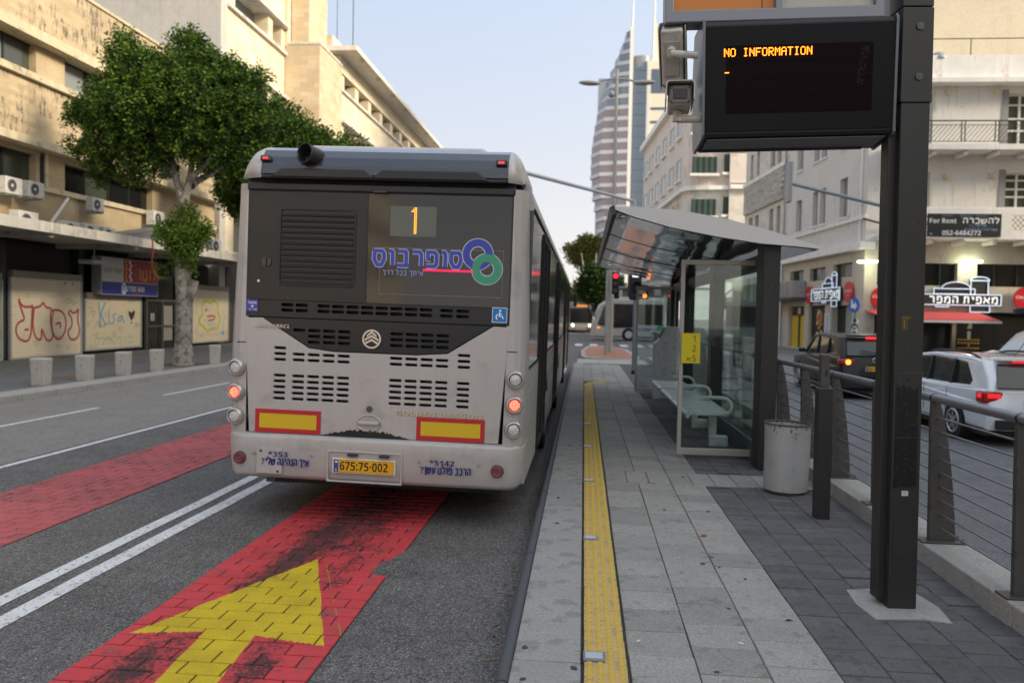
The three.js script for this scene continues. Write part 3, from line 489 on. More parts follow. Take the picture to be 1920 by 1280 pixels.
  D('operator_lettering', 0.84, 0.2, 1100, 0.32, 2.262, 0.0036, (c, w, h) => { c.strokeStyle = '#c9cbe0'; c.fillStyle = '#c9cbe0'; heb(c, 'סופרבוס', w - 22, h - 40, 128, 48, 0.2, 1.08); c.strokeStyle = '#3b49b0'; heb(c, 'סופרבוס', w - 22, h - 40, 128, 36, 0.2, 1.08); }, { rough: 0.45 });
  D('operator_motto', 0.4, 0.075, 1100, 0.2, 2.135, 0.0037, (c, w, h) => { c.strokeStyle = '#8c93cf'; c.fillStyle = '#8c93cf'; heb(c, 'איתך בכל דרך', w - 8, h - 24, 38, 8, 0.25, 0.95); }, { rough: 0.45 });
  D('window_outline', 1.05, 0.4, 400, 0.54, 2.15, 0.0031, (c, w, h) => { c.strokeStyle = 'rgba(150,148,145,.55)'; c.lineWidth = 2.5; c.strokeRect(3, 3, w - 6, h - 6); }, { rough: 0.45 });
  const rg = (r0, r1, d) => new THREE.ExtrudeGeometry(shapeOf([...Array(40)].map((_, i) => [r1 * Math.cos(i * Math.PI / 20), r1 * Math.sin(i * Math.PI / 20)]), [[...Array(40)].map((_, i) => [r0 * Math.cos(-i * Math.PI / 20), r0 * Math.sin(-i * Math.PI / 20)])]), { depth: d, bevelEnabled: false });
  const put = (n, g, m, x, y, z) => { const o = part(rw, n, metres(g), m); o.position.set(x, y, z); return o; };
  const pale = mat([0.55, 0.57, 0.65], 0.5), blue = mat([0.045, 0.065, 0.42], 0.5), green = mat([0.05, 0.34, 0.2], 0.5);
  put('ring_edge', rg(0.058, 0.133, 0.0008), pale, 0.845, 2.31, 0.0034); put('green_ring_edge', rg(0.052, 0.133, 0.0008), pale, 0.925, 2.19, 0.0034);
  put('blue_ring', rg(0.066, 0.126, 0.0012), blue, 0.845, 2.31, 0.0038); put('green_ring', rg(0.06, 0.126, 0.0018), green, 0.925, 2.19, 0.004);
  const br = part(rw, 'high_brake_lamp', gb().rbox(0.42, 0.018, 0.006, 0.002, 0.6, 2.166, 0.006), mat([0.4, 0, 0.02], 0.3, 0, { emissive: lin(1, 0.01, 0.12), emissiveIntensity: 0.42 }));
  print(band, 'wheelchair_sticker', 0.125, 0.125, 1000, [1.045, 1.815, 0.006], (c, w, h) => { fillAll(c, w, h, '#e8eef4'); c.fillStyle = '#1779c9'; c.fillRect(5, 5, w - 10, h - 10); c.strokeStyle = '#fff'; c.fillStyle = '#fff'; c.lineWidth = 9; c.beginPath(); c.arc(66, 26, 9, 0, 7); c.fill(); c.beginPath(); c.moveTo(62, 38); c.lineTo(58, 70); c.lineTo(84, 72); c.lineTo(94, 94); c.stroke(); c.beginPath(); c.arc(58, 78, 24, -1.9, 2.2, true); c.stroke(); c.beginPath(); c.moveTo(60, 52); c.lineTo(80, 54); c.stroke(); }, { rough: 0.4 });
  print(band, 'purple_sticker', 0.1, 0.1, 900, [-1.07, 1.82, 0.006], (c, w, h) => { fillAll(c, w, h, '#4a4aa0'); c.strokeStyle = '#e6e6f2'; c.fillStyle = '#e6e6f2'; heb(c, 'מופעל', 78, 32, 15, 4); c.fillRect(36, 44, 18, 14); heb(c, 'תחזוקה', 82, 82, 12, 3); }, { rough: 0.4 });
  // frame round window and panels, trim and gap under the cowl
  P('rear_frame', metres(slab(rect(-1.13, 1.13, 1.868, 2.86), 0.03, [rect(-1.117, 1.12, 1.873, 2.792)], 0.003)), BUS.dark).position.z = 0.0;
  P('top_trim', gb().rbox(2.28, 0.075, 0.07, 0.02, 0, 2.828, -0.02), BUS.dark);
  P('rear_camera', gb().rbox(0.13, 0.026, 0.03, 0.01, 0.01, 2.8, 0.022), MT.blackGloss);
  P('cowl_gap', gb().span(-1.13, 1.13, 2.86, 2.95, -0.05, -0.2), MT.black);
  // cowl: a rounded dark hood, silver cheeks
  const prof = [[0.035, 2.895], [0.055, 2.93], [0.05, 3.0], [0.02, 3.075], [-0.04, 3.14], [-0.13, 3.178], [-0.3, 3.192], [-1.3, 3.19], [-1.3, 3.0], [-0.2, 2.99], [-0.02, 2.9]];
  const hood = (x0, x1, m, n) => { const g = new THREE.ExtrudeGeometry(shapeOf(prof.map(([z, y]) => [-z, y])), { depth: x1 - x0, bevelEnabled: false, curveSegments: 8 }); g.rotateY(Math.PI / 2).translate(x0, 0, 0); P(n, metres(mergeVertices(g).toNonIndexed()), m); };
  hood(-1.0, 1.075, BUS.cowl, 'engine_cowl');
  for (const [a, b, s] of [[1.078, 1.2, 1], [-1.2, -1.003, -1]]) {   // cheeks fall away to the sides
    const rings = [], N = 7; for (let k = 0; k <= N; k++) { const t = k / N, x = s > 0 ? a + (b - a) * t : b + (a - b) * t, f = Math.sqrt(Math.max(0, 1 - Math.pow(t, 2.2))); rings.push(prof.slice(0, 8).map(([z, y]) => [x, 2.89 + (y - 2.89) * (0.12 + 0.88 * f) + 0.0, z > -0.2 ? z - 0.1 * t * t : z])); }
    const p = [], ix = [], M = 8; rings.forEach((r) => r.forEach((v) => p.push(...v)));
    for (let k = 0; k < N; k++) for (let i = 0; i < M - 1; i++) { const q = k * M + i; s > 0 ? ix.push(q, q + M, q + 1, q + 1, q + M, q + M + 1) : ix.push(q, q + 1, q + M, q + 1, q + M + 1, q + M); }
    const g = new THREE.BufferGeometry(); g.setAttribute('position', new THREE.Float32BufferAttribute(p, 3)); g.setIndex(ix); g.computeVertexNormals(); P('cowl_cheek', metres(g), BUS.silver);
  }
  for (const [x0, x1] of [[-0.82, -0.12], [0.04, 0.83]]) { const t = P('cowl_scoop', metres(slab([[x0 - 0.09, 2.9], [x1 + 0.09, 2.9], [x1, 2.972], [x0, 2.972]], 0.05, [], 0.012)), BUS.dark); t.position.z = 0.085; }
  P('cowl_lip', gb().rbox(2.07, 0.03, 0.05, 0.012, 0.037, 2.902, 0.045), BUS.dark);
  const ex = P('exhaust_pipe', metres(new THREE.LatheGeometry([[0.062, -0.15], [0.066, 0], [0.07, 0.06], [0.062, 0.062], [0.055, 0], [0.05, -0.14], [0.001, -0.15]].map((a) => new THREE.Vector2(...a)), 28)), mat([0.05, 0.045, 0.045], 0.45, 0.7)); ex.rotation.set(Math.PI / 2 - 0.1, 0, 0.42); ex.scale.set(1.22, 0.8, 1.22); ex.position.set(-0.59, 3.085, 0.08);
  for (const x of [-0.965, 1.02]) { const m = P('marker_lamp', gb().rbox(0.095, 0.05, 0.024, 0.012, x, 3.055, 0.05), MT.blackGloss); part(m, 'marker_glow', gb().rbox(0.045, 0.018, 0.006, 0.003, x, 3.055, 0.064), MT.redGlow); }
  P('roof_unit', gb().rbox(1.62, 0.2, 3.4, 0.05, 0.015, 3.178, -2.15), BUS.silver); P('roof_unit', gb().rbox(1.7, 0.18, 2.6, 0.06, 0, 3.16, -14), BUS.silver);
  // bumper: one rounded moulding with a recess for the plate
  {
    const N = 40, prof2 = [[0.0, 0.742], [0.045, 0.732], [0.062, 0.705], [0.058, 0.62], [0.05, 0.5], [0.035, 0.4], [0.015, 0.362], [-0.06, 0.352]], p = [], ix = [];
    for (let i = 0; i <= N; i++) {
      const t = i / N * 2 - 1, a = Math.abs(t), s = Math.sign(t), arc = a < 0.62 ? 0 : (a - 0.62) / 0.38; let x, z;
      if (a < 0.62) { x = t / 0.62 * 1.13; z = -0.012 * (t / 0.62) ** 2; } else { const th = Math.min(1, arc * 1.55) * Math.PI / 2; x = s * (1.13 + 0.15 * Math.sin(th)); z = -0.012 - 0.15 * (1 - Math.cos(th)) - Math.max(0, arc - 0.645) * 1.1; }
      const nx = a < 0.62 ? 0 : s * Math.sin(Math.min(1, arc * 1.55) * Math.PI / 2), nz = a < 0.62 ? 1 : Math.cos(Math.min(1, arc * 1.55) * Math.PI / 2);
      for (const [o, y] of prof2) { const dent = Math.abs(x + 0.04) < 0.31 && y < 0.66 && y > 0.37 ? -0.0 : 0; p.push(x + nx * (o - 0.055) , y, z + nz * o + dent); }
    }
    const M = prof2.length; for (let i = 0; i < N; i++) for (let k = 0; k < M - 1; k++) { const q = i * M + k; ix.push(q, q + 1, q + M, q + M, q + 1, q + M + 1); }
    const g = new THREE.BufferGeometry(); g.setAttribute('position', new THREE.Float32BufferAttribute(p, 3)); g.setIndex(ix); g.computeVertexNormals();
    const b = P('rear_bumper', metres(g), BUS.silver);
    part(b, 'plate_recess', metres(slab(rect(-0.365, 0.28, 0.365, 0.63), 0.03, [rrect(-0.35, 0.265, 0.38, 0.617, 0.015)], 0.004)), BUS.silver).position.z = 0.068;
    part(b, 'number_plate', gb().rbox(0.54, 0.125, 0.012, 0.006, -0.045, 0.507, 0.068), mat([0.75, 0.72, 0.62], 0.5));
    print(b, 'plate_print', 0.515, 0.108, 1500, [-0.045, 0.507, 0.0752], (c, w, h) => { fillAll(c, w, h, '#e0a710'); c.strokeStyle = '#6b5208'; c.lineWidth = 4; c.strokeRect(4, 4, w - 8, h - 8); c.fillStyle = '#2250a8'; c.fillRect(6, 6, 58, h - 12); c.fillStyle = '#e8eef8'; c.fillRect(18, 22, 34, 22); c.font = 'bold 26px sans-serif'; c.fillText('IL', 22, h - 22); c.fillStyle = '#14120c'; c.font = 'bold 128px sans-serif'; c.save(); c.translate(76, h - 28); c.scale(0.98, 1.18); c.fillText('675:75·002', 0, 0); c.restore(); }, { rough: 0.4 });
    for (const x of [-0.14, 0.13]) part(b, 'plate_lamp', gb().rbox(0.09, 0.02, 0.03, 0.006, x, 0.602, 0.075), MT.blackGloss);
    const navy = '#1a2272';
    part(b, 'tow_hatch', metres(slab(rrect(-0.978, -0.755, 0.404, 0.622, 0.008), 0.012, [], 0.003)), BUS.silver).position.z = 0.06;
    for (const [x, y] of [[-0.94, 0.595], [-0.79, 0.425]]) part(b, 'hatch_screw', gb().cyl(0.01, 0.01, 0.006, x, y, 0.063, Math.PI / 2, 0, 0, 8), MT.black);
    print(b, 'driving_print', 0.5, 0.17, 900, [-0.745, 0.525, 0.0665], (c, w, h) => { c.fillStyle = navy; c.strokeStyle = navy; c.font = 'bold 54px sans-serif'; c.save(); c.translate(105, 54); c.scale(1.35, 1); c.fillText('*353', 0, 0); c.restore(); heb(c, 'איך הנהיגה שלי?', w - 22, h - 38, 46, 11, 0.22, 0.66); }, { rough: 0.5 });
    print(b, 'smoke_print', 0.5, 0.17, 900, [0.64, 0.525, 0.066], (c, w, h) => { c.fillStyle = navy; c.strokeStyle = navy; c.font = 'bold 54px sans-serif'; c.save(); c.translate(105, 54); c.scale(1.3, 1); c.fillText('*5142', 0, 0); c.restore(); heb(c, 'הרכב פולט עשן?', w - 30, h - 38, 46, 11, 0.22, 0.68); }, { rough: 0.5 });
    for (const x of [-1.13, 1.075]) { part(b, 'fog_lamp', gb().cyl(0.052, 0.056, 0.02, x, 0.525, 0.052, Math.PI / 2, 0, 0, 28).cyl(0.03, 0.03, 0.024, x, 0.525, 0.054, Math.PI / 2, 0, 0, 20), MT.rubber); part(b, 'fog_lens', metres(new THREE.TorusGeometry(0.036, 0.008, 8, 28).translate(x, 0.525, 0.064)), x < 0 ? MT.redLens : mat([0.45, 0.02, 0.03], 0.25)); }
    for (const x of [-0.985 - 0.02, -0.5, 0.42, 0.92]) part(b, 'parking_sensor', gb().cyl(0.013, 0.013, 0.008, x, 0.57, 0.061, Math.PI / 2, 0, 0, 14), MT.grey);
  }
  // lamps in the pillars
  for (const s of [-1, 1]) [1.287, 1.078, 0.872].forEach((y, k) => {
    const x = s * 1.195, ry = s * 0.16, m = P('tail_lamp', metres(new THREE.LatheGeometry([[0.05, 0.0], [0.054, 0.03], [0.06, 0.032], [0.072, 0.02], [0.078, 0], [0.078, -0.1]].map((a) => new THREE.Vector2(...a)), 32).rotateX(Math.PI / 2)), BUS.ring); m.position.set(x, y, 0.012); m.rotation.y = ry;
    part(m, 'lamp_well', gb().cyl(0.054, 0.054, 0.006, 0, 0, 0.008, Math.PI / 2, 0, 0, 28), MT.black);
    const lens = part(m, 'lens', metres(new THREE.SphereGeometry(0.062, 24, 8, 0, Math.PI * 2, 0, 0.86).rotateX(Math.PI / 2).scale(1, 1, 0.55).translate(0, 0, 0.0)), k === 1 ? mat([0.35, 0.02, 0.02], 0.2, 0, { emissive: lin(1, 0.06, 0.1), emissiveIntensity: 0.5 }) : mat([0.62, 0.61, 0.58], 0.25, 0.3)); lens.position.z = -0.004;
    const g = gb(); for (let i = -3; i <= 3; i++) for (let j = -3; j <= 3; j++) if (i * i + j * j < 11) g.add(new THREE.SphereGeometry(0.0046, 6, 4), M4(i * 0.0125, j * 0.0125, 0.031 - (i * i + j * j) * 0.0007));
    part(m, 'lens_studs', g, k === 1 ? mat([0.4, 0.05, 0.03], 0.3, 0, { emissive: lin(1, 0.45, 0.2), emissiveIntensity: 0.8 }) : mat([0.8, 0.79, 0.76], 0.2, 0.2));
  });
  // retro-reflectors, handle, lettering and badge
  for (const [x0, x1, y0, y1] of [[-1.018, -0.445, 0.748, 0.945], [0.379, 0.955, 0.748, 0.94]]) {
    const m = P('reflector_plate', metres(slab(rect(x0, x1, y0, y1), 0.006, [rect(x0 + 0.036, x1 - 0.036, y0 + 0.036, y1 - 0.036)])), mat([0.48, 0.016, 0.026], 0.45)); m.position.z = 0.012; part(m, 'yellow_field', gb().span(x0 + 0.0365, x1 - 0.0365, y0 + 0.0365, y1 - 0.0365, -0.006, -0.0012), mat([0.68, 0.46, 0.012], 0.45));
  }
  const hd = P('lid_handle', metres(new THREE.LatheGeometry([[0.001, -0.02], [0.075, -0.02], [0.092, 0.0], [0.108, 0.004], [0.108, -0.01]].map((a) => new THREE.Vector2(...a)), 32).rotateX(Math.PI / 2).scale(1, 0.68, 1)), BUS.ring); hd.position.set(-0.03, 0.865, 0.01); part(hd, 'grip', gb().rbox(0.185, 0.032, 0.02, 0.009, 0, 0, 0.014), BUS.ring);
  P('lid_lock', gb().cyl(0.026, 0.026, 0.01, -0.028, 0.985, 0.007, Math.PI / 2, 0, 0, 20), MT.rubber);
  {   // tar-black scrape along the lower edge of the lid
    const pts = []; for (let i = 0; i <= 60; i++) { const t = i / 60; pts.push([-0.42 + t * 0.72, 0.748 + 0.055 * Math.sin(Math.PI * t) * (0.75 + 0.5 * hsh(i, 3, 9)) + (hsh(i, 5, 2) - 0.5) * 0.01]); }
    P('lower_edge_brush', metres(slab([[-0.44, 0.742], [0.32, 0.742], ...pts.reverse()], 0.006)), MT.black).position.z = 0.0125;
  }
  const chrome = mat([0.62, 0.6, 0.57], 0.25, 0.8);
  const badge = P('round_badge', metres(rg(0.066, 0.08, 0.014)), chrome); badge.position.set(-0.025, 1.575, 0.004);
  for (let k = 0; k < 3; k++) { const y = -0.03 + k * 0.032; part(badge, 'chevron', metres(slab([[-0.06, y - 0.02], [0, y + 0.014], [0.06, y - 0.02], [0.06, y - 0.002], [0, y + 0.033], [-0.06, y - 0.002]].map(([a, b]) => [a * (k === 2 ? 0.7 : 1), b]), 0.01)), chrome).position.z = 0.012; }
  part(badge, 'badge_backing', gb().cyl(0.067, 0.067, 0.006, 0, 0, 0.003, Math.PI / 2, 0, 0, 28), BUS.dark);
  print(L, 'maker_lettering', 0.76, 0.062, 1200, [0.567, 0.962, 0.0025], (c, w, h) => { c.font = 'bold 62px sans-serif'; const s = 'GOLDEN DRAGON', k = w / (c.measureText(s).width + 10); c.save(); c.scale(k, 1); c.fillStyle = '#5f5956'; c.fillText(s, 6, 60); c.fillStyle = '#d9d3cb'; c.fillText(s, 3, 57); c.fillStyle = '#b8a24e'; c.globalAlpha = 0.35; c.fillText(s, 4, 59); c.restore(); }, { rough: 0.3, extra: { metalness: 0.4 } });
  print(L, 'model_lettering', 0.31, 0.05, 1300, [-0.885, 1.652, 0.0105], (c, w, h) => { c.font = 'italic bold 54px sans-serif'; const s = 'XML6185CL', k = (w - 8) / c.measureText(s).width; c.save(); c.scale(k, 1); c.fillStyle = '#4b4746'; c.fillText(s, 4, 52); c.fillStyle = '#c9c2bb'; c.fillText(s, 2, 50); c.restore(); }, { rough: 0.3, extra: { metalness: 0.4 } });
  // seams of the pillars
  for (const [s, y] of [[1, 1.515], [-1, 1.505]]) P('pillar_seam', gb().span(s * 1.108, s * 1.2, y - 0.004, y + 0.004, 0.0, -0.006), MT.black);
  // kerb side and road side: skirts, windows, doors, roof edge
  for (const s of [1, -1]) {
    const X = (o) => s * o, sp = (n, x0, x1, y0, y1, z0, z1, m) => P(n, gb().span(X(x0), X(x1), y0, y1, z0, z1), m);
    const doors = s > 0 ? [[-1.95, -3.35], [-6.4, -7.8], [-12.3, -13.7], [-16.2, -17.5]] : [], wheels = [-4.25, -9.0, -14.7];
    let z = -0.3; const stops = []; for (const [a, b] of doors) { stops.push([z, a + 0.04]); z = b - 0.04; } stops.push([z, -17.85]);
    for (const [a, b] of stops) {
      if (a - b < 0.1) continue;
      sp('window_panel', 1.24, 1.278, 1.36, 2.72, a, b, BUS.side);
      let q = a; for (const w of wheels) if (w < a && w > b) { sp('skirt', 1.24, 1.276, 0.36, 1.352, q, w + 0.56, BUS.silver); sp('skirt', 1.24, 1.276, 1.03, 1.352, w + 0.56, w - 0.56, BUS.silver); q = w - 0.56; } sp('skirt', 1.24, 1.276, 0.36, 1.352, q, b, BUS.silver);
      sp('window_frame', 1.25, 1.281, 1.345, 1.375, a, b, MT.black);
    }
    for (const [a, b] of doors) { sp('door_glass', 1.235, 1.262, 0.5, 2.6, a, b, BUS.side); for (const zz of [a, (a + b) / 2 + 0.05, (a + b) / 2 - 0.05, b]) sp('door_frame', 1.25, 1.3, 0.42, 2.62, zz + 0.035, zz - 0.035, MT.black); sp('door_frame', 1.25, 1.298, 2.6, 2.68, a, b, MT.black); sp('door_frame', 1.25, 1.298, 0.4, 0.48, a, b, MT.black); sp('door_header', 1.24, 1.277, 2.68, 2.72, a + 0.04, b - 0.04, BUS.silver); }
    // roof edge
    const edge = [[1.279, 2.72], [1.272, 2.8], [1.235, 2.92], [1.16, 3.03], [1.02, 3.1], [1.0, 3.05], [1.2, 2.72]].map(([x, y]) => [X(x), y]); if (s < 0) edge.reverse();
    const g = new THREE.ExtrudeGeometry(shapeOf(edge), { depth: 10.6, bevelEnabled: false }).translate(0, 0, -10.9), g2 = new THREE.ExtrudeGeometry(shapeOf(edge), { depth: 7.2, bevelEnabled: false }).translate(0, 0, -18);
    P('roof_edge', metres(g), BUS.silver); P('roof_edge', metres(g2), BUS.silver); sp('rain_gutter', 1.27, 1.29, 2.715, 2.735, -0.3, -17.9, MT.black);
    for (const zz of [-3.6, -5.4, -8.4, -11.8, -15.9]) sp('side_marker', 1.276, 1.288, 0.98, 1.08, zz, zz - 0.12, MT.amber);
    if (s > 0) sp('service_flap', 1.276, 1.279, 0.8, 1.15, -0.5, -1.3, BUS.silver);
    sp('mud_flap', 0.98, 1.26, 0.12, 0.5, -0.86, -0.88, MT.rubber);
    for (const w of wheels) { const wh = P('wheel', gb().cyl(0.48, 0.48, 0.3, 0, 0, 0, 0, 0, Math.PI / 2, 32), MT.tyre); wh.position.set(X(1.118), 0.48 + 0.0174 * X(1.118), w); part(wh, 'rim', gb().cyl(0.3, 0.3, 0.02, X(0.15), 0, 0, 0, 0, Math.PI / 2, 24), MT.rim); }
  }
  P('underbody', gb().span(-1.05, 1.05, 0.2, 0.42, -0.55, -3.55).span(-0.9, 0.9, 0.24, 0.42, -4.9, -8.3), MT.black); P('rear_axle', gb().cyl(0.16, 0.16, 1.9, 0, 0.46, -4.25, 0, 0, Math.PI / 2, 16), MT.black); P('front_face', gb().rbox(2.5, 2.5, 0.2, 0.08, 0, 1.7, -17.95), BUS.side);
  const mir = P('wing_mirror', gb().rbox(0.1, 0.42, 0.2, 0.04, 1.46, 2.3, -18.15).bar([1.2, 2.75, -18.0], [1.46, 2.5, -18.15], 0.02), MT.black);
}
// ---------- sign pole, display, cameras ----------
{
  const pole = thing('sign_pole', 'tall dark square steel pole on a concrete pad, with scuffed access doors', 'pole', [1.83, 0.006, -4.725]); pole.rotation.z = 0.0105; pole.rotation.y = 0.06;
  part(pole, 'shaft', gb().rbox(0.158, 2.84, 0.17, 0.006, 0, 1.42, 0), MT.polePaint);
  part(pole, 'sleeve', gb().rbox(0.172, 0.52, 0.184, 0.005, 0, 3.1, 0), MT.polePaint);
  part(pole, 'upper_shaft', gb().rbox(0.17, 1.5, 0.18, 0.006, 0, 4.115, 0), MT.polePaint);
  for (const y of [2.98, 3.255]) part(pole, 'sleeve_bolt', gb().cyl(0.02, 0.02, 0.012, 0.01, y, 0.094, Math.PI / 2, 0, 0, 18).cyl(0.008, 0.008, 0.016, 0.01, y, 0.094, Math.PI / 2, 0, 0, 6), MT.blackGloss);
  const sticky = phys([1, 1, 1], 0.35, 0, { map: scaled(tex(256, (u, v) => { const s = sst(fbm(u, v, 20, 4, 161), 0.68, 0.78) * 0.05, k = 0.006 + s * (vn(u * 90, v * 90, 90, 2) > 0.5 ? 1 : 0.2); return [k, k, k]; }), 0.25) });
  const d1 = part(pole, 'access_door', metres(slab(rrect(-0.068, 0.06, 0.98, 1.34, 0.014), 0.012, [], 0.002)), MT.polePaint); d1.position.z = 0.0875;
  part(d1, 'lock', gb().cyl(0.006, 0.006, 0.006, -0.004, 1.3, 0.001, Math.PI / 2, 0, 0, 12), MT.black);
  const tarPts = []; for (let i = 0; i <= 24; i++) tarPts.push([-0.064 + i / 24 * 0.12, 1.278 - 0.03 * Math.abs(Math.sin(i * 0.42)) * (0.5 + hsh(i, 2, 2)) - (i > 14 ? 0.012 : 0)]);
  part(d1, 'black_glue_residue', metres(slab([[-0.066, 0.984], [0.058, 0.984], ...tarPts.reverse()], 0.002)), sticky).position.z = 0.0015;
  const gl = part(pole, 'glue_patch', metres(slab([[-0.066, 0.69], [-0.02, 0.7], [0.03, 0.69], [0.058, 0.705], [0.058, 0.972], [-0.066, 0.972]], 0.004)), sticky); gl.position.z = 0.0885;
  const d2 = part(pole, 'access_door', metres(slab(rrect(-0.062, 0.058, 0.3, 0.64, 0.014), 0.01, [], 0.002)), MT.polePaint); d2.position.z = 0.0875; part(d2, 'lock', gb().cyl(0.006, 0.006, 0.006, -0.003, 0.61, 0.001, Math.PI / 2, 0, 0, 12), MT.black);
  print(pole, 'paper_label', 0.036, 0.028, 2500, [-0.005, 0.66, 0.0912], (c, w, h) => { fillAll(c, w, h, '#c9c6bb'); c.fillStyle = '#55534e'; for (let i = 0; i < 4; i++) c.fillRect(10, 12 + i * 13, w - 20 - i * 8, 4); });
  print(pole, 'gold_sticker_remnant', 0.06, 0.09, 1400, [-0.02, 1.62, 0.0868], (c, w, h) => { c.fillStyle = '#4a3d14'; c.beginPath(); c.moveTo(4, 4); c.lineTo(w - 2, 6); c.lineTo(w - 8, 36); c.lineTo(w - 26, 40); c.lineTo(w - 24, h - 4); c.lineTo(2, h - 2); c.fill(); c.fillStyle = '#8d7a35'; c.fillRect(24, 48, 6, 60); c.fillStyle = '#7d6b2c'; c.fillRect(10, 24, w - 30, 5); });
  part(pole, 'cable_channel', gb().rbox(0.05, 2.7, 0.1, 0.006, -0.095, 1.38, -0.02), MT.polePaint);
}
{
  const d = thing('led_display', 'black passenger information display with orange lettering, hung from the dark pole', 'display', [1.172, 2.655, -4.6]); d.rotation.y = 0.02; d.rotation.z = 0.028;
  const prof = [[-0.012, 0.645], [0.008, 0.62], [-0.04, 0.03], [-0.052, 0.014], [-0.1, 0.008], [-0.33, -0.012], [-0.36, 0.02], [-0.36, 0.4], [-0.28, 0.645]];
  const ex = (pts, w) => metres(new THREE.ExtrudeGeometry(shapeOf(pts.map(([z, y]) => [-z, y])), { depth: w, bevelEnabled: false }).rotateY(Math.PI / 2).translate(-w / 2, 0, 0));
  part(d, 'housing', ex(prof, 1.03), mat([0.012, 0.012, 0.015], 0.55));
  for (const s of [-1, 1]) { const pl = part(d, 'side_plate', ex(prof.map(([z, y]) => [z > -0.2 ? z + 0.012 : z - 0.006, 0.31 + (y - 0.31) * 1.035]), 0.014), mat([0.13, 0.14, 0.16], 0.35, 0.5)); pl.position.x = s * 0.524; }
  part(d, 'underside_lamp_bar', gb().cyl(0.022, 0.022, 0.94, -0.04, -0.008, -0.27, 0, 0, Math.PI / 2, 16), MT.blackGloss);
  part(d, 'underside_panel', gb().box(0.99, 0.004, 0.2, 0, -0.006, -0.17, -0.09), mat([0.14, 0.145, 0.16], 0.5));
  const tilt = Math.atan2(0.048, 0.59), W = 1.02, H = 0.575;
  const scr = part(d, 'screen', gb().rbox(W, H, 0.006, 0.002), phys([0.004, 0.004, 0.006], 0.45, 0, { specularIntensity: 0.35 })); scr.position.set(-0.0, 0.325, -0.0135); scr.rotation.x = tilt;
  print(scr, 'red_filter', 0.8, 0.37, 500, [-0.0, -0.005, 0.0036], (c, w, h) => { fillAll(c, w, h, '#0c0609'); for (let k = 0; k < 4; k++) { c.fillStyle = '#15070b'; c.fillRect(0, h * (k * 0.25 + 0.02), w, h * 0.2); } for (let i = 0; i < 150; i++) { c.fillStyle = 'rgba(150,150,160,' + (0.1 + 0.5 * rnd()) + ')'; const y = rnd() * 0.55, x = 0.97 - 0.05 * rnd() - y * 0.06; c.fillRect(w * x, h * (y + 0.05), 1.4, 1.8); } }, { rough: 0.75, extra: { specularIntensity: 0.2 } });
  const led = gb(), p = 0.0058, txt = 'NO INFORMATION'; let n = 0;
  [...txt].forEach((ch, k) => { if (DOT[ch]) DOT[ch].split(' ').forEach((r, j) => [...r].forEach((b, i) => { if (b === '1') led.cyl(0.0031, 0.0031, 0.003, (k * 6 + i) * p, -j * p * 1.12, 0, Math.PI / 2, 0, 0, 8); })); });
  for (let i = 0; i < 4; i++) led.cyl(0.0031, 0.0031, 0.003, (1 + i) * p, -0.128, 0, Math.PI / 2, 0, 0, 8);
  const t = part(scr, 'led_lettering', led, mat([0.5, 0.2, 0.02], 0.4, 0, { emissive: lin(1, 0.2, 0.008), emissiveIntensity: 2.2 })); t.position.set(-0.41, 0.163, 0.0045);
  part(d, 'latch', gb().rbox(0.03, 0.05, 0.03, 0.006, 0.53, 0.04, -0.06), MT.blackGloss);
}
{
  const s = thing('upper_sign_box', 'grey framed sign box with orange and frosted panels, above the display', 'sign', [1.02, 3.305, -4.68]); s.rotation.z = 0.016;
  const fr = mat([0.19, 0.2, 0.225], 0.4, 0.4);
  const F = part(s, 'frame', metres(slab(rect(-0.6, 0.6, 0, 1.05), 0.14, [rect(-0.55, 0.01, 0.068, 0.99), rect(0.055, 0.55, 0.068, 0.99)], 0.006)), fr); F.position.z = 0.05;
  part(s, 'orange_panel', gb().span(-0.55, 0.01, 0.068, 0.99, 0.02, -0.04), mat([0.5, 0.17, 0.018], 0.4, 0, { bumpMap: scaled(grainB, 0.5), bumpScale: 0.001 }));
  part(s, 'frosted_panel', gb().span(0.055, 0.55, 0.068, 0.99, 0.02, -0.04), mat([0.42, 0.41, 0.36], 0.35, 0, { map: scaled(grainT(0.95, 0.1, 0.1, 171), 0.6) }));
  part(s, 'panel_bead', gb().span(-0.55, 0.01, 0.19, 0.194, 0.022, 0.018).span(-0.06, -0.056, 0.068, 0.194, 0.022, 0.018), MT.black);
  part(s, 'bracket', gb().span(0.6, 0.72, 0.3, 0.42, -0.02, -0.08).span(0.6, 0.72, 0.8, 0.9, -0.02, -0.08).span(0.6, 0.66, -0.02, 1.05, -0.04, -0.09), fr);
}
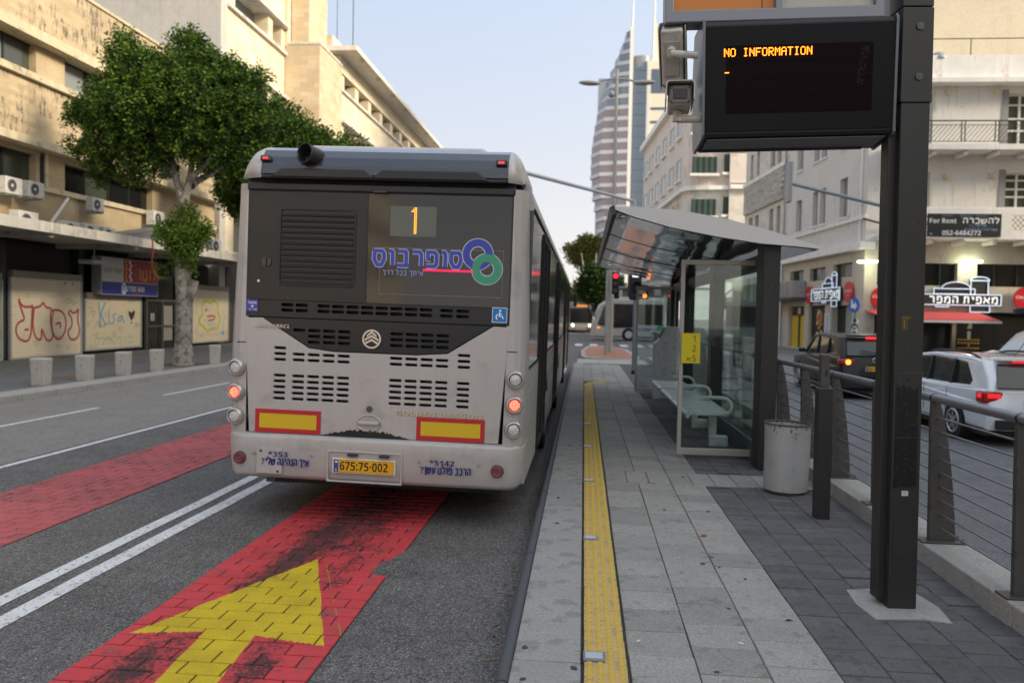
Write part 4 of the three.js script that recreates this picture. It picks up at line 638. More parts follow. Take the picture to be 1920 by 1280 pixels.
{
  const body = mat([0.5, 0.49, 0.45], 0.5, 0, { map: scaled(grainT(0.95, 0.1, 0.1, 175), 0.4) }), seal = mat([0.17, 0.16, 0.145], 0.6);
  const cam = (label, pos, ry, rx, arm) => {
    const c = thing('security_camera', label, 'camera', pos); c.rotation.set(rx, ry, 0);
    part(c, 'housing', gb().rbox(0.125, 0.105, 0.32, 0.014, 0, 0, -0.03), body);
    part(c, 'sun_hood', gb().add(slab([[-0.078, -0.03], [-0.078, 0.06], [-0.066, 0.072], [0.066, 0.072], [0.078, 0.06], [0.078, -0.03], [0.072, -0.03], [0.072, 0.056], [0.062, 0.066], [-0.062, 0.066], [-0.072, 0.056], [-0.072, -0.03]], 0.37).translate(0, 0, 0.17)), body);
    part(c, 'front_bezel', gb().rbox(0.115, 0.092, 0.012, 0.01, 0, 0, 0.135), seal); part(c, 'lens_window', gb().rbox(0.076, 0.054, 0.006, 0.004, 0, 0.002, 0.142), MT.glassDark);
    for (const [x, y] of [[-0.047, 0.036], [0.047, 0.036], [-0.047, -0.036], [0.047, -0.036]]) part(c, 'bezel_screw', gb().cyl(0.005, 0.005, 0.004, x, y, 0.143, Math.PI / 2, 0, 0, 8), MT.black);
    return c;
  };
  const c2 = cam('white box security camera facing the viewer beside the display', [0.51, 2.862, -4.62], -0.08, 0.06);
  part(c2, 'mount', gb().cyl(0.026, 0.03, 0.06, -0.005, -0.085, -0.04).bar([-0.005, -0.102, -0.04], [0.15, -0.1, -0.05], 0.022, 12), body);
  const c1 = cam('upper security camera seen from below, tilted up behind the other', [0.485, 3.13, -4.78], 2.95, 0, 0); c1.rotation.order = 'YXZ'; c1.rotation.set(0.95, 2.95, 0);
  part(c1, 'base_plate', gb().rbox(0.085, 0.012, 0.2, 0.004, 0, -0.058, -0.03), mat([0.34, 0.33, 0.31], 0.5));
  const mt = part(c1, 'mount', gb().cyl(0.027, 0.027, 0.06, 0, -0.085, -0.08).bar([0, -0.115, -0.08], [-0.15, -0.12, -0.06], 0.02, 12), body);
}
// ---------- bin, validator post ----------
{
  const bin = thing('litter_bin', 'dented pale grey perforated metal bin with a rusty rim beside the shelter', 'bin', [1.93, 0, -7.68]); bin.rotation.z = -0.014;
  const perf = canvas(1024, 512, (c, w, h) => { fillAll(c, w, h, '#b6b8ba'); for (let i = 0; i < 90; i++) { c.fillStyle = 'rgba(' + (rnd() > 0.5 ? '190,192,195' : '125,123,120') + ',.1)'; c.beginPath(); c.ellipse(rnd() * w, rnd() * h, 10 + 60 * rnd(), 6 + 30 * rnd(), 0, 0, 7); c.fill(); } c.fillStyle = '#6a6c70'; for (let x = 0; x < 128; x++) for (let y = 0; y < 56; y++) c.fillRect(x * 8 + 2, y * 9.1 + 4, 3, 3); for (let i = 0; i < 130; i++) { c.fillStyle = 'rgba(52,38,26,' + (0.2 + 0.5 * rnd()) + ')'; const x = rnd() * w, y = Math.pow(rnd(), 3) * 90; c.fillRect(x, y, 2 + 12 * rnd(), 2 + 18 * rnd()); } for (let i = 0; i < 60; i++) { c.fillStyle = 'rgba(70,48,34,' + (0.15 + 0.3 * rnd()) + ')'; c.fillRect(rnd() * w, h - 4 - Math.pow(rnd(), 2) * 50, 3 + 20 * rnd(), 4); } });
  perf.wrapS = THREE.RepeatWrapping;
  const sh = new THREE.CylinderGeometry(0.208, 0.2, 0.62, 56, 10, true).translate(0, 0.34, 0), p = sh.attributes.position;
  for (let i = 0; i < p.count; i++) { const a = Math.atan2(p.getZ(i), p.getX(i)), k = 1 + 0.02 * Math.sin(a * 3 + 1) * Math.sin(p.getY(i) * 5) - 0.03 * Math.exp(-((a - 1.1) ** 2) * 8 - ((p.getY(i) - 0.5) ** 2) * 40); p.setX(i, p.getX(i) * k); p.setZ(i, p.getZ(i) * k); }
  sh.computeVertexNormals(); part(bin, 'perforated_shell', sh, mat([1, 1, 1], 0.5, 0.2, { map: perf, side: THREE.DoubleSide }));
  part(bin, 'liner', gb().cyl(0.19, 0.185, 0.55, 0, 0.31, 0, 0, 0, 0, 32), MT.black);
  part(bin, 'rim', metres(new THREE.TorusGeometry(0.207, 0.009, 8, 48).rotateX(Math.PI / 2).translate(0, 0.65, 0)), mat([0.085, 0.06, 0.045], 0.8));
  part(bin, 'base', gb().cyl(0.19, 0.185, 0.05, 0, 0.027, 0, 0, 0, 0, 32), mat([0.06, 0.05, 0.045], 0.8));
  const v = thing('validator_post', 'short dark square post with a slotted cap before the railing', 'post', [1.985, 0, -6.72]); v.rotation.z = 0.008;
  part(v, 'post', gb().rbox(0.112, 1.07, 0.112, 0.005, 0, 0.535, 0), MT.polePaint); part(v, 'collar', gb().rbox(0.115, 0.012, 0.115, 0.004, 0, 1.073, 0), MT.railPaint);
  part(v, 'cap', gb().rbox(0.072, 0.275, 0.072, 0.012, -0.002, 1.215, 0), MT.railPaint); part(v, 'slot', gb().rbox(0.016, 0.055, 0.006, 0.004, 0.004, 1.2, 0.0345), MT.black);
}
// ---------- railing ----------
{
  const r = thing('railing', 'grey steel railing with bowed fin posts and thin rods on the concrete plinth', 'railing', [2.385, 0.13, 0]);
  const zs = []; for (let z = -1.33; z > -28; z -= 1.08) zs.push(z);
  const fin = [[0, 0], [0.175, 0], [0.166, 0.15], [0.15, 0.33], [0.128, 0.52], [0.1, 0.7], [0.068, 0.86], [0.045, 0.94], [-0.012, 0.95], [-0.014, 0.8], [-0.006, 0.4]];
  const fg = metres(slab(fin, 0.04, [], 0.004).translate(0, 0, 0.02)), pg = gb().rbox(0.3, 0.012, 0.13, 0.004, 0.09, 0.006, 0).build(), bg = gb().cyl(0.011, 0.011, 0.02, 0, 0.02, 0, 0, 0, 0, 6).build();
  zs.forEach((z, i) => { const f = part(r, i ? 'fin_post_' + String(i).padStart(3, '0') : 'fin_post', fg, MT.railPaint); f.position.set(0, 0.01, z); const pl = part(f, 'base_plate', pg, MT.railPaint); pl.position.y = -0.009; if (z > -10) for (const [x, q] of [[0.21, 0.04], [0.21, -0.04]]) { const b = part(f, 'bolt', bg, MT.railPaint); b.position.set(x, -0.005, q); } });
  part(r, 'handrail', gb().bar([0.012, 0.985, 1], [0.012, 0.985, -28], 0.03, 16), MT.galv);
  zs.forEach((z) => part(r, 'handrail_joint', gb().cyl(0.0325, 0.0325, 0.02, 0.012, 0.985, z, Math.PI / 2, 0, 0, 16), MT.blackGloss));
  for (let k = 0; k < 9; k++) { const y = 0.1 + k * 0.094, x = 0.035 + 0.045 * (1 - (y / 0.95) ** 2) - 0.01; part(r, 'rod', gb().bar([x, y, 1], [x, y, -28], 0.0065, 6), MT.galv); }
}
// ---------- shelter ----------
{
  const s = thing('bus_shelter', 'glass bus shelter with a tilted mirror-bellied metal roof', 'shelter', [0, 0, 0]);
  const roofM = mat([0.66, 0.65, 0.63], 0.5, 0.05, { bumpMap: scaled(grainB, 2), bumpScale: 0.001 });
  const belly = mat([0.72, 0.72, 0.72], 0.07, 1, { bumpMap: scaled(tex(256, (u, v) => fbm(u, v, 3, 2, 185), false), 3.5), bumpScale: 0.03 });
  // section across: thick in the middle, thin at both lips
  const top = [[0.27, 2.8], [0.6, 2.79], [1.0, 2.76], [1.5, 2.67], [1.95, 2.55], [2.3, 2.44], [2.46, 2.39]], bot = [[2.44, 2.37], [2.2, 2.395], [1.85, 2.42], [1.4, 2.485], [0.9, 2.58], [0.5, 2.69], [0.3, 2.765]];
  const L = 9.6, z1 = -8.6; const sec = [...top, ...bot];
  part(s, 'roof', metres(new THREE.ExtrudeGeometry(shapeOf(sec), { depth: L, bevelEnabled: false }).translate(0, 0, z1 - L)), roofM);
  {
    const p = [], ix = [], nz = 30; const B = [...bot].reverse(); const fine = []; for (let i = 0; i < B.length - 1; i++) for (let k = 0; k < 4; k++) { const t = k / 4; fine.push([B[i][0] + (B[i + 1][0] - B[i][0]) * t, B[i][1] + (B[i + 1][1] - B[i][1]) * t]); } fine.push(B[B.length - 1]);
    for (let j = 0; j <= nz; j++) for (const [x, y] of fine) p.push(x, y - 0.006 - 0.003 * fbm(x * 0.2 + 0.1, j / nz, 4, 2, 187), z1 - 0.05 - (L - 0.1) * j / nz);
    const M = fine.length; for (let j = 0; j < nz; j++) for (let i = 0; i < M - 1; i++) { const a = j * M + i; ix.push(a, a + 1, a + M, a + M, a + 1, a + M + 1); }
    const g = new THREE.BufferGeometry(); g.setAttribute('position', new THREE.Float32BufferAttribute(p, 3)); g.setIndex(ix); g.computeVertexNormals(); part(s, 'mirror_soffit', metres(g), belly);
  }
  for (const z of [-11, -13.4, -15.8]) part(s, 'soffit_joint', gb().add(slab([...bot.map(([x, y]) => [x, y - 0.004]), ...[...bot].reverse().map(([x, y]) => [x, y - 0.014])], 0.012), M4(0, 0, z)), MT.black);
  part(s, 'front_fascia', gb().box(0.05, 0.09, L, 0.285, 2.755, z1 - L / 2, 0, 0, 0.35), mat([0.05, 0.05, 0.05], 0.5));
  part(s, 'gutter_bracket', gb().rbox(0.07, 0.05, 0.06, 0.02, 0.4, 2.7, z1 - 0.1), MT.steel);
  const post = (z, n) => part(s, 'post', gb().rbox(0.18, 2.42, 0.32, 0.01, 1.985, 1.21, z), MT.polePaint);
  for (const z of [-8.88, -12.2, -15.4, -17.9]) post(z);
  part(s, 'back_beam', gb().span(1.93, 2.04, 2.22, 2.34, -9.05, -17.8), MT.polePaint);
  // end panes in pale frames
  const frame = mat([0.42, 0.4, 0.37], 0.4, 0.4);
  const pane = (x0, x1, y0, y1, z, sticker) => {
    const f = part(s, 'pane_frame', metres(slab(rect(x0, x1, y0, y1), 0.05, [rect(x0 + 0.045, x1 - 0.012, y0 + 0.075, y1 - 0.055)], 0.004)), frame); f.position.z = z;
    part(f, 'glass_pane', gb().span(x0 + 0.045, x1 - 0.012, y0 + 0.075, y1 - 0.055, -0.02, -0.028), MT.paneClear); return f;
  };
  const nf = pane(1.105, 1.985, 0.045, 2.29, -9.3); pane(1.09, 1.9, 0.045, 2.25, -16.85);
  // back wall of glass
  for (const [a, b] of [[-9.06, -12.02], [-12.38, -15.22], [-15.58, -17.72]]) { const f = part(s, 'back_frame', gb().span(1.96, 2.01, 0.08, 0.13, a, b).span(1.96, 2.01, 2.17, 2.22, a, b), MT.polePaint); part(f, 'glass_pane', gb().span(1.982, 1.99, 0.13, 2.17, a, b), MT.paneClear); }
  const plate = part(s, 'route_plate', gb().rbox(0.21, 0.345, 0.006, 0.002, 1.23, 1.275, -9.27), mat([0.7, 0.56, 0.015], 0.5));
  print(plate, 'route_numbers', 0.206, 0.341, 1200, [1.23, 1.275, -9.2665], (c, w, h) => { fillAll(c, w, h, '#dfca14'); c.strokeStyle = '#b9a510'; c.lineWidth = 2; for (const k of [1, 2]) { c.beginPath(); c.moveTo(0, h * k / 3); c.lineTo(w, h * k / 3); c.stroke(); } c.fillStyle = '#23231c'; c.strokeStyle = '#23231c'; c.font = '118px sans-serif'; c.fillText('1', 142, 114); c.fillText('2', 138, 250); c.fillText('5', 138, 386); heb(c, 'א', 122, 386, 62, 9); });
  part(s, 'skirting', gb().span(1.93, 1.965, 0.01, 0.24, -9.1, -17.7), mat([0.09, 0.1, 0.115], 0.5));
  // seats
  const b = thing('shelter_bench', 'pale moulded metal bench with looped armrests inside the glass shelter', 'bench', [1.56, 0, -11.6]), pale = mat([0.64, 0.66, 0.66], 0.4, 0.05, { map: scaled(grainT(0.98, 0.05, 0.05, 191), 0.5) });
  for (const [k, z] of [[0, 1.0], [1, -0.62], [2, -2.3]]) {
    const g = new THREE.ExtrudeGeometry(shapeOf([[-0.28, 0.4], [-0.3, 0.45], [-0.26, 0.475], [0.2, 0.455], [0.235, 0.475], [0.245, 0.47], [0.205, 0.43], [-0.24, 0.44], [-0.25, 0.4]]), { depth: 1.5, bevelEnabled: false }).translate(0, 0, z - 0.75);
    part(b, 'seat', metres(g), pale); part(b, 'armrest', gb().tube([[-0.08, 0.45, z + 0.76], [0.12, 0.46, z + 0.76], [0.22, 0.48, z + 0.76], [0.25, 0.56, z + 0.76], [0.2, 0.64, z + 0.76], [0.05, 0.66, z + 0.76], [-0.1, 0.655, z + 0.76]], 0.022, 30, 10), pale);
    part(b, 'leg', gb().rbox(0.1, 0.44, 0.1, 0.012, 0.1, 0.22, z + 0.3).rbox(0.24, 0.13, 0.16, 0.012, 0.17, 0.066, z + 0.3), pale);
  }
  const t = thing('ticket_machine', 'pale grey slanted cabinet behind the bench near the far end of the shelter', 'machine', [1.62, 0, -16.2]);
  part(t, 'cabinet', metres(new THREE.ExtrudeGeometry(shapeOf([[-0.2, 0], [0.24, 0], [0.24, 1.42], [0.02, 1.42], [-0.12, 1.14], [-0.2, 1.1]]), { depth: 0.4, bevelEnabled: true, bevelSize: 0.01, bevelThickness: 0.01, bevelSegments: 1 }).translate(0, 0, -0.2)), pale);
  part(t, 'screen_hood', gb().rbox(0.05, 0.24, 0.3, 0.01, -0.05, 1.3, 0, 0, 0, -0.46), MT.polePaint);
}
// ---------- left side of the street ----------
const WALL = {
  tan: mat([1, 1, 1], 0.9, 0, { map: scaled(stoneT(0.4, 201, [1.06, 0.84, 0.52], 6, 14, 0.9), 5), bumpMap: scaled(grainB, 1.5), bumpScale: 0.006 }),
  tanStained: mat([1, 1, 1], 0.9, 0, { map: scaled(tex(1024, (u, v) => {
    const row = Math.floor(v * 16), uu = u * 8 + (row % 2) * 0.5, c = 0.88 + 0.24 * hsh(Math.floor(uu) % 8, row, 203), n = fbm(u, v, 6, 6, 205);
    const stk = fbm((u * 6) % 1, v * 0.5, 16, 4, 207), bl = fbm(u, v, 5, 6, 209), gr = vn(u * 300, v * 150, 300, 4), top = sst(stk * 0.55 + bl * 0.45 + (gr - 0.5) * 0.25, 0.56, 0.7) * (bl > 0.5 ? 1 : 0.35), k = 0.4 * c * (0.82 + 0.36 * n); return [k * 1.06 * (1 - 0.72 * top), k * 0.84 * (1 - 0.7 * top), k * 0.53 * (1 - 0.62 * top)];
  }), 6.2, 2.4), bumpMap: scaled(grainB, 1.5), bumpScale: 0.006 }),
  cream: mat([1, 1, 1], 0.9, 0, { map: scaled(stoneT(0.62, 211, [1.04, 0.9, 0.66], 6, 14, 0.95), 6), bumpMap: scaled(grainB, 1.5), bumpScale: 0.004 }),
  tanPier: mat([1, 1, 1], 0.9, 0, { map: scaled(stoneT(0.52, 213, [1.05, 0.85, 0.58], 5, 16, 0.9), 4) }),
  grey: mat([1, 1, 1], 0.92, 0, { map: scaled(plasterT(0.47, 215, [1, 0.95, 0.86], 0.25), 9) }),
  ledge: mat([1, 1, 1], 0.85, 0, { map: scaled(plasterT(0.5, 217, [1.02, 0.88, 0.6], 0.9), 2.5) }),
  concrete: mat([1, 1, 1], 0.85, 0, { map: scaled(plasterT(0.62, 219, [1, 0.95, 0.85], 0.8), 4) }),
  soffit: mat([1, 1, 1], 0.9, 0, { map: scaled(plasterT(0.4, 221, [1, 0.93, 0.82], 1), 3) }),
};
const blind = mat([0.2, 0.2, 0.17], 0.3), frameDk = mat([0.03, 0.032, 0.03], 0.5, 0.3), paneOlive = phys([0.055, 0.062, 0.05], 0.08, 0), paneBlack = phys([0.012, 0.013, 0.013], 0.1, 0), panePale = phys([0.19, 0.21, 0.2], 0.1, 0);
{
  const X = -16.9, b = thing('left_stone_building', 'old tan stone building with window bands and stained parapet above the shuttered shops', 'building', [0, -0.052, 0]), y0 = 0.052;
  const P = (n, x0, x1, a, c, z0, z1, m) => part(b, n, gb().span(x0, x1, a + y0, c + y0, z0, z1), m);
  const Z0 = 14, Z1 = -35.15;
  P('core', -30, X - 0.5, 0, 11.6, Z0, Z1 + 0.02, MT.black);
  P('wall', X - 0.4, X, 3.74, 5.3, Z0, Z1, WALL.tan); P('wall', X - 0.4, X, 6.22, 6.36, Z0, Z1, WALL.tan);
  P('stained_wall', X - 0.4, X, 6.6, 8.42, Z0, Z1, WALL.tanStained); P('parapet', X - 0.4, X, 9.86, 11.85, Z0, Z1, WALL.tanStained); P('coping', X - 0.5, X + 0.06, 11.85, 11.95, Z0, Z1, WALL.ledge);
  P('ledge', X - 0.4, X + 0.42, 6.36, 6.6, Z0, Z1, WALL.ledge); P('sill', X - 0.4, X + 0.16, 8.42, 8.62, Z0, Z1, WALL.ledge); P('ledge', X - 0.4, X + 0.42, 9.56, 9.86, Z0, Z1, WALL.ledge); P('sill', X - 0.4, X + 0.1, 5.14, 5.3, Z0, Z1, WALL.ledge);
  P('end_wall', -30, X - 0.4, 0, 11.85, Z1 + 0.3, Z1, WALL.tan);
  // ribbed ledge edge, cables
  const row = (ya, yb, glass) => {
    for (const [a, c] of [[13, 6.7], [5.4, -0.9], [-2.2, -8.5], [-9.8, -14.9], [-16.2, -23.27], [-24.63, -29.9]]) {
      const n = Math.round((a - c) / 1.26), w = (a - c) / n;
      for (let k = 0; k < n; k++) { const f = part(b, 'window', gb().span(X - 0.3, X - 0.2, ya + y0, ya + 0.06 + y0, a - k * w, a - (k + 1) * w).span(X - 0.3, X - 0.2, yb - 0.05 + y0, yb + y0, a - k * w, a - (k + 1) * w).span(X - 0.3, X - 0.2, ya + 0.06 + y0, yb - 0.05 + y0, a - k * w, a - k * w - 0.06), frameDk); part(f, 'pane', gb().span(X - 0.28, X - 0.25, ya + 0.06 + y0, yb - 0.05 + y0, a - k * w - 0.06, a - (k + 1) * w), glass[(k * 7 + n) % glass.length]); }
    }
    let e = Z0; for (const [a, c] of [[13, 6.7], [5.4, -0.9], [-2.2, -8.5], [-9.8, -14.9], [-16.2, -23.27], [-24.63, -29.9], [Z1, Z1]]) { if (e - a > 0.05) P('pier', X - 0.4, X - 0.02, ya, yb, e, a, WALL.tan); e = c; }
  };
  row(5.3, 6.22, [paneBlack, paneBlack, paneOlive]); row(8.62, 9.56, [panePale, panePale, paneOlive]);
  P('drain_pipe', X - 0.02, X + 0.06, 5.2, 6.3, -23.45, -23.53, frameDk); P('pier_trim', X - 0.02, X + 0.05, 5.28, 6.34, -23.6, -23.75, WALL.ledge);
  // pavement-level: openings between piers
  const band = mat([0.02, 0.018, 0.016], 0.8);
  P('shop_back', X - 1.5, X - 0.3, 0, 3.5, Z0, Z1, band);
  for (const z of [-21.85, -25.48, -29.14, -32.0, -32.9, -18.2, -14]) P('shop_pier', X - 0.35, X - 0.01, 0, 3.5, z + 0.12, z - 0.12, z < -31 ? WALL.grey : frameDk);
  P('shop_sill', X - 0.3, X - 0.02, 0, 0.1, -25.6, -31.6, MT.black);
}
{
  // concrete canopy over the pavement
  const c = thing('street_canopy', 'long stained concrete canopy over the left shops', 'canopy', [0, 3.54, 0]);
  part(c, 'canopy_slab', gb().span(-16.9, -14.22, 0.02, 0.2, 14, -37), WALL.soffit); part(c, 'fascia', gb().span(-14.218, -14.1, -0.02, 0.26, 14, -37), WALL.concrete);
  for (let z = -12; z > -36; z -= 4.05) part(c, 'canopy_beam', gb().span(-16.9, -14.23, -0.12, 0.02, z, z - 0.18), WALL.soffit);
  part(c, 'hanging_lamp', gb().bar([-15.5, -0.5, -24.0], [-15.5, 0, -24.0], 0.02).rbox(0.5, 0.12, 0.9, 0.03, -15.5, -0.55, -24), MT.grey);
}
// roller shutters and what is sprayed on them
function shutter(label, z0, z1, y0, y1, X, draw, px = 220) {
  const w = z0 - z1, h = y1 - y0, t = thing('roller_shutter', label, 'shutter', [X, y0, (z0 + z1) / 2], Math.PI / 2);
  const ribs = Math.round(h / 0.085), g = new THREE.PlaneGeometry(w, h, 1, ribs * 4), p = g.attributes.position; for (let i = 0; i < p.count; i++) { const f = ((p.getY(i) / h + 0.5) * ribs) % 1; p.setZ(i, 0.012 * Math.abs(Math.sin(Math.PI * f))); } g.translate(0, h / 2, 0); g.computeVertexNormals();
  part(t, 'slat_curtain', g, mat([1, 1, 1], 0.6, 0, { map: canvas(Math.round(w * px), Math.round(h * px), draw) }));
  part(t, 'guide_rail', gb().span(-w / 2 - 0.07, -w / 2, 0, h, 0.03, -0.05).span(w / 2, w / 2 + 0.07, 0, h, 0.03, -0.05), MT.grey); part(t, 'roller_box', gb().span(-w / 2, w / 2, h, h + 0.2, 0.06, -0.14), mat([0.22, 0.2, 0.17], 0.7)); part(t, 'bottom_bar', gb().span(-w / 2, w / 2, 0, 0.06, 0.03, 0.014), MT.grey);
  return t;
}
const speckle = (c, w, h, n, col, a = 0.15) => { for (let i = 0; i < n; i++) { c.fillStyle = `rgba(${col},${a * rnd()})`; c.beginPath(); c.ellipse(rnd() * w, rnd() * h, 3 + 50 * rnd() ** 2, 3 + 26 * rnd() ** 2, 0, 0, 7); c.fill(); } };
const spray = (c, pts, lw, col, close) => { for (const [k, a] of [[1.7, 0.25], [1, 0.9]]) { c.globalAlpha = a; c.strokeStyle = col; c.lineWidth = lw * k; c.lineCap = 'round'; c.lineJoin = 'round'; c.beginPath(); c.moveTo(pts[0][0], pts[0][1]); for (let i = 1; i < pts.length - 1; i++) c.quadraticCurveTo(pts[i][0], pts[i][1], (pts[i][0] + pts[i + 1][0]) / 2, (pts[i][1] + pts[i + 1][1]) / 2); const e = pts[pts.length - 1]; c.lineTo(e[0], e[1]); if (close) c.closePath(); c.stroke(); } c.globalAlpha = 1; };
shutter('cream roller shutter sprayed with large red outline letters', -22.1, -25.36, -0.04, 2.42, -16.86, (c, w, h) => {
  fillAll(c, w, h, '#c9bfa9'); speckle(c, w, h, 120, '110,95,70', 0.12); const R = '#8c1f28', S = (p) => spray(c, p.map(([x, y]) => [x * w, y * h]), 12, R);
  S([[0.1, 0.27], [0.12, 0.36], [0.27, 0.36], [0.28, 0.33], [0.27, 0.5], [0.26, 0.72], [0.2, 0.8], [0.08, 0.74], [0.05, 0.62], [0.1, 0.54], [0.18, 0.52], [0.14, 0.42], [0.1, 0.3]]); S([[0.18, 0.64], [0.22, 0.64]]);
  S([[0.3, 0.37], [0.38, 0.36], [0.42, 0.31], [0.44, 0.31], [0.47, 0.37], [0.55, 0.37], [0.53, 0.45], [0.54, 0.6], [0.58, 0.74], [0.52, 0.8], [0.46, 0.77], [0.4, 0.6], [0.41, 0.78], [0.32, 0.76], [0.28, 0.6], [0.3, 0.37]]);
  S([[0.56, 0.4], [0.68, 0.38], [0.77, 0.5], [0.76, 0.68], [0.66, 0.8], [0.57, 0.72], [0.54, 0.55], [0.58, 0.4]]); S([[0.62, 0.58], [0.68, 0.54], [0.68, 0.62]]);
  S([[0.8, 0.44], [0.84, 0.38], [0.86, 0.44], [0.93, 0.42], [0.97, 0.36], [0.94, 0.52], [0.99, 0.66], [0.95, 0.78], [0.84, 0.8], [0.78, 0.68], [0.86, 0.62], [0.86, 0.5], [0.8, 0.44]]);
  spray(c, [[0.76 * w, 0.26 * h], [0.84 * w, 0.22 * h], [0.8 * w, 0.32 * h], [0.9 * w, 0.24 * h], [0.86 * w, 0.34 * h], [0.94 * w, 0.28 * h]], 3, '#6b6470'); c.fillStyle = '#55504a'; c.fillRect(0.74 * w, 0.03 * h, 18, 14); c.fillRect(0.86 * w, 0.03 * h, 18, 14);
});
shutter('cream shutter with blue scrawled name and a small dark heart, under the shop sign', -25.62, -28.98, 0.06, 1.86, -16.86, (c, w, h) => {
  fillAll(c, w, h, '#c2b89f'); speckle(c, w, h, 160, '95,85,60', 0.16); const S = (p, col, lw = 9) => spray(c, p.map(([x, y]) => [x * w, y * h]), lw, col), B = '#3f7fb0';
  S([[0.22, 0.08], [0.24, 0.3], [0.25, 0.55]], B, 12); S([[0.33, 0.08], [0.27, 0.25], [0.25, 0.3], [0.34, 0.52]], B, 12); S([[0.4, 0.22], [0.4, 0.48]], B); S([[0.52, 0.3], [0.44, 0.32], [0.52, 0.42], [0.44, 0.5]], B); S([[0.64, 0.34], [0.56, 0.36], [0.56, 0.46], [0.63, 0.42], [0.63, 0.3], [0.68, 0.48]], B);
  c.fillStyle = '#2b201c'; c.beginPath(); c.moveTo(0.82 * w, 0.44 * h); c.bezierCurveTo(0.72 * w, 0.26 * h, 0.78 * w, 0.18 * h, 0.82 * w, 0.28 * h); c.bezierCurveTo(0.88 * w, 0.16 * h, 0.94 * w, 0.24 * h, 0.82 * w, 0.44 * h); c.fill(); c.fillRect(0.81 * w, 0.46 * h, 16, 18);
  S([[0.05, 0.2], [0.12, 0.14], [0.08, 0.3], [0.16, 0.2], [0.12, 0.36]], '#8a6f86', 5); S([[0.06, 0.3], [0.07, 0.28]], '#c9a430', 14);
  for (let k = 0; k < 7; k++) S([[0.15 + k * 0.1, 0.82], [0.2 + k * 0.1, 0.68 + 0.06 * rnd()], [0.24 + k * 0.1, 0.84], [0.18 + k * 0.1, 0.9]], 'rgba(110,170,150,.55)', 7);
});
shutter('cream shutter with a yellow green flower shape sprayed on it, behind the tree', -33.05, -36.5, 0.05, 2.4, -16.86, (c, w, h) => {
  fillAll(c, w, h, '#cbbfa2'); speckle(c, w, h, 120, '105,90,65', 0.13); const S = (p, col, lw = 13) => spray(c, p.map(([x, y]) => [x * w, y * h]), lw, col);
  S([[0.26, 0.46], [0.22, 0.28], [0.36, 0.18], [0.46, 0.26], [0.58, 0.18], [0.7, 0.28], [0.68, 0.44], [0.78, 0.54], [0.72, 0.62], [0.66, 0.76], [0.52, 0.72], [0.4, 0.8], [0.3, 0.7], [0.12, 0.6], [0.26, 0.46]], '#a9ab1d', 17); S([[0.4, 0.5], [0.62, 0.48], [0.6, 0.56], [0.42, 0.58]], '#a83a35', 14); S([[0.3, 0.4], [0.36, 0.3], [0.44, 0.42]], '#d7a8b4', 14); S([[0.54, 0.4], [0.6, 0.3], [0.64, 0.4]], '#d7a8b4', 14); S([[0.4, 0.62], [0.46, 0.72], [0.54, 0.6], [0.6, 0.7]], '#5fb0c0', 9); S([[0.1, 0.3], [0.1, 0.48], [0.22, 0.6], [0.08, 0.74]], '#6fa6b8', 7); S([[0.82, 0.4], [0.92, 0.5], [0.84, 0.62], [0.86, 0.78]], '#7aa3c4', 8); c.fillStyle = '#2f8bc9'; c.beginPath(); c.arc(0.84 * w, 0.83 * h, 24, 0, 7); c.fill(); c.fillStyle = '#2a211c'; c.beginPath(); c.arc(0.36 * w, 0.38 * h, 14, 0, 7); c.fill(); for (let k = 0; k < 6; k++) S([[0.1 + k * 0.12, 0.86], [0.14 + k * 0.12, 0.8], [0.2 + k * 0.12, 0.88]], 'rgba(150,120,160,.45)', 6);
});
shutter('greenish roller shutter cut off by the left edge of the photograph', -18.4, -21.7, -0.04, 2.3, -16.88, (c, w, h) => { fillAll(c, w, h, '#8f9a80'); speckle(c, w, h, 120, '60,70,50', 0.2); spray(c, [[0.1 * w, 0.8 * h], [0.4 * w, 0.6 * h], [0.7 * w, 0.85 * h], [0.95 * w, 0.7 * h]], 12, '#5f93b5'); }, 160);
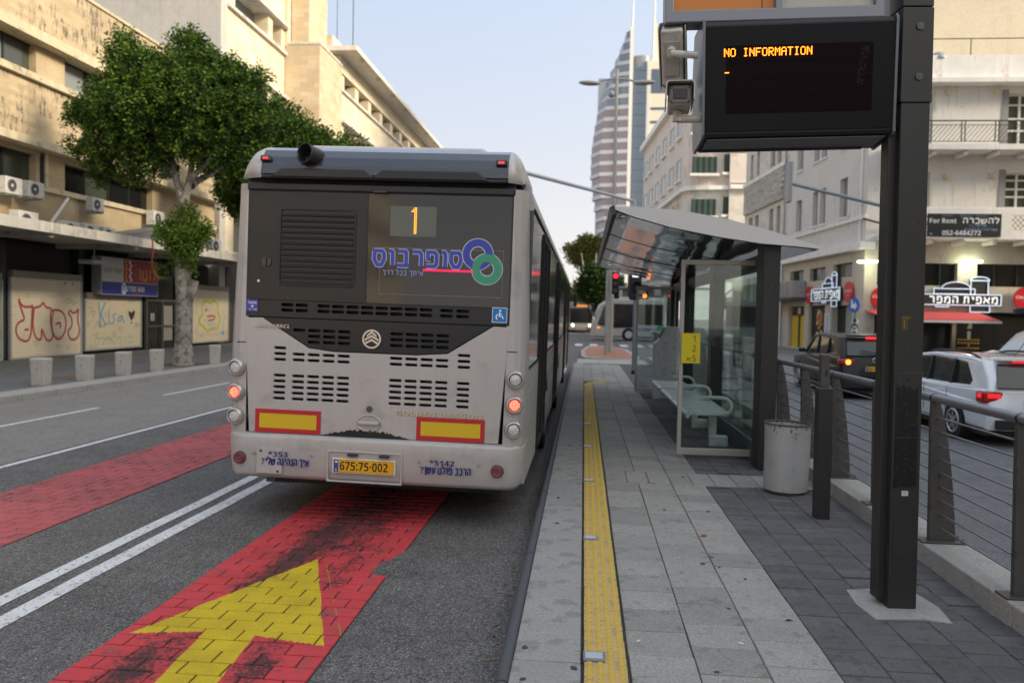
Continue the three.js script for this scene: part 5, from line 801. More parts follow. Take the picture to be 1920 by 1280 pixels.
{
  const s = thing('shop_sign', 'shop sign box with white, red and blue fields above the blue graffiti shutter', 'sign', [-16.62, 2.0, -27.8], Math.PI / 2);
  part(s, 'sign_box', gb().span(-1.83, 1.83, 0, 1.32, 0.1, -0.25), MT.grey);
  print(s, 'sign_face', 3.58, 1.26, 260, [0, 0.66, 0.103], (c, w, h) => {
    fillAll(c, w, h, '#b9b7b0'); const y = h * 0.64; c.fillStyle = '#9c1020'; c.fillRect(w * 0.36, 0, w * 0.64, y); c.fillStyle = '#15257f'; c.fillRect(0, y + 6, w, h - y - 6);
    for (let k = 0; k < 6; k++) { c.fillStyle = '#d9941c'; c.beginPath(); c.ellipse(w * 0.405 + (k % 2) * 10, 18 + k * y / 6, 13, 15, 0.6, 0, 7); c.fill(); c.fillStyle = '#e8e2d6'; c.beginPath(); c.ellipse(w * 0.475 + (k % 2) * 18, 22 + k * y / 6.4, 16, 15, 0.5, 0, 7); c.fill(); }
    for (let k = 0; k < 4; k++) { c.fillStyle = '#2b7a35'; c.beginPath(); c.ellipse(w * 0.58 + (k % 2) * 20, 44 + k * 42, 16, 11, -0.7, 0, 7); c.fill(); }
    c.strokeStyle = '#c9951b'; heb(c, 'לוטו', w * 0.97, y - 32, 88, 20, 0.3, 1.1); c.strokeStyle = '#4a4a4a'; c.fillStyle = '#4a4a4a'; heb(c, 'מפעל הפיס', w * 0.33, y * 0.62, 34, 6); c.fillStyle = '#d8dce6'; c.beginPath(); c.ellipse(w * 0.37, h * 0.83, 40, 52, 0, 0, 7); c.fill(); c.strokeStyle = '#2c62b5'; c.lineWidth = 12; c.beginPath(); c.ellipse(w * 0.37, h * 0.83, 20, 30, 0, 0, 7); c.stroke(); c.strokeStyle = '#e6e2d8'; heb(c, 'טוטו ספורט', w * 0.74, h * 0.88, 38, 10); c.fillStyle = '#a02638'; c.fillRect(w * 0.5, h * 0.93, w * 0.2, 8);
  }, { rough: 0.45 });
  const w = one('red_cable', 'loose red cable hanging from the canopy beside the shop sign', 'cable', gb().tube([[-14.08, 3.8, -24.9], [-14.06, 3.5, -24.92], [-14.12, 3.0, -24.95], [-14.05, 2.75, -25.0], [-13.95, 2.5, -25.1]], 0.018, 24, 6), mat([0.4, 0.03, 0.03], 0.6));
  const d = thing('shop_door', 'grey barred shop door with pasted papers, left of the tree trunk', 'door', [-16.8, -0.04, -30.45], Math.PI / 2), gr = mat([0.09, 0.09, 0.085], 0.5, 0.3);
  part(d, 'door_frame', gb().span(-1.22, -1.14, 0, 2.9, 0.05, -0.05).span(1.14, 1.22, 0, 2.9, 0.05, -0.05).span(-1.14, 1.14, 1.86, 1.94, 0.05, -0.05).span(-0.04, 0.04, 0, 1.86, 0.05, -0.05).span(-1.14, 1.14, 0.86, 0.92, 0.05, -0.05), gr);
  part(d, 'glass', gb().span(-1.14, 1.14, 0, 2.9, -0.06, -0.08), paneBlack); for (let k = 0; k < 14; k++) part(d, 'bar', gb().bar([-1.08 + k * 0.166, 0, 0.03], [-1.08 + k * 0.166, 1.86, 0.03], 0.012, 6), gr);
  part(d, 'paper', gb().span(0.2, 0.85, 0.3, 1.7, -0.04, -0.05), mat([0.4, 0.38, 0.33], 0.8)); part(d, 'paper', gb().span(-0.75, -0.5, 1.1, 1.4, -0.04, -0.05), mat([0.42, 0.4, 0.36], 0.8));
}
// air conditioners on the wall and canopy
function acUnit(label, pos, s, tone) {
  const a = thing('air_conditioner', label, 'air conditioner', pos, Math.PI / 2, 'air conditioners above the left canopy'), m = mat([tone, tone * 0.98, tone * 0.93], 0.55, 0, { map: scaled(grainT(0.98, 0.08, 0.05, 231), 0.7) }), W = 0.86 * s, H = 0.6 * s;
  part(a, 'casing', gb().rbox(W, H, 0.34 * s, 0.02, 0, H / 2, 0), m);
  part(a, 'fan_ring', metres(new THREE.TorusGeometry(0.2 * s, 0.025 * s, 8, 24).translate(-0.12 * s, H / 2, 0.172 * s)), mat([0.12, 0.12, 0.12], 0.6)); part(a, 'fan_well', gb().cyl(0.19 * s, 0.19 * s, 0.012, -0.12 * s, H / 2, 0.171 * s, Math.PI / 2, 0, 0, 24), mat([0.06, 0.06, 0.06], 0.7)); part(a, 'fan_hub', gb().cyl(0.06 * s, 0.06 * s, 0.02, -0.12 * s, H / 2, 0.18 * s, Math.PI / 2, 0, 0, 14), m);
  for (let k = 0; k < 6; k++) part(a, 'vent_slat', gb().box(0.02, 0.03 * s, 0.24 * s, W / 2 + 0.003, 0.12 * s + k * 0.07 * s, 0), mat([0.1, 0.1, 0.1], 0.7));
  part(a, 'bracket', gb().span(-W * 0.4, -W * 0.34, -0.05, 0, -0.4, 0.15).span(W * 0.34, W * 0.4, -0.05, 0, -0.4, 0.15), MT.grey);
  return a;
}
acUnit('white air conditioner fixed to the wall at the left edge, above the canopy', [-16.5, 4.76, -21.6], 0.8, 0.6); acUnit('white air conditioner with brown grille, right of the leftmost wall unit', [-16.5, 4.8, -22.55], 0.78, 0.55);
acUnit('white air conditioner standing on the canopy below the leftmost wall units', [-16.3, 3.74, -21.9], 0.95, 0.62); acUnit('small cream air conditioner on the canopy with side slots facing the viewer', [-16.3, 3.74, -23.9], 0.85, 0.6);
acUnit('cream air conditioner hung below the dark windows in mid wall', [-16.5, 4.78, -25.6], 0.75, 0.5); acUnit('cream air conditioner standing on the canopy left of the metal duct', [-16.3, 3.74, -24.9], 0.9, 0.55); acUnit('cream air conditioner half hidden behind the metal duct', [-16.3, 3.74, -25.9], 0.9, 0.52);
acUnit('white air conditioner with dark fan, on the wall just left of the tree', [-16.5, 4.72, -29.4], 0.92, 0.62); acUnit('cream air conditioner right of the tree trunk above the canopy', [-16.2, 4.0, -33.6], 1.0, 0.6);
{
  const d = one('metal_duct', 'sloping galvanised duct lying on the canopy', 'duct', gb().add(slab([[-2.1, 0], [2.1, 0], [2.1, 0.62], [1.2, 0.75], [-2.1, 0.15]], 0.9).translate(0, 0, 0.45), M4(0, 0, 0, 0, Math.PI / 2, 0)), mat([0.22, 0.23, 0.235], 0.45, 0.5)); d.position.set(-15.5, 3.74, -26.6);
  one('waste_pipe', 'pale bent plastic pipe rising from the canopy to the windows', 'pipe', gb().tube([[-16.4, 3.78, -22.9], [-16.5, 4.5, -23.7], [-16.6, 5.0, -24.3], [-16.8, 5.05, -24.6]], 0.05, 20, 8), MT.offwhite);
}
// second building on the left
{
  const b = thing('left_cream_building', 'tall cream stone building with recessed window strips and a blank grey end wall', 'building', [0, -0.052, 0]), o = 0.052, X = -16.9;
  const P = (n, x0, x1, a, c, z0, z1, m) => part(b, n, gb().span(x0, x1, a + o, c + o, z0, z1), m);
  P('core', -40, X - 1.1, 0, 23, -36.2, -43.2, WALL.cream); P('end_wall', -40, X - 0.02, 0, 24, -35.6, -36.2, WALL.grey); P('end_wall_edge', X - 0.019, X + 0.02, 0, 24, -35.602, -36.2, WALL.grey);
  P('core', -40, -15.9, 0, 16.2, -43.6, -110, WALL.cream); P('upper_block', -40, -16.75, 16.2, 24, -43.41, -50, WALL.cream);
  for (const [ya, yb] of [[4.3, 6.6], [8.6, 9.7], [11.7, 13.2], [15.8, 17.1], [19.6, 20.9]]) {
    P('sill', X - 1, X + 0.18, ya - 0.14, ya, -36.25, -43.4, WALL.concrete); P('window_hood', X - 1, X + 0.3, yb, yb + 0.16, -36.25, -43.4, WALL.concrete);
    P('pier', X - 0.8, X, ya, yb, -36.2, -37.1, WALL.cream); P('pier', X - 0.8, X, ya, yb, -41.1, -41.7, WALL.cream); P('pier', X - 0.8, X, ya, yb, -42.9, -43.4, WALL.cream);
    for (const [a, c] of [[-37.1, -38.43], [-38.43, -39.76], [-39.76, -41.1], [-41.7, -42.9]]) { const f = P('window', X - 0.86, X - 0.76, ya, ya + 0.07, a, c, frameDk); part(f, 'pane', gb().span(X - 0.84, X - 0.8, ya + 0.07 + o, yb + o, a - 0.05, c), panePale); }
  }
  let e = 3.7; for (const [ya, yb] of [[4.3, 6.6], [8.6, 9.7], [11.7, 13.2], [15.8, 17.1], [19.6, 20.9], [23.9, 23.9]]) { P('wall', X - 0.8, X, e, ya - 0.14, -36.2, -43.4, WALL.cream); e = yb + 0.16; }
  P('shop_front', X - 0.8, X - 0.1, 0, 3.7, -36.6, -43.4, mat([0.06, 0.05, 0.045], 0.7));
  // projecting stair block and the long wing behind it
  P('stair_block', -16.898, -14.9, 0, 16.3, -43.45, -47.5, WALL.tanPier); P('stair_coping', -16.95, -14.85, 16.3, 16.42, -43.42, -47.5, WALL.concrete); P('stair_tower', -16.7, -15.7, 16.42, 24, -43.9, -47, WALL.tanPier);
  const X2 = -15.0; let e2 = 3.7;
  for (const [ya, yb] of [[4.3, 6.4], [8.2, 9.6], [11.6, 13.0], [15.0, 15.9]]) {
    P('wing_wall', X2 - 0.8, X2, e2, ya - 0.14, -47.5, -110, WALL.cream); e2 = yb + 0.14; P('sill', X2 - 0.8, X2 + 0.16, ya - 0.14, ya, -47.5, -110, WALL.concrete); if (yb < 15) P('window_hood', X2 - 0.8, X2 + 0.3, yb, yb + 0.14, -47.5, -110, WALL.concrete);
    for (let z = -48.3, k = 0; z > -92; z -= 3.1, k++) { P('pier', X2 - 0.7, X2 - 0.002, ya, yb, z + 0.8, z, WALL.cream); const f = P('window', X2 - 0.8, X2 - 0.72, ya, ya + 0.06, z, z - 2.3, frameDk); part(f, 'pane', gb().span(X2 - 0.79, X2 - 0.75, ya + 0.06 + o, yb + o, z, z - 2.3), k % 3 ? panePale : paneOlive); }
  }
  P('wing_wall', X2 - 0.8, X2, 16.04, 17.0, -47.5, -110, WALL.cream);
  P('roof_overhang', X2 - 3, X2 + 1.25, 17.0, 17.28, -46.6, -110, WALL.concrete); P('roof_parapet', -30, X2 - 0.5, 17.28, 18.2, -47.5, -110, WALL.cream);
  P('roof_shed', X2 - 1.6, X2 - 0.6, 18.2, 19.2, -56, -57, WALL.grey); P('shop_front', X2 - 0.8, X2 - 0.1, 0, 3.7, -47.5, -110, mat([0.06, 0.05, 0.045], 0.7));
  part(b, 'aerial', gb().bar([-15.6, 18, -52], [-15.6, 24, -52], 0.03).bar([-16.2, 18, -50.5], [-16.2, 25, -50.5], 0.02), frameDk);
}
{   // the houses behind the viewer, mirrored in the bus window and shading the street
  const row = (label, x0, x1, z0, z1, h, m, side) => { const b = thing('street_house', label, 'building', [0, ROAD, 0]); part(b, 'wall', gb().span(x0, x1, 0, h, z0, z1), m); const fx = side > 0 ? x0 : x1, s = side > 0 ? -1 : 1;
    for (let y = 4.5; y < h - 1.5; y += 3.4) for (let z = z0 - 2; z > z1 + 1; z -= 3) part(b, 'window', gb().span(fx, fx + s * 0.05, y, y + 1.5, z, z - 1.5), paneBlack); part(b, 'cornice', gb().span(x0 - 0.3, x1 + 0.3, h, h + 0.4, z0 + 0.3, z1 - 0.3), WALL.concrete); };
  row('cream house behind the viewer on the left of the street', -34, -17.5, 62, 14.6, 12, WALL.cream, -1); row('tan house behind the viewer on the right of the street', 20, 34, 70, 22, 11, WALL.tanPier, 1);
  row('cream house right of the viewer before the side street', 16, 24.5, 12, -14, 11.5, WALL.cream, 1); row('tall tan house across the side street, right of the frame', 25, 40, 5, -30, 24, WALL.tanPier, 1);
}
// ---------- right side: corner building, shop, neighbours ----------
const TH = 3.83 * Math.PI / 180, CX = 13.578, CZ = -40.316, RG = -0.2, KB = 1.0472;
const bx = (x) => x * KB, by = (y) => 1.634 + (y - 1.634) * KB;
const RW = {
  beige: mat([1, 1, 1], 0.9, 0, { map: scaled(plasterT(0.6, 241, [1, 0.94, 0.84], 0.8), 6), bumpMap: scaled(grainB, 1.2), bumpScale: 0.004 }),
  pale: mat([1, 1, 1], 0.9, 0, { map: scaled(plasterT(0.68, 243, [1, 0.965, 0.9], 0.6), 5), bumpMap: scaled(grainB, 1.2), bumpScale: 0.003 }),
  shop: mat([1, 1, 1], 0.85, 0, { map: scaled(plasterT(0.52, 245, [1, 0.9, 0.74], 0.5), 5) }),
  trim: mat([1, 1, 1], 0.85, 0, { map: scaled(plasterT(0.8, 247, [1, 0.97, 0.92], 0.6), 3) }),
  stone: mat([1, 1, 1], 0.9, 0, { map: scaled(stoneT(0.66, 249, [1, 0.94, 0.82], 8, 16, 0.85), 5) }),
  rough: [0, 1, 2].map((i) => mat([[0.78, 0.75, 0.68], [0.7, 0.67, 0.6], [0.82, 0.8, 0.73]][i], 0.95, 0, { bumpMap: scaled(grainB, 0.6), bumpScale: 0.03 })),
  pink: mat([1, 1, 1], 0.9, 0, { map: scaled(plasterT(0.66, 251, [1.02, 0.9, 0.8], 0.45), 9) }),
  sunny: mat([1, 1, 1], 0.9, 0, { map: scaled(plasterT(0.58, 253, [1.03, 0.92, 0.7], 0.35), 12) }),
};
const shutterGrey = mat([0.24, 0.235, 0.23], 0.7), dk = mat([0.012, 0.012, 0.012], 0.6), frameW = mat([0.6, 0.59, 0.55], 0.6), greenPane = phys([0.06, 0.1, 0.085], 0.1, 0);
const onA = (name, label, cat, group) => thing(name, label, cat, [CX, 0, CZ], TH - Math.PI / 2, group);
const U = (s) => -(s - 1.82);   // along the street front, from the corner
{
  const b = thing('corner_building', 'pale plastered corner building with balconies above a bakery', 'building', [CX, RG, CZ]);
  const A = new THREE.Group(); 
  // street front, openings cut through
  const up = [[11.2, 12.24, 6.93, 8.86], [7.31, 8.18, 6.98, 8.96], [8.5, 9.36, 6.98, 8.96], [4.25, 5.27, 6.98, 9.03], [11.2, 12.24, 10.66, 12.6], [7.31, 8.18, 10.66, 12.6], [8.5, 9.36, 10.66, 12.6], [4.25, 5.27, 10.66, 12.6]];
  const low = [[10.5, 12.91, 3.88, 4.58], [6.97, 9.44, 3.82, 4.56], [3.31, 5.84, 3.86, 4.58]], door = [[10.21, 13.0, -0.1, 2.41], [6.85, 9.41, -0.1, 2.43], [3.12, 5.9, -0.1, 2.4]];
  const R = ([s0, s1, y0, y1]) => rect(U(s1), U(s0), y0 - RG, y1 - RG);
  const wallA = (y0, y1, holes, m, n, d = 0.4) => { const g = metres(slab(rect(U(14.25), U(1.82), y0 - RG, y1 - RG), d, holes.map(R))); const w = part(b, n, g, m); w.rotation.y = TH - Math.PI / 2; return w; };
  const a1 = wallA(5.45, 14.1, up, RW.pale, 'street_front'), a0 = wallA(RG, 5.1, [...low, ...door], RW.shop, 'street_shop_front');
  const sub = (p, n, s0, s1, y0, y1, z0, z1, m) => part(p, n, gb().span(U(s0), U(s1), y0 - RG, y1 - RG, z0, z1), m);
  sub(a1, 'cornice', 1.6, 14.25, 5.1, 5.45, 0.35, -0.4, RW.trim); sub(a1, 'string_course', 1.7, 14.25, 6.6, 6.78, 0.12, -0.05, RW.trim); sub(a1, 'roof_cornice', 1.5, 14.25, 14.1, 14.45, 0.4, -0.4, RW.trim);
  for (const [s0, s1, y0, y1] of up) { sub(a1, 'window', s0, s1, y0, y1, -0.24, -0.28, shutterGrey); sub(a1, 'sill', s0 - 0.08, s1 + 0.08, y0 - 0.1, y0, 0.08, -0.2, RW.trim); }
  for (const [s0, s1, y0, y1] of low) { sub(a0, 'window', s0, s1, y0, y1, -0.22, -0.26, paneBlack); sub(a0, 'window_frame', s0, s0 + 0.08, y0, y1, -0.1, -0.22, frameDk); sub(a0, 'window_leaf', s0 + 0.08, (s0 + s1) / 2, y0 + 0.05, y1 - 0.05, -0.16, -0.2, shutterGrey); }
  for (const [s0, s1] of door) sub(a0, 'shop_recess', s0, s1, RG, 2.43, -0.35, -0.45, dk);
  sub(a0, 'green_door', 3.3, 4.4, RG, 2.35, -0.2, -0.3, mat([0.25, 0.3, 0.27], 0.5));
  sub(a1, 'down_pipe', 2.3, 2.42, 5.5, 14, 0.1, 0.02, RW.trim); sub(a1, 'corner_pipe', 14.2, 14.3, RG, 14, 0.12, 0.04, MT.grey);
  // camera-facing front
  const B0 = (x) => bx(x) - CX, Y = (y) => by(y) - RG;
  const wb = (n, x0, x1, y0, y1, z0, z1, m, p = b) => part(p, n, gb().span(x0, x1, y0, y1, z0, z1), m);
  const holesU = [[19.05, 20.8, 6.9, 8.5], [19.05, 20.8, 9.62, 12.1], [14.6, 15.75, 9.62, 12.1], [14.6, 15.75, 6.9, 8.5]].map(([x0, x1, y0, y1]) => rect(B0(x0), B0(x1), Y(y0), Y(y1)));
  const f1 = part(b, 'balcony_front', metres(slab(rect(0.02, 16, Y(5.35), Y(12.5)), 0.4, holesU)), RW.pale);
  for (const [x0, x1, y0, y1] of [[19.05, 20.8, 6.9, 8.5], [19.05, 20.8, 9.62, 12.1], [14.6, 15.75, 9.62, 12.1], [14.6, 15.75, 6.9, 8.5]]) {
    const fr = gb(), X0 = B0(x0), X1 = B0(x1), Y0 = Y(y0), Y1 = Y(y1); const n = x1 - x0 > 1.5 ? 3 : 2; for (let k = 0; k <= n; k++) fr.span(X0 + (X1 - X0) * k / n - 0.05, X0 + (X1 - X0) * k / n + 0.05, Y0, Y1, -0.2, -0.28); for (const t of [0.02, 0.33, 0.55, 0.8, 0.98]) fr.span(X0, X1, Y0 + (Y1 - Y0) * t - 0.04, Y0 + (Y1 - Y0) * t + 0.04, -0.21, -0.27);
    const w = part(f1, 'balcony_window', fr, frameW); part(w, 'pane', gb().span(X0, X1, Y0, Y1, -0.29, -0.32), paneOlive); part(f1, 'window_surround', gb().span(X0 - 0.3, X0, Y0, Y1 + 0.15, 0.03, -0.02), shutterGrey);
  }
  wb('roof_cornice', -0.35, 16, Y(12.42), Y(12.62), 0.75, -0.4, RW.trim); wb('roof_parapet', -0.2, 16, Y(12.62), Y(13.7), 0.45, -0.3, RW.trim);
  const f0 = part(b, 'shop_front', metres(slab(rect(0.02, 16, 0, Y(5.35)), 0.4, [rect(B0(13.55), B0(17.12), Y(3.3), Y(4.34)), rect(B0(17.98), 15.9, Y(3.3), Y(4.34)), rect(B0(13.5), 15.9, 0.02, Y(2.12))])), RW.shop);
  part(f0, 'dark_window', gb().span(B0(13.55), B0(17.12), Y(3.3), Y(4.34), -0.3, -0.36).span(B0(17.98), 15.9, Y(3.3), Y(4.34), -0.3, -0.36), paneBlack); for (const x of [14.4, 15.5, 16.4, 18.8, 19.8]) part(f0, 'window_bar', gb().span(B0(x), B0(x) + 0.06, Y(3.3), Y(4.34), -0.2, -0.3), frameDk);
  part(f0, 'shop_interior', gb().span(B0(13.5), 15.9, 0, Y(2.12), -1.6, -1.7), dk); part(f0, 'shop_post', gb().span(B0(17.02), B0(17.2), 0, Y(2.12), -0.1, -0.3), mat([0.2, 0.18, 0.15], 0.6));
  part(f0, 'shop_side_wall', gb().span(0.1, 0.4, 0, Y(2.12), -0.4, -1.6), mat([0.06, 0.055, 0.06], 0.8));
  part(f0, 'dark_shop_window', gb().span(B0(17.3), B0(20.6), 0, Y(1.95), -0.3, -0.36), paneBlack);
  print(f0, 'window_lettering', 1.2, 1.7, 160, [B0(17.85), Y(0.95), -0.29], (c, w, h) => { c.fillStyle = '#8f8c86'; c.beginPath(); c.moveTo(80, 70); c.lineTo(100, 20); c.lineTo(120, 26); c.lineTo(116, 70); c.fill(); c.fillRect(84, 90, 26, 60); c.fillStyle = '#9c7a25'; for (const y of [150, 175, 215]) for (let i = 0; i < 7; i++) c.fillRect(14 + i * 24, y, 18, 12); c.fillStyle = '#77746e'; c.fillRect(92, 180, 14, 30); });
  // balconies
  for (const [ys0, ys1, yr, solid] of [[9.31, 9.55, 10.6, 0], [5.35, 5.64, 6.76, 1]]) {
    const s = wb('balcony_slab', 0.6, 16, Y(ys0), Y(ys1), 1.3, 0.0, RW.trim);
    for (let x = 1.2; x < 12; x += 1.42) part(s, 'balcony_bracket', gb().rbox(0.2, 0.22, 1.1, 0.06, x, Y(ys0) - 0.12, 0.58), RW.trim);
    const rail = wb('balcony_rail', 0.6, 16, Y(yr) - 0.05, Y(yr), 1.28, 1.22, solid ? RW.trim : frameDk); const X1 = 10;
    if (solid) { part(rail, 'rail_beam', gb().span(0.6, 16, Y(yr) - 0.35, Y(yr) - 0.05, 1.3, 1.2).span(0.6, 16, Y(ys1), Y(ys1) + 0.1, 1.3, 1.2), RW.trim); for (const x of [0.7, 5.55, 9.5]) part(rail, 'rail_pier', gb().span(x, x + 0.55, Y(ys1) + 0.1, Y(yr) - 0.35, 1.3, 1.2), RW.trim); }
    const lat = gb(), yb = Y(ys1) + 0.12, yt = solid ? Y(yr) - 0.36 : Y(yr) - 0.22; for (let x = 0.7; x < 9.2; x += solid ? 0.22 : 0.2) { lat.bar([x, yb, 1.25], [x + 0.6, yt, 1.25], 0.012, 4); if (solid) lat.bar([x + 0.6, yb, 1.25], [x, yt, 1.25], 0.012, 4); } if (!solid) { lat.span(0.6, 16, yt - 0.015, yt + 0.015, 1.26, 1.24).span(0.6, 16, yb - 0.015, yb + 0.015, 1.26, 1.24); for (let x = 0.7; x < 12; x += 1.5) lat.span(x, x + 0.04, yb, Y(yr), 1.27, 1.23).span(x + 0.16, x + 0.2, yb, Y(yr), 1.27, 1.23); }
    part(rail, 'lattice', lat, frameDk);
  }
  for (const [x, y] of [[16.36, 12.15], [18.48, 12.16], [16.4, 8.3], [18.4, 8.35]]) part(b, 'wall_globe', gb().add(new THREE.SphereGeometry(0.15, 14, 10), M4(B0(x), Y(y), 0.12)).cyl(0.09, 0.09, 0.08, B0(x), Y(y), 0.03, Math.PI / 2), mat([0.55, 0.48, 0.3], 0.4));
  part(b, 'core', gb().span(0.45, 16, 0.1, Y(13), -0.5, -0.6), dk);
  part(b, 'roof', gb().span(0.0, 16, Y(12.5), Y(12.6), -0.41, -9), RW.shop);
  part(b, 'roof_rail', gb().bar([1, Y(14.6), -0.1], [16, Y(14.6), -0.1], 0.025, 6).bar([4.6, Y(13.7), -0.1], [4.6, Y(14.6), -0.1], 0.025, 6).bar([1, Y(13.7), -0.1], [1, Y(14.6), -0.1], 0.025, 6), frameDk);
  part(b, 'cable', gb().tube([[-0.2, Y(6.35), 0.15], [0.25, Y(6.2), 0.3], [1.2, Y(6.05), 0.2], [3, Y(6.1), 0.15]], 0.05, 24, 6), frameDk);
  part(b, 'satellite_dish', gb().add(new THREE.SphereGeometry(0.42, 18, 8, 0, Math.PI * 2, 0, 1.2), M4(3.05, Y(13.55), 0.1, 0.3)), MT.grey);
  // set-back cream block on the roof
  const up2 = thing('rooftop_block', 'tall blank cream block rising behind the corner building roof', 'building', [CX, RG, CZ - 5.5]); part(up2, 'wall', gb().span(0.8, 3.6, 12, 34, 0.6, -8), RW.sunny); part(up2, 'side_wall', gb().span(3.6, 22, 12, 34, 0, -8), RW.sunny); part(up2, 'base', gb().span(0.8, 22, 0, 12, 0, -8), RW.sunny);
}
// things on the shop
{
  const lampM = mat([0.8, 0.8, 0.75], 0.4, 0, { emissive: lin(0.9, 1, 0.72), emissiveIntensity: 2.6 });
  const wallLamp = (label, p, ry) => { const t = thing('wall_lamp', label, 'lamp', p, ry, 'lit strip lamps on the corner shop'); part(t, 'lamp_tube', gb().rbox(0.95, 0.12, 0.14, 0.05, 0, 0, 0.42), lampM); part(t, 'arm', gb().bar([0, 0.06, 0.4], [0, 0.1, 0.0], 0.02), MT.grey); const L = new THREE.PointLight(new THREE.Color(0.9, 1, 0.7), 1.6); L.position.set(0, -0.16, 0.42); L.castShadow = true; L.shadow.radius = 6; L.name = 'strip_lamp'; t.add(L); };
  wallLamp('lit strip lamp above the red awning, left of the dark pole', [CX + 0.12, 4.45, CZ + 0.3], -0.5); wallLamp('lit strip lamp on the pier above the bakery sign', [bx(17.55), by(4.42), CZ + 0.02], 0);
  // awning
  const a = thing('red_awning', 'red sloping awning with a white edge over the bakery front', 'awning', [CX, 0, CZ]); const x0 = 0.05, x1 = bx(18.0) - CX, x2 = bx(18.3) - CX;
  const g = new THREE.BufferGeometry(); const yb = by(2.13), yf = by(1.74), v = [[x0, yb, 0.05], [x1, yb, 0.05], [x2, yf, 1.7], [x0 + 0.55, yf, 1.7]]; const p = []; for (const o of [0, -0.04]) v.forEach((q) => p.push(q[0], q[1] + o, q[2])); g.setAttribute('position', new THREE.Float32BufferAttribute(p, 3)); g.setIndex([0, 3, 2, 0, 2, 1, 4, 5, 6, 4, 6, 7, 0, 4, 7, 0, 7, 3, 1, 2, 6, 1, 6, 5, 3, 7, 6, 3, 6, 2, 0, 1, 5, 0, 5, 4]); const fg = metres(g); fg.computeVertexNormals();
  part(a, 'cloth', fg, mat([0.48, 0.06, 0.06], 0.8)); part(a, 'front_bar', gb().span(x0 + 0.5, x2 + 0.05, yf - 0.14, yf - 0.03, 1.74, 1.68), frameW);
  // soft-drink discs
  const disc = (label, parentPos, ry, x, y, r, z = 0.12) => { const t = thing('advert_disc', label, 'sign', parentPos, ry, 'round red advertising discs on the bakery'); const d = part(t, 'disc', gb().cyl(r, r, 0.1, x, y, z, Math.PI / 2, 0, 0, 40), mat([0.52, 0.012, 0.02], 0.35)); print(d, 'script', r * 1.9, r * 0.95, 200, [x, y, z + 0.052], (c, w, h) => { c.fillStyle = '#e9dedb'; c.font = 'italic bold ' + Math.round(h * 0.42) + 'px serif'; const s = 'Coca-Cola', k = (w - 12) / c.measureText(s).width; c.save(); c.scale(k, 1); c.fillText(s, 4 / k, h * 0.52); c.restore(); c.fillRect(w * 0.38, h * 0.8, w * 0.26, h * 0.05); }); };
  disc('round red disc sign on the side front, left of the small bakery sign', [CX, 0, CZ], TH - Math.PI / 2, U(9.0), 3.01, 0.52); disc('round red disc sign right of the small bakery sign, above the blue road sign', [CX, 0, CZ], TH - Math.PI / 2, U(3.37), 3.06, 0.52);
  disc('round red disc sign half hidden behind the dark pole, above the awning', [CX, 0, CZ], 0, bx(13.68) - CX + 0.12, by(2.7), 0.56); disc('round red disc sign cut by the right edge of the photograph', [CX, 0, CZ], 0, bx(20.02) - CX, by(2.77), 0.56, 0.3);
  // bakery signs: black boards with glowing outlines and domes
  const glow = mat([0.55, 0.6, 0.7], 0.4, 0, { emissive: lin(0.62, 0.78, 1), emissiveIntensity: 0.22 });
  const sign = (label, pos, ry, xl, xr, y0, y1, ytop, text, hT) => {
    const t = thing('bakery_sign', label, 'sign', pos, ry), w = xr - xl, h = y1 - y0, cx = (xl + xr) / 2, board = (pts, n, z = 0.25) => { const m = part(t, n, metres(slab(pts, 0.14)), dk); m.position.z = z; const g = gb(); for (let i = 0; i < pts.length; i++) { const a = pts[i], b = pts[(i + 1) % pts.length]; g.bar([a[0], a[1], 0.02], [b[0], b[1], 0.02], 0.028, 6); } part(m, 'neon_outline', g, glow); return m; };
    const dome = (x0, x1, y, hh) => [[x0, y], [x1, y], ...[...Array(9)].map((_, i) => [(x0 + x1) / 2 + (x1 - x0) / 2 * Math.cos(Math.PI * i / 8), y + hh * Math.sin(Math.PI * i / 8)])];
    const hh = ytop - y1, m = board(rect(xl, xr, y0, y1), 'board');
    board(dome(cx - w * 0.05, cx + w * 0.22, y1 + hh * 0.32, hh * 0.38), 'dome', 0.22); board(rect(cx - w * 0.12, cx + w * 0.26, y1 + 0.02, y1 + hh * 0.32), 'drum', 0.215); board(rect(cx + w * 0.22, cx + w * 0.38, y1 + 0.01, ytop - hh * 0.22), 'tower', 0.23); board(dome(cx + w * 0.21, cx + w * 0.39, ytop - hh * 0.2, hh * 0.2), 'tower_dome', 0.235); board(rect(cx + w * 0.22, cx + w * 0.4, y0 - 0.32, y0 - 0.01), 'lower_board', 0.23); board(rect(cx - w * 0.1, cx + w * 0.02, y0 - 0.1, y0 - 0.01), 'small_board', 0.24);
    const pr = print(m, 'lettering', w * 0.97, h * 0.84, 220, [cx, (y0 + y1) / 2, 0.006], (c, W, H) => { c.strokeStyle = '#e4e9e6'; const lw = H * 0.17; heb(c, text, W - 12, H * 0.86, H * 0.7, lw, hT, 1.1); }, { rough: 0.4, glow: 0.3 });
    part(t, 'stand_off', gb().span(cx - w * 0.3, cx - w * 0.28, (y0 + y1) / 2, (y0 + y1) / 2 + 0.05, 0.12, 0.02).span(cx + w * 0.28, cx + w * 0.3, (y0 + y1) / 2, (y0 + y1) / 2 + 0.05, 0.12, 0.02), dk);
  };
  sign('black bakery sign with glowing outline and domes above the awning', [CX, 0, CZ], 0, bx(14.2) - CX, bx(18.95) - CX, by(2.42), by(2.9), by(3.72), 'מאפית המפרץ', 0.28);
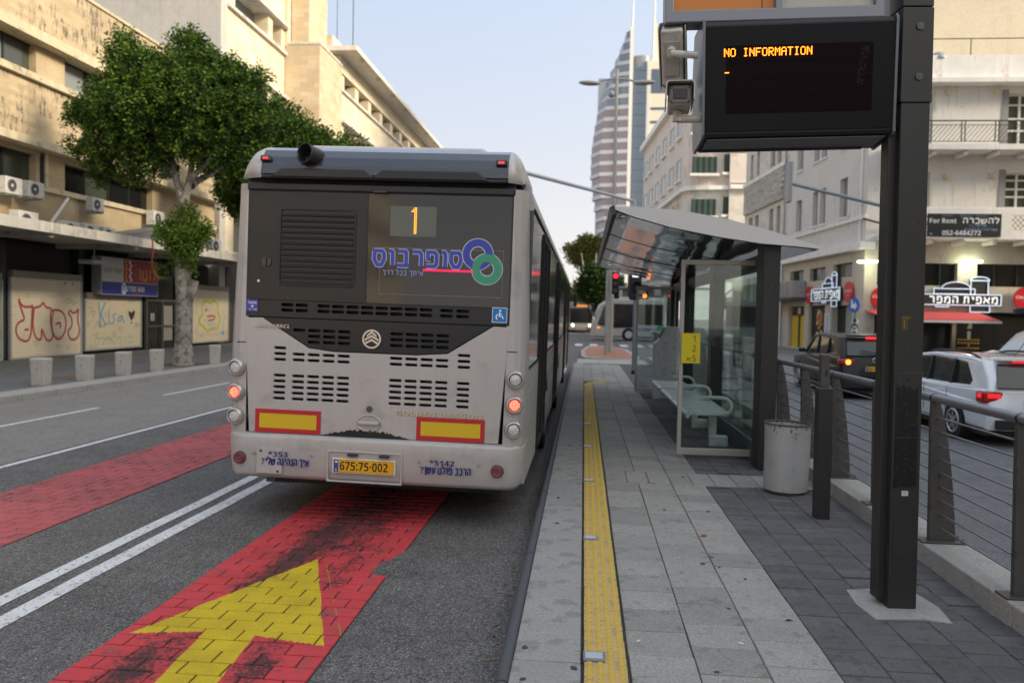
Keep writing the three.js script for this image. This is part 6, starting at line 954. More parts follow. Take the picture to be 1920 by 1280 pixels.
  sign('smaller black bakery sign with glowing outline on the side front', [CX, 0, CZ], TH - Math.PI / 2, U(8.25), U(4.15), 2.66, 3.32, 4.15, 'מאפית המפרץ', 0.2);
  // posters and yellow door on the side front
  const d = onA('yellow_shop_door', 'yellow and black shop door on the side front', 'door'); part(d, 'yellow_leaf', gb().span(U(12.9), U(11.75), -0.15, 1.85, -0.2, -0.25).span(U(11.35), U(10.35), -0.15, 1.85, -0.2, -0.25), mat([0.62, 0.43, 0.02], 0.5)); part(d, 'dark_stile', gb().span(U(11.75), U(11.35), -0.15, 1.85, -0.21, -0.26), dk);
  print(d, 'door_header', 2.6, 0.55, 160, [U(11.6), 2.13, -0.19], (c, w, h) => { fillAll(c, w, h, '#141416'); c.fillStyle = '#c9c5bd'; c.fillRect(w * 0.4, 14, w * 0.2, h - 28); c.fillStyle = '#a83a66'; c.fillRect(8, 20, 40, 40); c.fillStyle = '#7a7d86'; c.fillRect(w - 50, 18, 34, 50); });
  const po = onA('food_poster', 'dark poster with colourful food pictures on the side front', 'poster'); part(po, 'poster_board', gb().span(U(9.35), U(6.9), -0.1, 2.38, -0.16, -0.22), dk);
  print(po, 'poster_print', 2.4, 2.44, 160, [U(8.125), 1.14, -0.155], (c, w, h) => { fillAll(c, w, h, '#16161c'); for (let i = 0; i < 70; i++) { c.fillStyle = ['#a81f24', '#c4c2a8', '#6f8f28', '#c98a1e', '#8f2026'][i % 5]; c.beginPath(); c.ellipse(w * (0.45 + 0.3 * (rnd() - 0.3)), h * (0.1 + 0.62 * rnd()), 10 + 26 * rnd(), 8 + 20 * rnd(), rnd() * 3, 0, 7); c.fill(); } c.fillStyle = '#c27c1c'; for (let i = 0; i < 5; i++) c.fillRect(20 + i * 70, h * 0.74, 56, 40); c.fillStyle = '#2a3f7a'; c.fillRect(0, h * 0.88, w, h * 0.12); });
  const p2 = onA('price_poster', 'narrow pale poster beside the food poster', 'poster'); part(p2, 'poster_board', gb().span(U(6.8), U(5.95), 0.75, 1.98, 0.04, 0.01), frameW); print(p2, 'poster_print', 0.82, 1.18, 160, [U(6.375), 1.365, 0.044], (c, w, h) => { fillAll(c, w, h, '#c3c6cc'); c.fillStyle = '#59606c'; for (let i = 0; i < 6; i++) c.fillRect(50 + 10 * (i % 2), 20 + i * 24, 34, 12); c.fillStyle = '#b8563a'; c.fillRect(48, 160, 30, 20); });
  const ac = onA('air_conditioner_row', 'row of grey air conditioners on a shelf at the end of the side front', 'air conditioner'); part(ac, 'shelf', gb().span(U(14.6), U(9.9), 2.78, 2.88, 0.9, 0.01), mat([0.08, 0.08, 0.08], 0.7)); for (let k = 0; k < 4; k++) { const x = U(14.4) + k * 1.16; part(ac, 'casing', gb().rbox(1.05, 1.0, 0.8, 0.04, x + 0.5, 3.4, 0.45), mat([0.33, 0.32, 0.3], 0.6, 0, { map: scaled(grainT(0.95, 0.12, 0.05, 261), 0.8) })); part(ac, 'rib', gb().span(x + 0.2, x + 0.26, 2.95, 3.85, 0.87, 0.84).span(x + 0.6, x + 0.66, 2.95, 3.85, 0.87, 0.84), shutterGrey); }
  // banner on the balcony
  const bn = thing('rent_banner', 'black banner advertising rooms for rent, tied to the lower balcony rail', 'banner', [bx(16.75), by(5.95), CZ + 1.34]);
  part(bn, 'cloth', gb().rbox(3.3, 1.06, 0.02, 0.008), mat([0.016, 0.018, 0.024], 0.7)); print(bn, 'banner_print', 3.28, 1.04, 200, [0, 0, 0.0115], (c, w, h) => { fillAll(c, w, h, '#14171c'); c.fillStyle = '#6f93b8'; c.fillRect(w * 0.2, 16, w * 0.14, 4); c.fillRect(w * 0.66, 16, w * 0.14, 4); c.font = 'italic 26px serif'; c.fillText('M invest', w * 0.44, 28); c.fillStyle = '#d6d9dc'; c.strokeStyle = '#d6d9dc'; c.font = 'bold 60px sans-serif'; c.fillText('For Rent', 14, 86); heb(c, 'להשכרה', w - 18, 86, 44, 13, 0.22, 1.25); c.fillStyle = '#6f93b8'; c.strokeStyle = '#6f93b8'; heb(c, 'חדרים 1 2 3', w * 0.8, 118, 18, 5); heb(c, 'משרדים ודירות למגורים', w * 0.95, 152, 17, 4); c.fillStyle = '#d6d9dc'; c.font = 'bold 60px sans-serif'; c.fillText('052-6484272', w * 0.2, h - 10); c.font = '22px sans-serif'; c.fillText('tel.', 20, h - 14); });
  // dark parasol at the right edge
  const u = thing('dark_parasol', 'dark blue parasol at the right edge before the bakery', 'parasol', [bx(20.9) - 0.3, -0.2, CZ + 3.2]); const cone = new THREE.ConeGeometry(2.5, 0.75, 8, 1, true).translate(0, 2.85, 0); part(u, 'canopy', metres(cone), mat([0.012, 0.014, 0.024], 0.8, 0, { side: THREE.DoubleSide })); part(u, 'valance', metres(new THREE.CylinderGeometry(2.5, 2.5, 0.22, 8, 1, true).translate(0, 2.37, 0)), mat([0.014, 0.016, 0.03], 0.8, 0, { side: THREE.DoubleSide })); part(u, 'pole', gb().bar([0, 0, 0], [0, 3.2, 0], 0.035), frameDk); part(u, 'foot', gb().cyl(0.3, 0.34, 0.1, 0, 0.05, 0), MT.grey);
  print(u, 'valance_lettering', 0.9, 0.16, 250, [-1.3, 2.37, 2.19], (c, w, h) => { c.strokeStyle = '#b9bcc6'; heb(c, 'בירה וקפה', w - 6, h - 8, 24, 5); }, { ry: -0.39 + 0.0 });
  // blue round road sign on its post
  const s = thing('road_sign', 'round blue arrow sign on a sticker-covered post at the corner', 'road sign', [12.75, -0.2, -38.9], -1.15); part(s, 'post', gb().bar([0, 0, 0], [0, 3.0, 0], 0.05, 10), MT.galv); part(s, 'disc', gb().cyl(0.36, 0.36, 0.03, 0, 2.55, 0.07, Math.PI / 2, 0, 0, 32), mat([0.03, 0.13, 0.5], 0.4)); part(s, 'arrow', metres(slab([[-0.18, 2.4], [0.05, 2.4], [0.05, 2.3], [0.2, 2.5], [0.05, 2.7], [0.05, 2.6], [-0.08, 2.6], [-0.08, 2.78], [-0.18, 2.78]], 0.01).translate(0, 0, 0.096)), MT.white); part(s, 'sticker_sleeve', gb().cyl(0.16, 0.16, 1.3, 0, 1.3, 0, 0, 0, 0, 14), mat([1, 1, 1], 0.7, 0, { map: scaled(tex(128, (q, v) => { const n = fbm(q, v, 10, 3, 265) > 0.5 ? 0.5 : 0.03; return [n, n, n]; }), 0.9) }));
}
// rough stone neighbour
{
  const b = onA('rough_stone_building', 'pale stone building with narrow windows and a rough block panel, beyond the corner building', 'building'); b.position.y = RG;
  const wins = [[22.35, 23.12, 11.95, 13.75], [20.69, 21.47, 11.95, 13.75], [17.1, 18.05, 11.95, 13.75], [15.7, 16.52, 11.95, 13.75], [22.2, 23.14, 7.0, 9.1], [20.6, 21.5, 7.0, 9.1], [17.15, 18.02, 7.0, 9.1], [15.58, 16.37, 7.0, 9.1], [22.35, 23.12, 2.6, 4.6], [20.69, 21.47, 2.6, 4.6], [17.1, 18.05, 2.6, 4.6], [15.7, 16.52, 2.6, 4.6]];
  const w = part(b, 'street_wall', metres(slab(rect(U(24.3), U(14.3), 0, 16.4), 0.5, wins.map(([s0, s1, y0, y1]) => rect(U(s1), U(s0), y0 - RG, y1 - RG)))), RW.stone); w.position.z = -0.06;
  for (const [s0, s1, y0, y1] of wins) { part(w, 'window', gb().span(U(s0), U(s1), y0 - RG, y1 - RG, -0.22, -0.27), paneBlack); part(w, 'window_frame', gb().span(U(s0) - 0.06, U(s0), y0 - RG, y1 - RG, -0.12, -0.2), frameW); }
  const pn = part(b, 'rough_panel', gb().span(U(24.25), U(14.35), 9.42 - RG, 11.5 - RG, 0.02, -0.05), mat([0.4, 0.38, 0.34], 0.95)); part(b, 'panel_ledge', gb().span(U(24.3), U(14.3), 11.5 - RG, 11.75 - RG, 0.16, -0.05), RW.trim);
  const geo = [0, 1, 2, 3, 4].map((k) => { const l = 0.46 + 0.09 * k, g = new RoundedBoxGeometry(l, 0.176, 0.12, 1, 0.03); const p = g.attributes.position; for (let i = 0; i < p.count; i++) p.setZ(i, p.getZ(i) + (hsh(i, k, 7) - 0.5) * 0.04); g.computeVertexNormals(); return { g: metres(g), l }; });
  let n = 0; for (let r = 0; r < 11; r++) { let x = U(24.2) + 0.02; while (x < U(14.4) - 0.3) { const k = Math.floor(rnd() * 5), q = geo[k]; if (x + q.l > U(14.36)) break; const m = part(pn, n ? 'stone_block_' + String(n).padStart(3, '0') : 'stone_block', q.g, RW.rough[Math.floor(rnd() * 3)]); m.position.set(x + q.l / 2, 9.42 - RG + 0.1 + r * 0.187, 0.04 + rnd() * 0.03); x += q.l + 0.012; n++; } }
  part(b, 'end_wall', gb().span(U(24.3), U(24.28) + 0.3, 0, 16.4, -0.56, -14), RW.stone); part(b, 'roof', gb().span(U(24.3), U(14.3), 16.4, 16.6, 0.1, -14), RW.trim); part(b, 'core', gb().span(U(24.2), U(14.4), 0.1, 16.3, -0.7, -0.8), dk);
}
// rounded block beyond
{
  const d = [-Math.sin(TH), -Math.cos(TH)], P = (s) => [10.6 + d[0] * s, -70 + d[1] * s];
  const plan = (o) => { const f = P(42), n = P(13), q = (x, z) => [x, z]; return [[f[0] - o, f[1]], [n[0] - o, n[1]], [n[0] + 0.06 - o * 0.9, n[1] + 1.1 + o * 0.4], [n[0] + 0.42 - o * 0.7, n[1] + 1.95 + o * 0.7], [n[0] + 1.1 - o * 0.4, n[1] + 2.4 + o * 0.9], [n[0] + 2.2, n[1] + 2.6 + o], [13.86, -80.35 + o], [13.86, -79.7 + o], [16.2, -79.7 + o], [16.2, f[1]]].map(([x, z]) => [x, -z]); };
  const b = thing('rounded_building', 'pinkish stone building with a rounded corner and square bay windows, before the tower', 'building', [0, -0.25, 0]);
  const lay = (n, o, y0, y1, m) => part(b, n, metres(new THREE.ExtrudeGeometry(shapeOf(plan(o)), { depth: y1 - y0, bevelEnabled: false }).rotateX(-Math.PI / 2).translate(0, y0 + 0.25, 0)), m);
  lay('lower_wall', 0, -0.25, 14.15, RW.stone); lay('ledge', 0.45, 14.15, 14.55, RW.trim); lay('upper_wall', 0.02, 14.55, 24.2, RW.pink); lay('roof_cornice', 0.6, 24.2, 24.9, RW.trim); lay('low_band', 0.25, 6.2, 6.6, RW.trim);
  const sideWin = (s, y0, y1, w) => { const [x, z] = P(s), f = part(b, 'window', gb().rbox(w, y1 - y0, 0.14, 0.02), greenPane); f.position.set(x - 0.02, (y0 + y1) / 2 + 0.25, z); f.rotation.y = TH - Math.PI / 2; part(f, 'sill', gb().box(w + 0.5, 0.22, 0.4, 0, -(y1 - y0) / 2 - 0.1, 0.1), RW.trim); part(f, 'jamb', gb().box(0.14, y1 - y0, 0.2, -w / 2 - 0.07, 0, 0.02).box(0.14, y1 - y0, 0.2, w / 2 + 0.07, 0, 0.02).box(w, 0.14, 0.2, 0, (y1 - y0) / 2 + 0.07, 0.02), RW.pink); };
  for (const s of [39, 34.7, 29.4, 24.5, 19.4, 15.0]) { sideWin(s, 20.2, 22.15, 2.1); sideWin(s, 15.75, 17.85, 2.1); } for (let s = 15; s < 40; s += 2.6) { sideWin(s, 11.2, 13.4, 0.9); sideWin(s, 7.4, 9.8, 0.9); }
  const Y = (y) => 1.634 + (y - 1.634) * 1.176, X = (x) => x * 1.176;
  const front = (x0, x1, y0, y1, n, z = -79.85) => { const f = part(b, 'bay_window', gb().span(X(x0), X(x1), y0 + 0.25, y1 + 0.25, z + 0.12, z - 0.3), greenPane); const g = gb(); for (let k = 0; k <= n; k++) g.span(X(x0) + (X(x1) - X(x0)) * k / n - 0.06, X(x0) + (X(x1) - X(x0)) * k / n + 0.06, y0 + 0.25, y1 + 0.25, z + 0.2, z); part(f, 'mullion', g, frameDk); part(f, 'sill', gb().span(X(x0) - 0.3, X(x1) + 0.3, y0, y0 + 0.24, z + 0.5, z - 0.4), RW.trim); };
  for (const [y0, y1] of [[Y(13.55), Y(14.95)], [Y(10.05), Y(11.45)], [19.6, 22], [6.9, 8.9]]) { front(8.75, 10.65, y0, y1, 4); front(11.45, 11.72, y0 + 0.2, y1 + 0.3, 1, -80.3); }
  for (let k = 0; k < 3; k++) part(b, 'brick_band', gb().span(13.9, 16.19, 14.9 + k * 3, 15.0 + k * 3, -79.68, -79.8), RW.trim);
}
// ---------- trees ----------
const leafCluster = (n, size, spread, seed) => {
  const p = [], ix = []; let k = 0;
  for (let i = 0; i < n; i++) {
    const h = (j) => hsh(i * 7 + j, seed, 11), c = new THREE.Vector3(h(1) - 0.5, h(2) - 0.5, h(3) - 0.5).multiplyScalar(spread * 2), q = new THREE.Quaternion().setFromEuler(new THREE.Euler((h(4) - 0.5) * 1.9, h(5) * 6.3, (h(6) - 0.5) * 1.9)), s = size * (0.7 + 0.6 * h(7));
    for (const v of [[0, 0, -1], [0.52, 0.1, 0], [0, -0.05, 1], [-0.52, 0.1, 0]]) { const w = new THREE.Vector3(...v).multiplyScalar(s).applyQuaternion(q).add(c); p.push(w.x, w.y, w.z); }
    ix.push(k, k + 1, k + 2, k, k + 2, k + 3); k += 4;
  }
  const g = new THREE.BufferGeometry(); g.setAttribute('position', new THREE.Float32BufferAttribute(p, 3)); g.setIndex(ix); const f = g.toNonIndexed(); f.computeVertexNormals(); return metres(f);
};
function limb(pts, r0, r1, seg = 14) {
  const c = new THREE.CatmullRomCurve3(pts.map((q) => new THREE.Vector3(...q))), n = pts.length * 6, g = new THREE.TubeGeometry(c, n, 1, seg), p = g.attributes.position, ce = new THREE.Vector3();
  for (let i = 0; i <= n; i++) { const t = i / n, R = r0 + (r1 - r0) * Math.pow(t, 0.8); c.getPointAt(t, ce); for (let j = 0; j <= seg; j++) { const k = i * (seg + 1) + j, w = R * (1 + 0.16 * (fbm((j % seg) / seg, t, 5, 3, 271) - 0.5) + (t < 0.12 ? (0.12 - t) * 2.6 : 0)); p.setXYZ(k, ce.x + (p.getX(k) - ce.x) * w, ce.y + (p.getY(k) - ce.y) * w, ce.z + (p.getZ(k) - ce.z) * w); } }
  g.computeVertexNormals(); return g;
}
function foliage(parent, name, lobes, count, geo, m, bias = 0.55) {
  const im = new THREE.InstancedMesh(geo, m, count), vol = lobes.map((l) => l[3] ** 3), tot = vol.reduce((a, b) => a + b, 0), M = new THREE.Matrix4();
  for (let i = 0; i < count; i++) {
    let r = rnd() * tot, k = 0; while (r > vol[k] && k < lobes.length - 1) r -= vol[k++];
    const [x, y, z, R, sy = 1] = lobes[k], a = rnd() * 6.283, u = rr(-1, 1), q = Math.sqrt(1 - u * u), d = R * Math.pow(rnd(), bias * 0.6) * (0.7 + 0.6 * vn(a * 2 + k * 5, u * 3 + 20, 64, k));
    M.compose(new THREE.Vector3(x + d * q * Math.cos(a), y + d * u * 0.86 * sy, z + d * q * Math.sin(a)), new THREE.Quaternion().setFromEuler(new THREE.Euler(rr(-0.6, 0.6), rnd() * 6.3, rr(-0.6, 0.6))), new THREE.Vector3().setScalar(rr(0.7, 1.35)));
    im.setMatrixAt(i, M); im.setColorAt(i, new THREE.Color().setScalar(rr(0.72, 1.25)));
  }
  shade(im); im.name = name; im.userData.kind = 'stuff'; parent.add(im); return im;
}
const LC = [leafCluster(9, 0.048, 0.13, 1), leafCluster(9, 0.048, 0.13, 2), leafCluster(12, 0.07, 0.22, 3)];
{
  const t = thing('street_tree', 'street tree with a pale crooked trunk and dense dark green crown before the left shops', 'tree', [-11.55, -0.05, -22.1]);
  part(t, 'trunk', gb().add(limb([[-0.02, 0, 0], [0.02, 0.8, 0], [0.02, 1.8, 0.02], [-0.04, 2.6, 0], [-0.06, 3.3, 0], [0.0, 4.2, 0], [0.02, 4.85, 0]], 0.27, 0.15)), MT.bark);
  part(t, 'stump_branch', gb().add(limb([[0.1, 1.75, 0.03], [0.28, 2.1, 0.06], [0.36, 2.45, 0.08]], 0.13, 0.14)), MT.bark);
  for (const br of [[[0, 4.7, 0], [0.25, 5.3, 0.1], [0.75, 5.75, 0.2], [1.3, 6.2, 0.3], [1.6, 7.2, 0.2]], [[0, 4.7, 0], [-0.25, 5.4, 0], [-0.5, 6.2, -0.1], [-1.2, 7.2, -0.2], [-1.6, 8.4, 0]], [[0, 4.75, 0], [0.1, 5.6, -0.2], [0.15, 6.8, -0.2], [0.2, 8.4, 0]], [[-0.3, 5.5, 0], [-1.1, 6.0, 0.4], [-2.1, 6.3, 0.6]], [[0.2, 5.2, 0], [0.5, 5.7, -0.8], [0.9, 6.4, -1.5]]]) part(t, 'branch', gb().add(limb(br, 0.12, 0.03, 10)), MT.bark);
  const L = [[-1.75, 8.75, 0, 0.62], [-1.85, 9.35, 0, 0.36], [-1.55, 9.05, 0.2, 0.35], [0.15, 8.85, 0, 0.62], [0.05, 9.4, 0, 0.36], [0.45, 9.1, 0, 0.33], [-0.85, 8.2, 0.2, 0.85], [-0.1, 8.0, 0.5, 0.8], [-2.25, 7.75, 0, 0.68], [-2.75, 7.2, 0.2, 0.55], [1.0, 8.35, 0, 0.72], [1.75, 8.05, 0, 0.55], [2.25, 8.25, 0, 0.36], [-0.5, 7.3, 0.5, 0.95], [0.7, 7.4, 0.5, 0.85], [-1.5, 7.3, 0.6, 0.8], [-3.15, 7.25, 0, 0.34], [-3.4, 7.0, 0.1, 0.22], [-2.1, 6.6, 0.2, 0.72], [-1.2, 6.35, 0.3, 0.8], [1.7, 7.3, 0, 0.8], [2.1, 6.8, 0, 0.55], [0.3, 6.5, 0.3, 0.8], [1.2, 6.4, 0, 0.75], [-2.9, 6.1, 0, 0.42], [-3.3, 6.3, 0.1, 0.26], [-2.3, 5.75, 0.1, 0.5], [-0.7, 5.75, 0.1, 0.5], [-1.5, 5.5, 0, 0.45], [1.9, 6.05, 0, 0.42], [-0.6, 7.3, -1.2, 1.2], [0.9, 7.2, -1.1, 1.0], [-1.8, 7.2, -1.0, 0.9], [-2.6, 5.35, 0, 0.26], [0.6, 5.75, 0, 0.32]];
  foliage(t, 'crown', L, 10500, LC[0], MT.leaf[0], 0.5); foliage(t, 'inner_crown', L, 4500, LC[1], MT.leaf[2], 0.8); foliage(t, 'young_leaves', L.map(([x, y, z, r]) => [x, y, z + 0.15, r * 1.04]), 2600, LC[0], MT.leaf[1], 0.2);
  foliage(t, 'trunk_shoots', [[0.05, 3.65, 0.1, 0.62], [0.45, 3.8, 0.1, 0.42], [-0.4, 3.75, 0.1, 0.42], [0.1, 3.15, 0.15, 0.35], [0.05, 4.3, 0.1, 0.4], [-0.65, 2.75, 0.1, 0.22], [0.35, 2.8, 0.1, 0.16], [0.75, 4.0, 0, 0.22], [-0.45, 2.85, 0.1, 0.18]], 700, LC[0], MT.leaf[1], 0.6);
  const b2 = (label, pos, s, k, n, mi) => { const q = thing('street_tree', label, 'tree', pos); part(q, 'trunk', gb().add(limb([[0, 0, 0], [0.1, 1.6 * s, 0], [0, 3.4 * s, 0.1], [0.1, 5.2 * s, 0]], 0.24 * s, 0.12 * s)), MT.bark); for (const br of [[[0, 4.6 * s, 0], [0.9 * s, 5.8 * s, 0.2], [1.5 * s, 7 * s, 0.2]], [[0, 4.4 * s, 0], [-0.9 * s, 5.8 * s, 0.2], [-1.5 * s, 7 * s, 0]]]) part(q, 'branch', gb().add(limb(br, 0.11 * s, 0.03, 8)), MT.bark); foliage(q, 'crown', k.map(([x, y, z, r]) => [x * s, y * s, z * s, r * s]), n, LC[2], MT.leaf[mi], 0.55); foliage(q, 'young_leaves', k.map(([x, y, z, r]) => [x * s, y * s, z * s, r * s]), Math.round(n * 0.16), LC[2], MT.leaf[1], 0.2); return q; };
  const K = [[0, 8.2, 0, 1.5], [1.3, 7.4, 0, 1.3], [-1.3, 7.4, 0, 1.3], [0, 6.6, 0.6, 1.5], [0.9, 6.2, -0.6, 1.1], [-1.0, 6.1, 0, 1.1], [1.9, 7.9, 0, 0.7], [2.0, 6.7, 0, 0.8]];
  b2('dark green street tree behind the crooked one, left of the bus roof', [-12.4, -0.05, -30.5], 1.02, K, 6500, 0); b2('street tree whose top shows above the left end of the bus roof', [-11.6, -0.05, -37], 1.03, K, 4200, 0);
  const far = (label, pos, s, mi, n, lobes) => { const q = thing('distant_tree', label, 'tree', pos); part(q, 'trunk', gb().add(limb([[0, 0, 0], [0.2, 2.5 * s, 0], [0, 5 * s, 0], [0.2, 8 * s, 0]], 0.3 * s, 0.06)), MT.bark); for (const br of [[[0, 4 * s, 0], [1 * s, 6 * s, 0], [1.5 * s, 7.5 * s, 0]], [[0, 4.5 * s, 0], [-1 * s, 6.5 * s, 0], [-1.3 * s, 8 * s, 0]]]) part(q, 'branch', gb().add(limb(br, 0.14 * s, 0.04, 7)), MT.bark); foliage(q, 'crown', lobes.map(([x, y, z, r]) => [x * s, y * s, z * s, r * s]), n, leafCluster(8, 0.17 * s, 0.5 * s, 5), MT.leaf[mi], 0.6); };
  far('light yellowish tree above the dark one beyond the crossing', [0.6, -0.2, -96], 1.15, 3, 1300, [[-1.8, 8.2, 0, 1.0], [-0.4, 9.0, 0, 1.1], [0.8, 8.6, 0, 1.3], [-1.2, 7.3, 0, 0.8], [0.2, 7.6, 0, 1.2], [1.8, 7.8, 0, 1.2], [-0.2, 6.4, 0, 0.7]]);
  far('dark green bushy tree beyond the crossing buses', [0.9, -0.2, -80], 1.0, 2, 2200, [[0, 5.2, 0, 1.5], [1.2, 5.0, 0, 1.5], [0.4, 6.3, 0, 1.0], [-0.6, 4.2, 0, 1.1], [1, 3.6, 0, 1.5], [2, 4.2, 0, 1.4]]);
  far('low bright green tree at the end of the street beside the bus front', [-2.6, -0.2, -110], 0.9, 1, 900, [[0, 4.2, 0, 1.6], [1.3, 3.6, 0, 1.4], [-1, 3.2, 0, 1.3]]);
  far('pale tree at the end of the street behind the green ones', [-0.6, -0.2, -125], 1.0, 3, 900, [[0, 5.5, 0, 1.8], [1.5, 4.6, 0, 1.6], [-1, 4, 0, 1.5]]);
}
// ---------- the tower ----------
{
  const t = thing('glass_tower', 'tall curved glass tower with white bands and a needle, in the distance', 'tower', [0, -0.3, -262]);
  const white = mat([0.6, 0.59, 0.57], 0.6), glassB = phys([0.1, 0.13, 0.17], 0.12, 0.2), glassG = phys([0.22, 0.24, 0.27], 0.2, 0.1), redG = phys([0.28, 0.225, 0.235], 0.3, 0), fin = mat([0.7, 0.67, 0.6], 0.6), cream = mat([0.66, 0.6, 0.47], 0.7);
  const prof = [[0, 8], [15, 5.8], [31, 3.6], [40, 1.9], [46, 1.2], [54, 1.3], [62, 2.3], [69, 3.7], [76, 6.0], [82, 8.5], [87, 10.6], [92, 12.2]];
  const xl = (y) => { for (let i = 0; i < prof.length - 1; i++) if (y <= prof[i + 1][0]) { const f = (y - prof[i][0]) / (prof[i + 1][0] - prof[i][0]); return prof[i][1] + (prof[i + 1][1] - prof[i][1]) * f; } return 12.3; };
  const ring = (a, y0, y1, d) => { const pts = [[12.6, 0]]; for (let i = 0; i <= 10; i++) { const th = Math.PI / 2 * i / 10; pts.push([12.6 - a * Math.sin(th), 7.5 * Math.min(1, a / 9) * Math.cos(th) * -1]); } pts.push([12.6 - a * 0.75, 7], [12.6, 9]); return metres(new THREE.ExtrudeGeometry(shapeOf(pts.map(([x, z]) => [x, -z]).reverse().map(([x, z]) => [x, -z])), { depth: y1 - y0, bevelEnabled: false }).rotateX(Math.PI / 2).translate(0, y1, 0)); };
  let n = 0; for (let y = 1; y < 90; y += 3.45, n++) { const a0 = 12.6 - xl(y + 0.6); part(t, n ? 'spandrel_' + String(n).padStart(3, '0') : 'spandrel', ring(a0 + 0.25, y, y + 1.15), white); part(t, n ? 'window_band_' + String(n).padStart(3, '0') : 'window_band', ring(a0, y + 1.15, y + 3.45), y < 66 && y > 20 ? redG : glassG); }
  // clear glazed strip between the curve and the fin
  for (let y = 1; y < 76; y += 3.45) part(t, 'strip_window', gb().span(8.7, 12.4, y + 1.2, y + 3.4, 8.2, 7.4), glassB);
  part(t, 'strip_mullion', gb().span(8.45, 8.75, 0, 74, 8.3, 7.6), fin);
  part(t, 'fin', gb().span(12.4, 13.5, 0, 92, 9, 6), fin); part(t, 'needle', gb().bar([13, 90, 7.5], [13.2, 101, 7.5], 0.45, 8, 0.12), fin);
  const gl = part(t, 'glass_slab', gb().span(13.5, 18, 0, 80, 7, -4), glassB); for (let y = 3; y < 80; y += 3.45) part(gl, 'floor_line', gb().span(13.5, 18, y, y + 0.35, 7.12, 6.9), mat([0.1, 0.12, 0.15], 0.4));
  part(t, 'crown_drum', gb().cyl(3.6, 3.6, 4, 16.3, 82, 2), glassG);
  const rb = part(t, 'white_wing', gb().span(18, 27, 0, 82, 6, -8), cream); for (let y = 8; y < 71; y += 4.2) part(rb, 'wing_slot', gb().span(19.4, 27.05, y, y + 0.8, 6.1, 5.9), glassB); part(rb, 'wing_window', gb().span(19.4, 27.05, 72, 79.5, 6.1, 5.9), glassB); part(rb, 'wing_edge', gb().span(18, 19, 0, 82.5, 6.3, 5.8), white);
  part(t, 'sail_wedge', metres(slab([[20.3, 82], [26, 82], [24.4, 88], [21.4, 95.5], [20.3, 98]], 2)), cream); part(t, 'needle', gb().bar([20.2, 80, 0], [20.5, 112, 0], 0.5, 8, 0.15), fin); part(t, 'rear_block', gb().span(3, 9, 0, 79, -2, -10), white);
}
